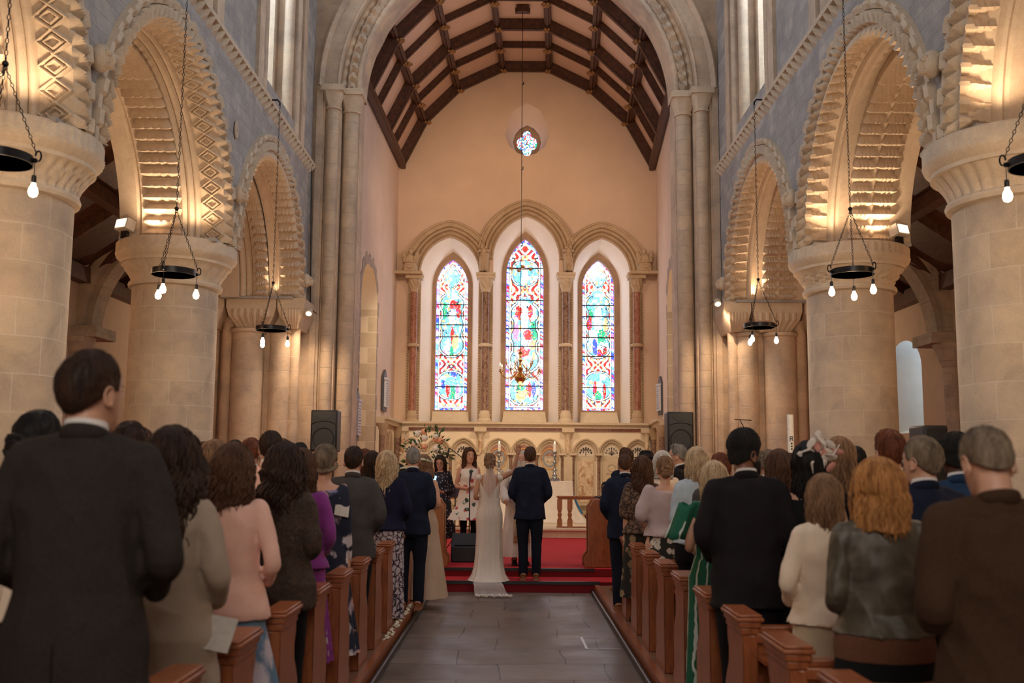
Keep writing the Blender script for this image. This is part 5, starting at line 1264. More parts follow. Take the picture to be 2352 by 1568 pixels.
def pattern(name, bgc, cols, scale=12, thr=.33, soft=.03, kind='floral', rough=.85):
    if name in MATS: return MATS[name]
    k = N(name); v = k.mapping()
    w_ = k.n('TexNoise', i_Scale=scale*.8); k.l(v, w_.inputs['Vector']); sc_ = k.n('VectorMath', operation='SCALE'); k.l(w_.outputs['Color'], sc_.inputs[0]); sc_.inputs['Scale'].default_value = .6/scale
    ad = k.n('VectorMath', operation='ADD'); k.l(v, ad.inputs[0]); k.l(sc_.outputs[0], ad.inputs[1])
    if kind == 'floral':
        vo = k.n('TexVoronoi', i_Scale=scale, i_Randomness=1.0); k.l(ad.outputs[0], vo.inputs['Vector'])
        st = k.n('SeparateColor'); k.l(vo.outputs['Color'], st.inputs[0])
        cr = k.ramp(st.outputs[0], [((i+.0)/len(cols), c) for i, c in enumerate(cols)], 'CONSTANT')
        pet = k.noise(ad.outputs[0], scale*5, 2); d = k.math('ADD', vo.outputs['Distance'], k.math('MULTIPLY', k.math('SUBTRACT', pet, .5), .35))
        m_ = k.ramp(d, [(thr-soft, 1), (thr+soft, 0)])
        col = k.mix(m_, bgc, cr)
        ctr = k.ramp(vo.outputs['Distance'], [(.06, 1), (.10, 0)]); col = k.mix(k.math('MULTIPLY', ctr, .7), col, bgc)
    elif kind == 'lace':
        vo = k.n('TexVoronoi', i_Scale=scale, feature='DISTANCE_TO_EDGE'); k.l(ad.outputs[0], vo.inputs['Vector'])
        f2 = k.noise(ad.outputs[0], scale*1.6, 3, .6, 2.5); q = k.math('ADD', vo.outputs['Distance'], k.math('MULTIPLY', k.math('SUBTRACT', f2, .5), .8))
        col = k.mix(k.ramp(q, [(thr-soft, 0), (thr+soft, 1)]), cols[0], bgc)
    elif kind == 'stripe':
        sep = k.n('SeparateXYZ'); k.l(ad.outputs[0], sep.inputs[0]); an = k.math('ARCTAN2', sep.outputs[1], sep.outputs[0]); q = k.math('SINE', k.math('MULTIPLY', an, scale))
        col = k.mix(k.ramp(q, [(.86, 0), (.9, 1)]), bgc, cols[0])
    elif kind == 'camo':
        f2 = k.noise(v, scale, 5, .6, 1.5); col = k.ramp(f2, [(.3+.4*i/max(1, len(cols)-1), c) for i, c in enumerate(cols)])
    k.col(col); k.rough(rough); MATS[name] = k.mat; return k.mat
def hairmat(name, c1, c2):
    if name in MATS: return MATS[name]
    k = N(name); v = k.mapping((1, 1, .12)); f = k.noise(v, 70, 3, .6, .6); g = k.noise(k.mapping((1,1,.25)), 14, 3)
    k.col(k.mix(.5, k.ramp(f, [(.35, c1), (.65, c2)]), k.ramp(g, [(.4, c1), (.6, c2)]))); k.rough(.6); k.bump(f, .6, .004)
    k.b.inputs['Specular IOR Level'].default_value = .22; MATS[name] = k.mat; return k.mat
HAIR = dict(black=hairmat('black_hair', (.006,.005,.006), (.02,.016,.015)), dark=hairmat('dark_brown_hair', (.014,.007,.005), (.05,.024,.014)),
            brown=hairmat('brown_hair', (.035,.016,.009), (.12,.055,.028)), light=hairmat('light_brown_hair', (.11,.055,.028), (.30,.17,.09)),
            golden=hairmat('golden_hair', (.20,.075,.022), (.55,.26,.085)), blond=hairmat('blond_hair', (.24,.15,.08), (.70,.52,.32)),
            afro=plain('afro_hair', (.009,.007,.006), .95, 0, .3, 200, .8), grey=hairmat('grey_hair', (.10,.09,.08), (.34,.31,.28)), white=hairmat('white_hair', (.35,.32,.28), (.75,.70,.62)),
            red=hairmat('auburn_hair', (.06,.016,.008), (.20,.06,.025)), greybrown=hairmat('greying_brown_hair', (.07,.045,.03), (.25,.19,.13)))
M_SHIRT = cloth('white_shirt', (.75,.72,.70)); M_TAN = plain('tan_leather', (.28,.11,.045), .4); M_BLKSHOE = plain('black_leather', (.012,.011,.011), .35)

def head_parts(m, H, tilt=0, turn=0, face=True):
    """head centred on x=0 with its chin at z=0 of local head space, returned mapped by fn"""
    ell(m, [(0,.050,.000,.022,.022),(0,.046,.012,.040,.040),(0,.030,.038,.054,.062),(0,.014,.07,.064,.080),(0,.004,.105,.070,.092),(0,0,.14,.0745,.097),(0,-.004,.175,.075,.098),(0,-.008,.205,.060,.080),(0,-.010,.224,.040,.054),(0,-.012,.233,.014,.020)], 22)
    m.tube([(0,.088,.125),(0,.106,.098),(0,.110,.088),(0,.095,.082)], [.009,.013,.014,.010], 8)
    m.tube([(-.03,.086,.140),(0,.094,.142),(.03,.086,.140)], [.008,.008,.008], 6)
    m.tube([(-.022,.082,.058),(0,.092,.058),(.022,.082,.058)], [.006,.009,.006], 6)
def hand(m, wrist, d, palm_n, s=1, curl=.6, k=1.0, thumb=1):
    """palm with five separate fingers; d = pointing direction, palm_n = palm normal"""
    d = Vector(d).normalized(); nn = Vector(palm_n); nn = (nn-d*nn.dot(d)).normalized(); sd = d.cross(nn).normalized()*s
    w = Vector(wrist)
    R = Matrix((sd, d, nn)).transposed()
    m.ball(w+d*.045*k, .05*k, 12, sc3=(.80,1.05,.34), R=R); m.tube([w-d*.02, w+d*.02*k], [.025*k, .028*k], 8)
    for j, (off, ln) in enumerate(((-.030,.062),(-.010,.074),(.011,.069),(.030,.054))):
        a = w+d*.080*k+sd*off*k; p = [a-d*.02*k, a]; dd = d+sd*off*3
        for q, fr in enumerate((.45,.32,.26)):
            dd = (dd.normalized()*math.cos(curl*.55)+nn*math.sin(curl*.55)).normalized(); p.append(p[-1]+dd*ln*fr*k)
        m.tube(p, [.0095*k,.0095*k,.0085*k,.0078*k,.006*k], 7)
    a = w+d*.028*k-sd*.034*k*thumb; m.tube([w+d*.01*k-sd*.015*k*thumb, a, a+(d*.6-sd*.7*thumb+nn*.35*curl).normalized()*.034*k, a+(d*.9-sd*.45*thumb+nn*.6*curl).normalized()*.062*k], [.014*k,.013*k,.0105*k,.008*k], 8)

HC = Vector((0, -.004, .125))
def hair_mesh(style, mat, parent, headfn, seed=0, name='hair', length=None):
    """thick closed shell of hair wrapped round the skull; angle 0 = face, pi = back"""
    rnd = random.Random(seed); nt, ns = 88, 34; ph = [rnd.uniform(0, 6.28) for _ in range(8)]
    cfg = dict(short=(.013, 58, 88, 128, 0, 0), crop=(.009, 52, 86, 122, 0, 0), quiff=(.018, 52, 86, 124, 0, 0), balding=(.007, 40, 92, 124, 0, 0),
               bob=(.022, 50, 100, 100, .15, .012), long=(.020, 50, 100, 100, .30, .006), wavy=(.026, 50, 100, 100, .27, .018), curly=(.036, 50, 100, 100, .34, .028),
               verylong=(.022, 50, 100, 100, .42, .010), updo=(.018, 54, 96, 122, 0, .006), shortf=(.026, 56, 98, 120, .02, .01), highfade=(.022, 46, 96, 122, 0, 0))[style]
    th, hf, hs, hb, drop, wave = cfg
    if length is not None: drop = length
    rx, ry, rz = .080, .103, .116
    rows_o = []; rows_i = []
    def radial(t, phi, o):
        return Vector(((rx+o)*math.sin(phi)*math.sin(t), (ry+o)*math.sin(phi)*math.cos(t), (rz+o)*math.cos(phi)))
    cut = style in ('bob', 'long', 'wavy', 'curly', 'verylong')
    for i in range(nt):
        t = 2*PI*i/nt; back = (1-math.cos(t))/2; side = abs(math.sin(t))
        a = min(1, back*2)
        hem = hf+(hs-hf)*min(1, (back/.32)**1.5) if back < .5 else hs+(hb-hs)*((back-.5)*2)
        dr = drop*min(1, max(0, (back-.22)/.2)) if cut else (drop*back)
        if style in ('wavy', 'curly'): dr *= 1+.10*math.sin(3*t+ph[0])+.05*math.sin(11*t+ph[1])
        else: dr *= 1+.03*math.sin(5*t+ph[0])+.02*math.sin(17*t)
        ro = []; ri = []
        ph_max = math.radians(hem if dr <= 0.001 else max(hem, 92)); L1 = ph_max*.1; tot = L1+dr
        for j in range(ns+1):
            s_ = tot*(j/ns); 
            g = .5*math.sin(26*t+ph[2]+2.5*math.sin(6*s_*8))+.35*math.sin(41*t+ph[3]+s_*30)+.3*math.sin(13*t+ph[4]+s_*12)
            amp = .0022+(.0035 if cut else 0)*min(1, s_/.15)+(.005 if style == 'curly' else 0)*abs(math.sin(s_*70+7*t))
            if s_ <= L1:
                phi = ph_max*s_/L1; kk = 1 if cut else min(1, (L1-s_)/.085); e = th*kk-.003*(1-kk)+(0 if cut else .003*noise.noise(Vector((t*5, s_*40, seed))))
                if style == 'quiff': e += .018*max(0, math.cos(t))*math.sin(min(1, phi/1.0)*PI)
                if style == 'highfade': e = .003+.034*max(0, math.cos(phi*1.15))**.6+.003*noise.noise(Vector((t*14, s_*160, 3)))
                if style == 'balding': e = .002 if phi < .55 else th
                p = radial(t, phi, e+g*amp); q = radial(t, phi, -.012)
            else:
                u = (s_-L1)/max(dr, 1e-6); dd = s_-L1; b = radial(t, ph_max, th); qb = radial(t, ph_max, -.012)
                wv = wave*math.sin(dd*(38 if style == 'curly' else 24)+ph[5]+1.5*math.sin(2*t)); spread = 1+(.22 if style == 'curly' else .10 if style == 'wavy' else .12 if style == 'bob' else .02)*math.sin(min(1, u*1.2)*PI*.75)-(.16*u if style in ('long', 'verylong') else 0)
                if style == 'bob': spread += .10*max(0, u-.75)
                flat = 1-.12*u
                outn = Vector((math.sin(t), math.cos(t), 0))
                p = Vector((b.x*spread, b.y*spread*flat, b.z-dd))+outn*(g*amp*1.7)+Vector((wv*math.cos(t)*.5, 0, 0))+outn*wv*.5
                q = Vector((qb.x*spread*.9, qb.y*spread*.85*flat, qb.z-dd)) + Vector((wv*math.cos(t)*.5, 0, 0))
                if u > .9: q = q.lerp(p, (u-.9)*8)
            ro.append(p); ri.append(q)
        rows_o.append(ro); rows_i.append(ri)
    m = MB(); V = []
    n1 = ns+1
    for r in rows_o: V += r
    off = len(V)
    for r in rows_i: V += r
    V = [headfn(v+HC) for v in V]; F = []
    for i in range(nt):
        k = (i+1) % nt
        for j in range(ns):
            F.append((i*n1+j, i*n1+j+1, k*n1+j+1, k*n1+j)); F.append((off+i*n1+j, off+k*n1+j, off+k*n1+j+1, off+i*n1+j+1))
        F.append((i*n1+ns, off+i*n1+ns, off+k*n1+ns, k*n1+ns))
    m.add(V, F)
    if style == 'updo':
        c = Vector((0, -.10, .10))
        for q in range(16):
            a0 = rnd.uniform(0, 6.28); r_ = rnd.uniform(.015, .045); z_ = rnd.uniform(-.03, .03)
            m.tube([headfn(c+Vector(((r_+.012*math.sin(b*2))*math.cos(a0+b), -.015-.02*math.sin(b*1.4), z_+(r_*.8)*math.sin(a0+b)))) for b in [x*.5 for x in range(9)]], [.006,.012,.016,.017,.017,.016,.014,.010,.005], 7)
    if style in ('long', 'wavy', 'curly', 'verylong', 'bob'):
        nn = 150 if style != 'curly' else 190
        for q in range(nn):   # separate locks over the surface
            t = PI+rnd.uniform(-1.75, 1.75); s0 = rnd.uniform(.5, 1.5); pts = []; i = int((t % (2*PI))/(2*PI)*nt) % nt; r = rows_o[i]
            j0 = rnd.randint(4, 12); j1 = min(ns, j0+rnd.randint(14, 24)); ax = Vector((math.cos(t), -math.sin(t), 0)); nv = Vector((math.sin(t), math.cos(t), 0)); P0 = rnd.uniform(0, 6.28)
            for j in range(j0, j1+1): u = (j-j0)/(j1-j0); aw = (.010 if style in ('curly', 'wavy') else .003)*min(1, u*3); pts.append(r[j]+ax*(aw*math.sin(u*12+P0))+nv*(.002+aw*.7*math.cos(u*12+P0)))
            pts.append(pts[-1]+Vector((0,0,-.02))+ax*rnd.uniform(-.012,.012)); pts.append(pts[-1]+Vector((0,0,-.015)))
            rr = [(.0012+.0034*math.sin(PI*min(1, (k_+.6)/len(pts))))*(1.5 if style == 'curly' else 1) for k_ in range(len(pts))]
            m.tube([headfn(p+HC) for p in pts], rr, 5)
    else:
        for q in range(170):   # fine locks combed along the skull
            t = rnd.uniform(0, 2*PI); i = int(t/(2*PI)*nt) % nt; j = rnd.randint(1, ns-12); st = rnd.randint(7, 12)
            if style == 'balding' and j < 16: continue
            dr_ = rnd.choice((-1, 0, 0, 1)); tk = .0010 if style in ('crop', 'balding') else .0019; pts = []
            for k_ in range(st+1):
                b_ = rows_o[(i+(dr_*k_)//5) % nt][min(ns, j+k_)]; pts.append(b_+b_.normalized()*(.0004+(.0035 if style in ('quiff', 'shortf') else .0012)*(k_/st)))
            m.tube([headfn(p+HC) for p in pts], [tk*(.3+math.sin(PI*k_/st)) for k_ in range(st+1)], 5)
    return m.build(name, mat, parent, ang=180)

def arm_pts(kind, s, sw, fem):
    sh = Vector((s*sw, -.005, 1.415))
    el = {'fwd': Vector((s*(sw+.060), -.035, 1.135)), 'down': Vector((s*(sw+.045), -.02, 1.12)), 'wide': Vector((s*(sw+.088), -.03, 1.15))}[kind if kind in ('down', 'wide') else 'fwd']
    wr = {'fwd': Vector((s*.10, .24, 1.10)), 'down': Vector((s*(sw+.05), .05, .87)), 'wide': Vector((s*.16, .18, 1.02))}[kind if kind in ('down', 'wide') else 'fwd']
    return sh, el, wr
def smooth_path(P, n=8):
    out = []
    for i in range(len(P)-1):
        p0 = P[max(i-1, 0)]; p1 = P[i]; p2 = P[i+1]; p3 = P[min(i+2, len(P)-1)]
        for k in range(n):
            t = k/n; out.append(.5*((2*p1)+(p2-p0)*t+(2*p0-5*p1+4*p2-p3)*t*t+(3*p1-p0-3*p2+p3)*t**3))
    out.append(P[-1]); return out
def limb(m, pts, rads, n=12):
    P = smooth_path([Vector(p) for p in pts], 5); R = []
    for i in range(len(P)): u = i/5; k = min(int(u), len(rads)-2); R.append(rads[k]+(rads[k+1]-rads[k])*(u-k))
    m.tube(P, R, n); m.ball(P[0], R[0]*.98, 10); m.ball(P[-1], R[-1]*.98, 10)

def person(px, ptop, Y, H=None, sex='m', top=('suit', None), bottom=None, hair='short', hcol='dark', skin=None, rot=0, floor=.10, arms=('fwd', 'fwd'), label='', head_turn=0, head_tilt=0,
           wide=1.0, shoes=None, vox=None, shirt=True, coatlen=None, hlen=None, group='wedding guests standing in the pews', custom=None, face=False, hairscale=1.0, X=None, sleeves='long', neckline=0, fold=1.0, low=False):
    skin = skin or SKIN
    if group == GUESTS:
        side = -1 if at(px, ptop, Y).x < 0 else 1
        best = None
        for ys in [q for q in sorted(SLOTS, key=lambda q: abs(q-Y)) if -.5 < q-Y < 2.7]:
            xx = at(px, ptop, ys).x if X is None else X
            if all(abs(xx-o_) > .33 for o_ in OCC.get((side, ys), [])): best = (ys, xx); break
        Y, xx = best or (min(SLOTS, key=lambda q: abs(q-Y)), at(px, ptop, Y).x); OCC.setdefault((side, Y), []).append(xx)
    p = at(px, ptop, Y); x = p.x if X is None else X; Ht = (p.z-floor) if H is None else H
    fem = sex == 'f'
    base = 1.760 if hair != 'none' else 1.75
    S = Ht/base
    t = thing('person', label, 'person', (x, Y, floor), rot, group); t.scale = (S*wide, S*wide, S) if wide == 1.0 else (S, S, S)
    vox = vox or max(.009, min(.02, .0022*Y+.004)); seed = int(px*13+Y*100)
    sw = .138 if fem else .158; sw *= wide
    K = .90 if fem else 1.0
    # head transform
    T = Matrix.Translation((0, .012, 1.500))@Matrix.Rotation(head_turn, 4, 'Z')@Matrix.Rotation(-head_tilt, 4, 'X')
    hf = lambda v: T@Vector(v)
    hfh = lambda v: T@(Vector((v[0]*hairscale, v[1]*hairscale, v[2]*1.0)))
    # ---------- body: one continuous skin
    m = MB(); hm = MB(); head_parts(hm, H); m.add([hf(v) for v in hm.v], hm.f)
    m.tube([(0,-.015,1.40),(0,-.012,1.47),hf((0,-.02,.06))], [.075*K,.056*K,.055*K], 14)
    W = wide
    if fem: tor = [(0,.0,.80,.175*W,.125),(0,-.01,.90,.185*W,.13),(0,0,1.0,.16*W,.11),(0,.005,1.08,.138*W,.098),(0,.01,1.2,.140*W,.11),(0,.015,1.28,.148*W,.118),(0,0,1.37,.148*W,.093),(0,-.008,1.43,.13*W,.07),(0,-.012,1.465,.06,.05)]
    else: tor = [(0,0,.80,.165*W,.12),(0,0,.92,.165*W,.12),(0,0,1.05,.155*W,.11),(0,.005,1.2,.160*W,.12),(0,.01,1.3,.168*W,.122),(0,0,1.38,.166*W,.10),(0,-.008,1.44,.14*W,.075),(0,-.012,1.475,.06,.055)]
    ell(m, tor); fingers = MB()
    for s in (-1, 1):   # ears
        Re = Matrix.Rotation(-s*.45, 3, 'Z'); em = MB(); em.ball((s*.074, -.010, .108), .031, 12, sc3=(.22,.60,1.0), R=Re)
        em.tube([(s*.079+s*.004*abs(math.sin(a)), -.012+.017*math.cos(a)-.004, .110+.028*math.sin(a)) for a in [2*PI*i/14 for i in range(14)]], .0036, 6, closed=True); em.ball((s*.074, -.001, .082), .010, 8)
        fingers.add([hf(v) for v in em.v], em.f)
    if not low:
        for s, ak in zip((-1, 1), arms):
            if isinstance(ak, (list, tuple)): sh, el, wr, hd, pn = [Vector(q) for q in ak]
            else:
                sh, el, wr = arm_pts(ak, s, sw, fem)
                if ak == 'down': hd, pn = Vector((0,.12,-1)), Vector((-s,0,0))
                else: hd, pn = Vector((-s*.45,.8,.12)), Vector((-s*.3,-.1,.9))
            k = .84 if fem else 1
            limb(m, [sh, sh.lerp(el, .5)+Vector((s*.006,0,0)), el, el.lerp(wr, .45), wr], [.054*k,.048*k,.038*k,.036*k,.024*k])
            hand(fingers, wr, hd, pn, s=1 if isinstance(ak, str) else s, curl=.75 if ak != 'down' else .5, k=.92 if fem else 1.0, thumb=s)
        for s in (-1, 1):
            limb(m, [(s*.085,0,.88),(s*.09,.01,.68),(s*.088,.02,.49),(s*.086,-.005,.30),(s*.084,-.01,.09)], [.092*K,.078*K,.056*K,.052*K,.036*K])
            m.tube([(s*.084,-.05,.045),(s*.086,.03,.05),(s*.095,.12,.035),(s*.098,.17,.028)], [.034,.036,.033,.022], 10)
    body = remesh(m, 'body', vox*.8 if face else vox, 2, t, skin, extra=fingers)
    # face details
    if face or not low:
        e = MB()
        for s in (-1, 1): e.ball(hf((s*.031,.0775,.124)), .0125, 10)
        e.build('eyes', plain('eye_white', (.7,.68,.65), .3), body)
        e = MB()
        for s in (-1, 1): e.ball(hf((s*.031,.0885,.1235)), .0052, 8); e.tube([hf((s*.014,.090,.147)), hf((s*.03,.090,.151)), hf((s*.048,.076,.145))], [.003,.004,.002], 6); e.tube([hf((s*.019,.085,.134)), hf((s*.031,.0885,.136)), hf((s*.044,.078,.132))], .0025, 5)
        e.build('brows_and_pupils', HAIR.get(hcol, HAIR['dark']), body)
        e = MB(); e.tube([hf((-.024,.084,.058)), hf((-.01,.097,.061)), hf((0,.099,.059)), hf((.01,.097,.061)), hf((.024,.084,.058))], [.003,.005,.005,.005,.003], 8); e.build('mouth', plain('lips', (.45,.13,.11), .45), body)
    # ---------- clothes
    kind = top[0]; mat = top[1]
    hem = coatlen if coatlen is not None else (.80 if not fem else .93)
    if kind in ('suit', 'coat', 'jacket', 'top', 'dress', 'blouse'):
        g = {'suit': .020, 'coat': .030, 'jacket': .022, 'top': .012, 'dress': .010, 'blouse': .016}[kind]
        m = MB()
        R = [(cx, cy, z, rx+g+(.012 if kind in ('suit', 'coat') and z < 1.0 else 0), ry+g) for (cx, cy, z, rx, ry) in tor if z > hem+.02 and z < 1.45]
        if kind in ('suit', 'jacket', 'coat') and not fem: R = [(cx, cy, z, rx*(1.05 if z > 1.25 else 1.02), ry*1.03) for (cx, cy, z, rx, ry) in R]
        r0_ = R[0]; fl_ = {'suit': .018, 'coat': .05, 'jacket': .012, 'top': .012, 'dress': .0, 'blouse': .012}[kind]
        low_ = [(0, 0, hem, r0_[3]+fl_, r0_[4]+fl_*.8)]
        if hem < .7: low_ = [(0,0,hem,r0_[3]+fl_+.03,r0_[4]+fl_+.02),(0,0,.78,r0_[3]+fl_*.6,r0_[4]+fl_*.6)]
        if fem and kind != 'dress' and hem < 1.0:
            R = [(cx, cy, z, max(rx, .222 if z < .95 else .195 if z < 1.03 else 0), max(ry, .172 if z < .95 else .15 if z < 1.03 else 0)) for cx, cy, z, rx, ry in R]; low_ = [(0, 0, hem, .228, .178)]+([(0, 0, .72, .236, .184)] if hem < .6 else [])
        topr = [(0,-.012,1.447,.085 if not neckline else .13,.062)]
        if kind in ('suit', 'coat', 'jacket'): topr = [(0,-.012,1.448,.118*W,.084),(0,-.016,1.487,.072,.068)]
        if neckline: R = [r for r in R if r[2] < 1.40]; topr = [(0,-.006,1.415,.15*W,.09)]
        ell(m, low_+R+topr, 28)
        for s, ak in zip((-1, 1), arms):
            if isinstance(ak, (list, tuple)): sh, el, wr = [Vector(q) for q in ak[:3]]
            else: sh, el, wr = arm_pts(ak, s, sw, fem)
            if sleeves == 'none' or (isinstance(sleeves, tuple) and sleeves[0 if s < 0 else 1] == 'none'): continue
            k = (.84 if fem else 1); g2 = g*1.0
            if kind in ('suit', 'coat', 'jacket'): m.ball(sh+Vector((s*.0,0,-.008)), .066*k+.006, 14, sc3=(1,1,.85)); m.tube([sh+Vector((0,0,.012)), (s*.06,-.012,1.462)], [.055*k,.045*k], 10)
            if sleeves == 'long': limb(m, [sh, sh.lerp(el, .5)+Vector((s*.008,0,0)), el, el.lerp(wr, .45), wr-(wr-el).normalized()*.015], [.056*k+g2*.6,.050*k+g2*.6,.043*k+g2*.6,.040*k+g2*.6,.032*k+g2*.5])
            elif sleeves == 'elbow': limb(m, [sh, sh.lerp(el, .5)+Vector((s*.012,0,0)), el+Vector((0,0,.03))], [.060*k+g2,.066*k+g2,.070*k+g2])
            elif sleeves == 'cap': limb(m, [sh, sh.lerp(el, .22)], [.062*k+.004, .060*k])
        nm_ = {'suit': 'suit_jacket', 'coat': 'coat', 'jacket': 'jacket', 'top': 'top', 'dress': 'bodice', 'blouse': 'blouse'}[kind]
        J = remesh(m, nm_, vox, 3, t, mat, fold=(.017 if kind in ('suit', 'coat', 'jacket', 'blouse') else .010)*fold, fs=6.5, seed=seed % 97, fz=.8)
        if kind in ('suit',) or (kind == 'jacket' and not fem) or kind == 'coat':
            c = MB(); rows = []
            for (r, rr2, z) in ((.072,.066,1.465),(.070,.064,1.505),(.064,.058,1.514)): rows.append([(r*math.cos(a), -.016+rr2*math.sin(a), z+.018*math.sin(a)*-1) for a in [PI*(-1.22+1.44*i/20)+0 for i in range(21)]])
            c.grid(rows); o_ = c.build('collar', mat, J); sm = o_.modifiers.new('s', 'SOLIDIFY'); sm.thickness = .006
            b = MB(); b.tube([(0, -(R[0][4]+.012), hem+.005), (0, -(R[0][4]+.010), hem+.20)], .0025, 5); b.build('back_vent', mat, J)
        if shirt and kind in ('suit', 'coat', 'jacket'):
            c = MB(); rows = [[((r)*math.cos(a), -.012+r*.95*math.sin(a), z-.012*math.sin(a)) for a in [2*PI*i/24 for i in range(24)]] for (r, z) in ((.066,1.46),(.064,1.505),(.061,1.534),(.056,1.528),(.056,1.48))]
            c.grid(rows, True); c.build('shirt_collar', M_SHIRT, t)
            c = MB()
            for s, ak in zip((-1, 1), arms):
                if isinstance(ak, (list, tuple)): el, wr = Vector(ak[1]), Vector(ak[2])
                else: _, el, wr = arm_pts(ak, s, sw, fem)
                d = (wr-el).normalized(); c.tube([wr-d*.03, wr+d*.006], .031, 12)
            c.build('shirt_cuffs', M_SHIRT, t)
    if bottom:
        bk, bm_ = bottom[0], bottom[1]; blen = bottom[2] if len(bottom) > 2 else .06
        if bk == 'trousers' and not low:
            m = MB(); kf = 1.17 if fem else 1; ell(m, [(0,0,.78,.17*kf,.125*kf),(0,0,.90,.178*kf,.132*kf),(0,0,1.0,.165*W*kf,.122*kf),(0,0,1.06,.145*W*kf,.105*kf)])
            for s in (-1, 1): limb(m, [(s*.088,0,.86),(s*.092,.005,.68),(s*.09,.012,.49),(s*.088,-.005,.30),(s*.086,-.01,.075)], [.102*K,.088*K,.070*K,.066*K,.060*K])
            remesh(m, 'trousers', vox, 3, t, bm_, fold=.006, fs=8, seed=seed % 31, fz=.5)
        elif bk in ('skirt', 'gown'):
            hip = .18; fl2 = bottom[3] if len(bottom) > 3 else .10; rows = []; n = 120; np_ = bottom[4] if len(bottom) > 4 else 12
            zs = [1.05, 1.0, .92, .82] + [.82-(.82-blen)*i/9 for i in range(1, 10)]
            for z in zs:
                u = max(0, (.84-z)/(.84-blen+1e-6)); rx = (.155 if z > 1.03 else .17 if z > .98 else .197)+fl2*u**1.0; ry = (.115 if z > 1.03 else .13 if z > .98 else .145)+fl2*.9*u
                rows.append([((rx+.016*u*math.sin(np_*a+math.sin(3*a)*2)+.006*math.sin(31*a)*u)*math.cos(a), (ry+.016*u*math.sin(np_*a+math.sin(3*a)*2))*math.sin(a), z) for a in [2*PI*i/n for i in range(n)]])
            m = MB(); m.grid(rows[::-1], True); m.grid([[(x_*.97, y_*.97, z_) for x_, y_, z_ in r] for r in rows], True); m.build('skirt' if bk == 'skirt' else 'gown_skirt', bm_, t, ang=180)
    # ---------- shoes
    if shoes and not low:
        m = MB()
        for s in (-1, 1):
            m.tube([(s*.084,-.075,.035),(s*.084,-.03,.045),(s*.088,.05,.045),(s*.097,.14,.033),(s*.10,.19,.024)], [.030,.042,.042,.040,.022], 12); m.bbox(s*.086-.036, s*.086+.036, -.09, -.02, .0, .03); m.tube([(s*.084,-.05,.05),(s*.084,-.02,.085)], [.043,.046], 12); m.bbox(s*.094-.036, s*.094+.036, -.02, .17, .0, .016)
        m.build('shoes', shoes, t)
    if hair != 'none': hair_mesh(hair, HAIR[hcol], t, hfh, seed, length=hlen)
    if custom: custom(t, hf, S)
    return t
def glasses(t, hf, S):
    m = MB()
    for s in (-1, 1):
        m.tube([hf((s*.033+.023*math.cos(a), .108, .122+.018*math.sin(a))) for a in [2*PI*i/14 for i in range(14)]], .0022, 5, closed=True); m.tube([hf((s*.056,.106,.126)), hf((s*.078,.06,.126)), hf((s*.080,-.01,.122))], .0022, 5)
    m.tube([hf((-.01,.109,.125)), hf((.01,.109,.125))], .002, 5); m.build('glasses', M_BLK, t)
def beard(t, hf, S, mat=None):
    m = MB(); rows = []
    for (z, rx, y0, ry) in ((-.022,.022,.045,.03),(-.006,.044,.040,.052),(.02,.060,.028,.071),(.05,.069,.012,.086),(.075,.0715,.006,.092),(.095,.073,.0,.094)):
        rows.append([hf(((rx+.002*math.sin(19*a))*math.cos(a), y0+ry*math.sin(a), z)) for a in [PI*(-.02+1.04*i/24) for i in range(25)]])
    m.grid(rows); o = m.build('beard', mat or HAIR['black'], t); s_ = o.modifiers.new('s', 'SOLIDIFY'); s_.thickness = .012; s_.offset = 0
# ------------------------------------------------------------------ the people of the photograph
TWEED = cloth('charcoal_tweed', (.030,.024,.021), scale=40, var=.5); NAVY = cloth('navy_wool', (.010,.014,.032), var=.25); NAVYT = cloth('navy_trousers', (.008,.010,.020))
BLACKW = cloth('black_wool', (.014,.012,.014), var=.4); GREYJ = cloth('grey_herringbone', (.065,.058,.056), var=.35); BLKT = cloth('black_cotton', (.008,.008,.010))
PINK = cloth('pink_knit', (.78,.47,.38), scale=50); FUR = pattern('brown_fur', (.03,.016,.010), [(.012,.007,.005), (.06,.034,.02), (.02,.012,.008), (.09,.055,.035)], 22, kind='camo'); BEIGE = cloth('oatmeal_wool', (.34,.265,.20), var=.2)
PURP = cloth('purple_knit', (.24,.035,.24)); NAVK = cloth('navy_knit', (.012,.012,.035)); MAUVE = cloth('mauve_jersey', (.46,.36,.36), rough=.7); CREAM = cloth('cream_wool', (.78,.64,.50)); LEATH = pattern('olive_leather', (.05,.04,.03), [(.035,.029,.019), (.06,.048,.032), (.085,.07,.048), (.13,.11,.09)], 6, kind='camo', rough=.5)
BTWEED = cloth('brown_tweed', (.050,.026,.014), scale=40, var=.45); CHAMP = cloth('champagne_satin', (.50,.37,.27), rough=.5); CREAMS = cloth('cream_skirt', (.58,.47,.33)); IVORY = cloth('ivory_silk', (.72,.63,.54), rough=.45, var=.03, bump=.05)
NFLOR = pattern('navy_floral', (.010,.014,.035), [(.42,.33,.40), (.55,.30,.28), (.22,.22,.36), (.62,.55,.58)], 7, .36, .06); WFLOR = pattern('white_floral', (.78,.70,.62), [(.50,.06,.06), (.05,.16,.09), (.66,.25,.20), (.03,.07,.05)], 8, .30, .03)
BFLOR = pattern('black_daisy', (.020,.020,.016), [(.62,.58,.50), (.66,.62,.55), (.5,.46,.38)], 13, .42, .03); BLFLOR = pattern('blue_floral', (.12,.20,.30), [(.55,.50,.56), (.66,.60,.60), (.03,.14,.28), (.45,.35,.42)], 5, .52, .08)
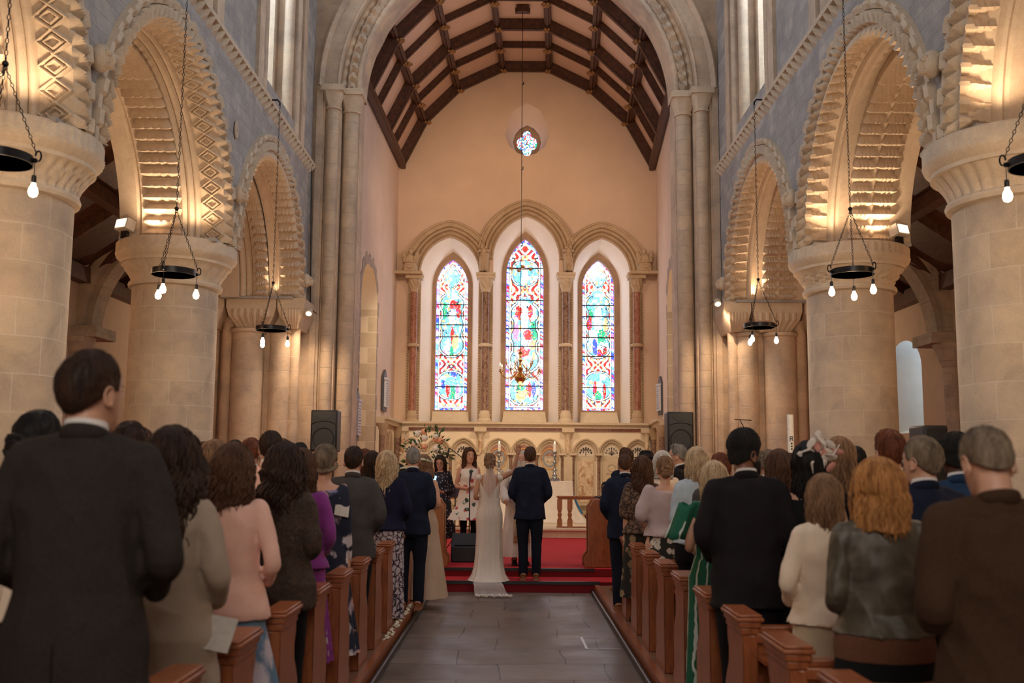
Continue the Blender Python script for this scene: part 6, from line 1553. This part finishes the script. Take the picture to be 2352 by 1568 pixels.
LACE = pattern('white_lace_print', (.50,.44,.48), [(.03,.015,.03)], 16, .10, .03, 'lace'); BLACE = pattern('bronze_lace', (.17,.10,.065), [(.03,.014,.010)], 18, .12, .06, 'lace'); GSTR = pattern('green_stripe', (.005,.10,.05), [(.55,.60,.55)], 11, kind='stripe'); VDOT = pattern('black_with_petals', (.012,.010,.016), [(.55,.36,.36), (.6,.5,.5)], 24, .24, .03)
PFLOR = pattern('purple_floral', (.22,.03,.22), [(.45,.38,.42), (.10,.02,.12)], 12, .36, .06); LBLUE = cloth('pale_blue_knit', (.42,.50,.56)); BLUEJ = cloth('blue_suit', (.02,.045,.10)); GOLDP = pattern('black_and_gold', (.015,.012,.008), [(.30,.20,.10), (.2,.13,.06)], 10, .40, .05)
SU = ('trousers', BLKT)
# left of the aisle, nearest first
person(213, 797, 3.23, sex='m', top=('suit', TWEED), bottom=SU, hair='short', hcol='dark', head_turn=-.35, arms=('wide', 'wide'), wide=1.06, shoes=M_BLKSHOE, label='man in a dark grey tweed suit with white collar, nearest on the left', vox=.009, coatlen=.72, fold=.8)
person(90, 940, 4.08, sex='f', top=('coat', CREAM), bottom=SU, hair='updo', hcol='black', rot=-.2, label='black haired guest in a cream coat at the far left edge', shoes=M_BLKSHOE)
person(398, 985, 4.08, sex='f', top=('coat', BEIGE), bottom=SU, hair='curly', hcol='dark', coatlen=.45, shoes=M_BLKSHOE, label='woman with long curly dark hair in an oatmeal wool coat', arms=('fwd', 'wide'), vox=.010)
person(537, 1017, 4.62, sex='f', top=('top', PINK), bottom=('skirt', BLFLOR, .35, .12, 9), hair='wavy', hcol='brown', hlen=.17, shoes=M_BLKSHOE, label='woman in a pale pink cardigan and blue floral skirt', arms=('fwd', 'wide'), coatlen=.86, vox=.010, wide=1.04)
person(655, 1019, 5.78, sex='f', top=('coat', FUR), bottom=SU, hair='curly', hcol='dark', hlen=.26, shoes=M_BLKSHOE, label='woman with long dark waves in a brown fur coat', coatlen=.78, vox=.011, fold=1.6)
person(692, 1028, 6.25, sex='f', top=('top', PURP), bottom=('skirt', PFLOR, .30, .06, 8), hair='bob', hcol='brown', label='woman in a purple jumper over a purple floral skirt', shoes=M_BLKSHOE, arms=('fwd', 'wide'), wide=1.05)
def leaflet(at_, lab):
    m = MB(); m.box(at_, (.14, .004, .20), Matrix.Rotation(.5, 3, 'X')@Matrix.Rotation(.3, 3, 'Z')); return m
person(748, 1021, 7.15, sex='f', top=('dress', NFLOR), bottom=('skirt', NFLOR, .18, .10, 7), hair='shortf', hcol='greybrown', neckline=1, label='woman with short greying hair in a navy floral dress', shoes=M_BLKSHOE, arms=('fwd', 'down'), wide=1.06)
person(813, 1022, 8.0, sex='m', top=('suit', GREYJ), bottom=SU, hair='short', hcol='dark', label='man in a mid grey jacket with dark brown hair', shoes=M_BLKSHOE, arms=('fwd', 'wide'))
person(884, 1034, 9.8, sex='f', top=('jacket', NAVK), bottom=('skirt', LACE, .05, .0, 10), hair='wavy', hcol='blond', label='woman with wavy blond hair, navy cardigan and long lace print skirt', shirt=False, shoes=M_TAN, arms=('fwd', 'wide'), X=-1.27, wide=1.06)
person(942, 1025, 10.75, sex='m', top=('suit', NAVY), bottom=('trousers', NAVYT), hair='crop', hcol='grey', label='man with grey hair in a navy suit beside the aisle', shoes=M_TAN, arms=('fwd', 'fwd'), X=-1.09, wide=1.0)
def crown(t, hf, S):
    m = MB(); m2 = MB(); r_ = random.Random(5)
    for k in range(26):
        a = 2*PI*k/26; p = hf((.10*math.cos(a), -.005+.122*math.sin(a), .19+.012*math.sin(3*a))); m.ball(p, r_.uniform(.010,.019), 6); q = hf((.105*math.cos(a+.1), -.005+.127*math.sin(a+.1), .185)); m2.ball(q, .012, 5, sc3=(1,1,.5))
    c = m.build('flower_crown', plain('ivory_flower', (.72,.68,.52), .8), t, 'white flower crown'); m2.build('leaves', plain('leaf_green', (.05,.12,.04), .6), c)
person(976, 1044, 12.0, sex='f', top=('dress', CHAMP), bottom=('gown', CHAMP, .02, .12, 10), hair='wavy', hcol='light', sleeves='none', neckline=1, label='bridesmaid in a long champagne dress with flowers in her light brown hair', arms=('fwd', 'fwd'), custom=crown, X=-1.05)
person(914, 1064, 12.5, sex='f', top=('dress', CHAMP), bottom=('gown', CHAMP, .02, .10, 10), hair='long', hcol='dark', sleeves='none', neckline=1, rot=-1.1, label='dark haired bridesmaid with white flowers in her hair, seen in profile', custom=crown)
# heads further in the left pews
def bg(px, pt, Y, lab, sex='m', hair='short', hcol='dark', topm=None, **kw):
    return person(px, pt, Y, sex=sex, top=('suit' if sex == 'm' else 'top', topm or NAVY), bottom=SU, hair=hair, hcol=hcol, label=lab, shoes=M_BLKSHOE, shirt=(sex == 'm'), **kw)
bg(299, 963, 5.0, 'dark haired head just right of the big grey tweed suit', topm=BLACKW)
bg(316, 979, 4.2, 'brown haired woman half hidden behind the curly dark hair', 'f', 'bob', 'brown')
bg(494, 1009, 6.3, 'light brown haired person behind the pink cardigan', 'f', 'bob', 'light', topm=BEIGE)
bg(577, 1003, 8.4, 'auburn haired man low behind the pink cardigan', hcol='red', topm=GREYJ)
bg(623, 986, 7.9, 'tall dark haired man in a pink shirt by the far left pillar', hcol='dark', topm=PINK)
bg(648, 1006, 6.9, 'brown haired woman behind the fur coat', 'f', 'long', 'brown')
bg(689, 1014, 8.9, 'black haired person right of the brown haired woman behind the fur coat', hcol='black')
bg(855, 1034, 10.2, 'dark haired woman between the grey jacket and the blond waves', 'f', 'long', 'dark')
bg(838, 1030, 11.1, 'auburn haired guest behind the grey jacket', 'f', 'bob', 'red')
bg(470, 1012, 9.2, 'dark haired guest beside the second left column', hcol='brown')
bg(540, 1008, 9.6, 'dark haired man at the far end of a left pew', hcol='black')
# right of the aisle, from the front
person(1438, 1028, 12.3, sex='m', top=('suit', NAVY), bottom=('trousers', NAVYT), hair='quiff', hcol='brown', rot=.5, label='groomsman with brown quiff looking left, partly behind another navy suit', shoes=M_TAN, arms=('fwd', 'fwd'))
person(1416, 1039, 11.3, sex='m', top=('suit', NAVY), bottom=('trousers', NAVYT), hair='crop', hcol='brown', label='man in a navy suit at the front of the right pews', shoes=M_TAN, arms=('wide', 'fwd'), X=1.22)
person(1486, 1046, 9.7, sex='f', top=('blouse', BLACE), bottom=('skirt', GOLDP, .28, .05, 8), hair='wavy', hcol='brown', label='woman in a bronze lace top with wavy brown hair', shoes=M_BLKSHOE, arms=('down', 'fwd'), X=1.30, sleeves='elbow')
person(1527, 1046, 8.9, sex='f', top=('blouse', MAUVE), bottom=('skirt', BFLOR, .10, .03, 8), hair='updo', hcol='light', label='woman with a loose bun in a mauve blouse and daisy print skirt', shoes=M_BLKSHOE, sleeves='elbow', neckline=1, arms=('wide', 'fwd'), wide=1.12, coatlen=.98)
def hat(mat, brim, hgt, nm):
    def f(t, hf, S):
        m = MB(); T = Matrix.Rotation(.15, 3, 'X'); m.lathe([(.001,hgt),(.06,hgt-.01),(.085,hgt-.04),(.092,.02),(brim*.8,.0),(brim,.012),(brim,.005),(.09,-.012)], 28); m.v = [tuple(hf(Vector(v)+Vector((0,-.01,.165)))) for v in m.v]; m.build(nm, mat, t)
    return f
person(1484, 1034, 10.9, sex='f', top=('top', BLKT), bottom=SU, hair='bob', hcol='dark', label='guest in a round black hat', custom=hat(BLKT, .15, .10, 'hat'), shoes=M_BLKSHOE)
person(1521, 1034, 11.0, sex='f', top=('top', CREAM), bottom=SU, hair='bob', hcol='white', label='white haired guest beside the black hat', shoes=M_BLKSHOE)
person(1558, 1019, 10.95, sex='m', top=('suit', BLACKW), bottom=SU, hair='quiff', hcol='grey', rot=1.2, label='grey haired man with dark glasses looking left by the right loudspeaker', custom=glasses, shoes=M_BLKSHOE, face=True)
person(1601, 1024, 8.1, sex='f', top=('jacket', LBLUE), bottom=SU, hair='long', hcol='blond', label='woman with straight blond hair in a pale blue jacket', shoes=M_BLKSHOE, shirt=False)
def ruffle(t, hf, S):
    m = MB()
    rows = []
    for j in range(6):
        u = j/5; rows.append([(-.19-.11*u-.02*math.sin(a*5)*u+.07*(1-u*.3)*math.cos(a), .075*(1+.7*u)*math.sin(a), 1.44-.24*u+.012*math.sin(a*4)) for a in [2*PI*i/36 for i in range(36)]])
    m.grid(rows, True); o = m.build('flounced_sleeve', GSTR, t); s_ = o.modifiers.new('s', 'SOLIDIFY'); s_.thickness = .006
person(1614, 1056, 6.5, sex='f', top=('dress', GSTR), bottom=('gown', GSTR, .08, .03, 8), hair='long', hcol='blond', label='fair haired woman in a green dress with white stripes', shoes=M_TAN, sleeves='cap', custom=ruffle, X=1.33)
person(1710, 988, 5.78, sex='m', top=('suit', BLACKW), bottom=SU, hair='highfade', hcol='afro', skin=SKINB, head_turn=-.95, label='bearded man with glasses in a black suit', shoes=M_BLKSHOE, arms=('wide', 'wide'), custom=lambda t, hf, S: (glasses(t, hf, S), beard(t, hf, S)), wide=1.08, coatlen=.76, face=True)
person(1790, 1030, 6.6, sex='f', top=('top', BLKT), bottom=SU, hair='long', hcol='brown', label='woman with long brown hair right of the bearded man', shoes=M_BLKSHOE)
def fascinator(t, hf, S):
    m = MB(); m2 = MB(); c = Vector((.045, -.055, .185))
    for k in range(22):
        a = k*2.4; r_ = .012+.0045*k; q = c+Vector((r_*math.cos(a), -.035, r_*math.sin(a)*1.1)); tgt = m if (k % 3) else m2
        R = Matrix.Rotation(a, 3, 'Y')@Matrix.Rotation(.5, 3, 'X'); tgt.ball(hf(q), .038, 8, sc3=(1,.18,.6), R=R)
    for k in range(4): a = k*1.3; m.tube([hf(c), hf(c+Vector((.07*math.cos(a), -.09, .07*math.sin(a)))), hf(c+Vector((.13*math.cos(a+.5), -.06, .13*math.sin(a+.5))))], [.006,.008,.003], 6)
    m.build('fascinator_petals', plain('white_felt', (.70,.62,.54), .9), t, 'white looped fascinator'); m2.build('fascinator_flowers', plain('pink_petal', (.62,.28,.22), .9), t)
person(1857, 1011, 5.78, sex='f', top=('dress', BLKT), bottom=('skirt', BLKT, .4, .04, 8), hair='verylong', hcol='black', sleeves='none', neckline=1, label='black haired woman with bare shoulders and a white and pink fascinator', custom=fascinator, shoes=M_BLKSHOE, rot=-.15, head_tilt=-.1)
person(1892, 1086, 4.93, sex='f', top=('jacket', CREAM), bottom=('skirt', CREAMS, .4, .02, 7), hair='long', hcol='light', label='woman in a cream jacket with straight light brown hair', shirt=False, shoes=M_TAN, arms=('wide', 'fwd'), hlen=.26, vox=.010, wide=1.0, X=None)
person(1928, 1001, 6.6, sex='f', top=('top', BLKT), bottom=SU, hair='long', hcol='light', label='woman with long honey brown hair between the fascinator and the grey head', shoes=M_BLKSHOE)
def band(t, hf, S):
    m = MB(); rows = [[(rx*math.cos(a), rx*.78*math.sin(a), z) for a in [2*PI*i/60 for i in range(60)]] for (rx, z) in ((.188,1.0),(.214,.985),(.220,.93),(.219,.885))]; m.grid(rows[::-1], True); m.build('knitted_waistband', plain('rust_knit', (.13,.05,.025), .9, 0, .2, 80), t)
    m = MB(); rows = [[(rx*math.cos(a), rx*.78*math.sin(a), z) for a in [2*PI*i/60 for i in range(60)]] for (rx, z) in ((.215,.89),(.219,.86),(.222,.82),(.222,.81))]; m.grid(rows[::-1], True); m.build('black_vest_hem', BLKT, t)
person(2016, 1049, 4.08, sex='f', top=('jacket', LEATH), bottom=('skirt', CREAMS, .30, .05, 7), hair='bob', hcol='golden', label='woman with a golden bob in an olive leather bomber jacket', shirt=False, shoes=M_TAN, coatlen=.985, vox=.009, custom=band, hlen=.17, wide=1.17, hairscale=1.10, fold=1.2,
       arms=('fwd', ((.178,-.005,1.415), (.30,.0,1.13), (.46,.06,1.02), (.9,.3,-.1), (0,.3,.9))))
person(2116, 997, 4.93, sex='m', top=('suit', NAVY), bottom=SU, hair='short', hcol='greybrown', label='older man with greying hair in a dark navy suit', shoes=M_BLKSHOE, wide=1.04, head_turn=.5, X=None)
person(2043, 986, 5.7, sex='m', top=('suit', BLACKW), bottom=SU, hair='quiff', hcol='red', label='tall dark auburn haired man behind the greying man', shoes=M_BLKSHOE)
person(2062, 1028, 4.9, sex='f', top=('top', BLKT), bottom=SU, hair='long', hcol='brown', label='young brown haired woman left of the greying man', shoes=M_BLKSHOE)
person(2196, 997, 5.78, sex='m', top=('suit', BLUEJ), bottom=SU, hair='highfade', hcol='afro', skin=SKIND, label='dark skinned man in a blue suit in front of the brown tweed', shoes=M_BLKSHOE)
person(2278, 962, 3.23, sex='m', top=('coat', BTWEED), bottom=SU, hair='crop', hcol='greybrown', label='older man in a brown tweed coat at the right edge, head bowed', shoes=M_BLKSHOE, wide=1.10, head_tilt=.35, coatlen=.6, X=None, vox=.010, shirt=False)
bg(1655, 1037, 7.4, 'auburn haired guest left of the bearded man', hcol='red', topm=GREYJ)
bg(1545, 1036, 12.4, 'small dark haired head between the white hair and grey hair', 'f', 'bob', 'red')
bg(1765, 1030, 8.6, 'grey brown haired guest behind the bearded man', hcol='greybrown')
bg(1893, 1010, 7.4, 'dark haired guest in the right pews behind the fascinator', 'f', 'bob', 'dark')
bg(1965, 1022, 7.0, 'dark haired guest at the foot of the right hand column', hcol='black')
# ------------------------------------------------------------------ the couple and ministers
CPL = 'people at the chancel steps'
GX_ = at(1218, 1028, 13.38).x
person(1219, 1026, 13.42, sex='m', top=('suit', NAVY), bottom=('trousers', NAVYT), hair='quiff', hcol='brown', label='groom in a navy suit and brown shoes on the carpeted step', shoes=M_TAN, floor=.139, arms=('wide', 'wide'), vox=.010, group=CPL, X=GX_)
def bride_extra(t, hf, S):
    # long silk gown with small train
    n = 160; rows = []
    prof = [(1.13,.156,.118,0),(1.04,.152,.114,0),(.98,.168,.125,0),(.90,.188,.145,-.01),(.80,.190,.152,-.012),(.66,.182,.152,-.012),(.50,.185,.16,-.02),(.34,.19,.18,-.035),(.18,.205,.21,-.06),(.08,.23,.25,-.09),(.02,.265,.29,-.12),(.004,.29,.32,-.14)]
    for z, rx, ry, cy in prof:
        u = max(0, (.9-z)/.9); rows.append([((rx+.012*u*math.sin(15*a+2*math.sin(3*a)))*math.cos(a), cy+(ry+.012*u*math.sin(15*a))*math.sin(a), z) for a in [2*PI*i/n for i in range(n)]])
    m = MB(); m.grid(rows[::-1], True); m.build('gown_skirt', IVORY, t, ang=180)
    # bodice with open V back
    rows = []; na = 61
    for j in range(12):
        u = j/11; z = 1.08+.345*u
        rx = .134+(.018*min(1,u*2) if u < .6 else .018+.012*(u-.6))+(.012 if u > .8 else 0)*1; ry = .106+.016*math.sin(min(1, u*1.3)*PI*.6)-.018*max(0, u-.7)
        gap = .0 if u < .12 else min(1.05, (u-.12)*1.55)   # half angle of the back opening
        row = []
        for i in range(na):
            a = -PI/2+gap+(2*PI-2*gap)*i/(na-1); row.append((rx*math.cos(a), .005+ry*math.sin(a), z))
        rows.append(row)
    m = MB(); m.grid(rows)
    o = m.build('bodice', IVORY, t, ang=180); s_ = o.modifiers.new('s', 'SOLIDIFY'); s_.thickness = .006
    m = MB()
    for s in (-1, 1):
        m.ball((s*.140,-.004,1.408), .060, 14, sc3=(1,1,.86)); m.tube([(s*.140,0,1.405), (s*.182,.005,1.395)], [.056,.050], 12)
    remesh(m, 'cap_sleeves', .008, 3, t, IVORY)
    # veil
    k = N('veil_tulle'); k.col((.85,.76,.70)); k.b.inputs['Alpha'].default_value = .42; k.rough(.8); VE = k.mat
    top = hf((0, -.10, .155)); rows = []; path = [(top.z, -.105, .045), (1.55,-.135,.065), (1.40,-.15,.085), (1.2,-.16,.10), (1.0,-.19,.11), (.8,-.205,.115), (.5,-.21,.13), (.2,-.30,.15), (.04,-.42,.17), (.008,-.52,.19), (.006,-.60,.20)]
    for z, y, hw in path: rows.append([(.0+hw*(i/24*2-1), y+.012*math.sin(i*1.4)+.03*(abs(i/12-1)), max(z, .006)) for i in range(25)])
    # the train falls over the step nosing onto the flagstones
    rows.append([(.20*(i/12-1)+.02, -.64+.006*math.sin(i), -.02) for i in range(25)]); rows.append([(.21*(i/12-1)+.03, -.655-.01*math.sin(i*2), -.075) for i in range(25)]); rows.append([(.22*(i/12-1)+.05, -.67+.01*math.sin(i*2), -.126) for i in range(25)]); rows.append([(.25*(i/12-1)+.09, -.86-.03*math.sin(i*.9), -.124+.008*abs(math.sin(i*1.7))) for i in range(25)])
    m = MB(); m.grid(rows); m.build('veil', VE, t, 'long sheer veil trailing over the step', 180)
    m = MB(); r_ = random.Random(9)
    for q in range(60): m.tube([(.09+.24*(q/30-1), -.86-.03*math.sin(q*.45)+.0, -.115+.01*math.sin(q)), (.09+.24*((q+1)/30-1), -.86-.03*math.sin((q+1)*.45)-.02, -.12+.008*math.sin(q*3))], .012, 5)
    m.build('veil_lace_edge', cloth('lace_trim', (.78,.70,.62)), t)
    m = MB(); m2 = MB()
    for q in range(16): a = PI+PI*q/15; p = hf((.066*math.cos(a), -.055+.055*math.sin(a), .165)); m.ball(p, .010, 6, sc3=(1.2,.8,.8)); m2.ball(p+Vector((.008,0,.006)), .006, 6)
    m.build('leaf_comb', plain('leaf_green', (.05,.12,.04), .6), t); m2.build('comb_pearls', M_WHITEPL, t)
bx = at(1125, 1040, 13.4).x
person(1125, 1040, 13.50, sex='f', top=('none', None), hair='updo', hcol='light', skin=SKIN2, label='bride in an ivory open-backed gown and long veil, one arm raised', floor=.139, group=CPL, X=bx, vox=.008, custom=bride_extra,
       arms=('fwd', ((.155,0,1.41), (.33,.03,1.50), (.40,.09,1.76), (.12,.1,1), (0,-1,0))))
def robe(t, hf, S):
    m = MB(); n = 120; rows = []
    for z, rx, ry in ((1.46,.07,.06),(1.44,.15,.09),(1.36,.195,.125),(1.2,.205,.15),(1.0,.215,.16),(.7,.245,.19),(.4,.28,.22),(.14,.31,.25)):
        u = (1.46-z)/1.3; rows.append([((rx+.014*u*math.sin(13*a+math.sin(4*a)))*math.cos(a), (ry+.014*u*math.sin(13*a))*math.sin(a), z) for a in [2*PI*i/n for i in range(n)]])
    m.grid(rows[::-1], True); m.build('robe', cloth('white_robe', (.66,.58,.52)), t, ang=180)
    for s in (-1, 1):
        m = MB(); m.grid([[(s*.085+w_, y, z) for w_ in (-.045, .045)] for z, y in ((1.47,.03),(1.40,.125),(1.2,.165),(1.0,.175),(.7,.205),(.35,.24))]); o = m.build('stole', pattern('cream_stole', (.62,.52,.40), [(.50,.30,.12), (.6,.4,.2)], 9, .26, .04), t, 'cream embroidered stole'); s_ = o.modifiers.new('s', 'SOLIDIFY'); s_.thickness = .006
    m = MB(); m.tube([(.0,.18,1.02),(.02,.19,.9),(.03,.20,.75),(.03,.21,.66)], .008, 6); m.tube([(-.03,.18,1.02),(-.05,.2,.8),(-.05,.21,.62)], .008, 6); m.lathe([(.008,.66),(.018,.64),(.022,.56)], 8, (.03,.21,0)); m.lathe([(.008,.62),(.018,.60),(.022,.52)], 8, (-.05,.21,0)); m.tube([(.2*math.cos(a), .165*math.sin(a), 1.03) for a in [2*PI*i/24 for i in range(24)]], .009, 6, closed=True); m.build('rope_girdle', cloth('cream_rope', (.6,.52,.42)), t)
    beard(t, hf, S, HAIR['white'])
    m = MB()
    for s, (sh, el, wr) in ((-1, ((-.18,0,1.41), (-.25,.02,1.13), (-.15,.27,1.06))), (1, ((.18,0,1.41), (.27,.05,1.17), (.26,.24,1.0)))):
        limb(m, [sh, Vector(sh).lerp(Vector(el), .5), el, Vector(el).lerp(Vector(wr), .5), wr], [.060,.058,.060,.066,.070])
    remesh(m, 'robe_sleeves', .014, 3, t, MATS['white_robe'], fold=.008)
person(1204, 1034, 14.25, sex='m', top=('none', None), hair='balding', hcol='white', rot=PI+.1, label='priest with a white beard in a white robe, facing the couple', floor=.249, shoes=M_BLKSHOE, group=CPL, custom=robe, face=True, vox=.010,
       arms=(((-.18,0,1.41), (-.25,.02,1.13), (-.15,.27,1.06), (.3,.9,0), (0,0,1)), ((.18,0,1.41), (.27,.05,1.17), (.26,.24,1.0), (.1,.9,-.3), (-1,0,.1))), X=at(1196,1034,14.25).x)
def singer(t, hf, S):
    m = MB()
    for s in (-1, 1): limb(m, [(s*.085,0,.85),(s*.09,.01,.66),(s*.088,.02,.47),(s*.086,-.005,.28),(s*.084,-.01,.08)], [.088,.072,.054,.05,.038])
    remesh(m, 'black_tights', .014, 2, t, BLKT)
person(1087, 1027, 15.35, sex='f', top=('dress', WFLOR), bottom=('skirt', WFLOR, .60, .14, 12), hair='wavy', hcol='brown', rot=PI+.35, label='singer in a white floral dress and black tights holding a microphone', floor=.249, sleeves='none', group=CPL, face=True, custom=singer, shoes=M_BLKSHOE, vox=.011, X=at(1078,1027,15.35).x, neckline=1)
def violin(t, hf, S):
    glasses(t, hf, S)
    v = MB(); c = Vector((.14, .20, 1.22)); R = Matrix.Rotation(-.6, 3, 'Y')@Matrix.Rotation(.5, 3, 'X')
    v.ball(c+R@Vector((0,0,-.07)), .10, 14, sc3=(1,.25,.9), R=R); v.ball(c+R@Vector((0,0,.06)), .08, 14, sc3=(1,.28,.9), R=R); v.tube([c+R@Vector((0,-.02,.1)), c+R@Vector((0,-.02,.32))], .012, 6)
    tag(v.build('violin', wood('violin_varnish', (.25,.06,.02), (.4,.12,.04), .2), None), 'reddish brown violin held upright by the woman in glasses', 'violin').matrix_world = t.matrix_basis
    m = MB(); m.box((.10, .30, 1.30), (.16, .008, .23), Matrix.Rotation(.7, 3, 'X')@Matrix.Rotation(.2, 3, 'Z')); o = tag(m.build('tablet_screen', emit('tablet_glow', (.35,.6,1), 1.4), None), 'glowing tablet screen in front of the woman in glasses', 'tablet'); o.matrix_world = t.matrix_basis
person(1013, 1043, 15.7, sex='f', top=('dress', VDOT), bottom=('skirt', VDOT, .30, .10, 9), hair='verylong', hcol='dark', rot=PI-.15, label='violinist with glasses and long dark hair in a black petal print dress', floor=.249, group=CPL, face=True, custom=violin, shoes=M_BLKSHOE, vox=.011, head_tilt=.3)
def camera_kit(t, hf, S):
    m = MB(); c = Vector((.0, .33, 1.46)); m.box(c, (.13,.07,.09)); m.lathe([(.035,0),(.038,.03),(.034,.09)], 16, (0,0,0)) if False else m.tube([c+Vector((0,.03,0)), c+Vector((0,.13,0))], .036, 14); o = tag(m.build('camera_body', M_BLK, None), 'black camera raised by the photographer behind the right choir desk', 'camera'); o.matrix_world = t.matrix_basis
person(1383, 1104, 15.6, H=None, sex='m', top=('top', BLKT), bottom=SU, hair='crop', hcol='black', skin=SKIND, rot=PI-.5, label='dark skinned photographer crouching with a camera behind the right choir desk', floor=.0 if False else -.28, group=CPL, X=at(1392,1104,15.6).x, shoes=M_BLKSHOE, sleeves='cap', custom=camera_kit,
       arms=(((-.18,0,1.41), (-.26,.18,1.18), (-.05,.30,1.42), (.5,.1,1), (1,0,0)), ((.18,0,1.41), (.26,.18,1.18), (.05,.30,1.42), (-.5,.1,1), (-1,0,0))))
# order-of-service leaflets
def leaf(px, py, Y, lab, rz=.3):
    p = at(px, py, Y); m = MB(); m.box((0,0,0), (.105, .15, .003)); o = m.build('leaflet', plain('paper', (.45,.40,.35), .8), None, loc=p); o.rotation_euler = (.9, .2, rz); tag(o, lab, 'leaflet')
leaf(786, 1166, 7.45, 'white leaflet held by the woman in the navy floral dress')
leaf(505, 1455, 4.05, 'folded paper lying above the near left pew', .1)
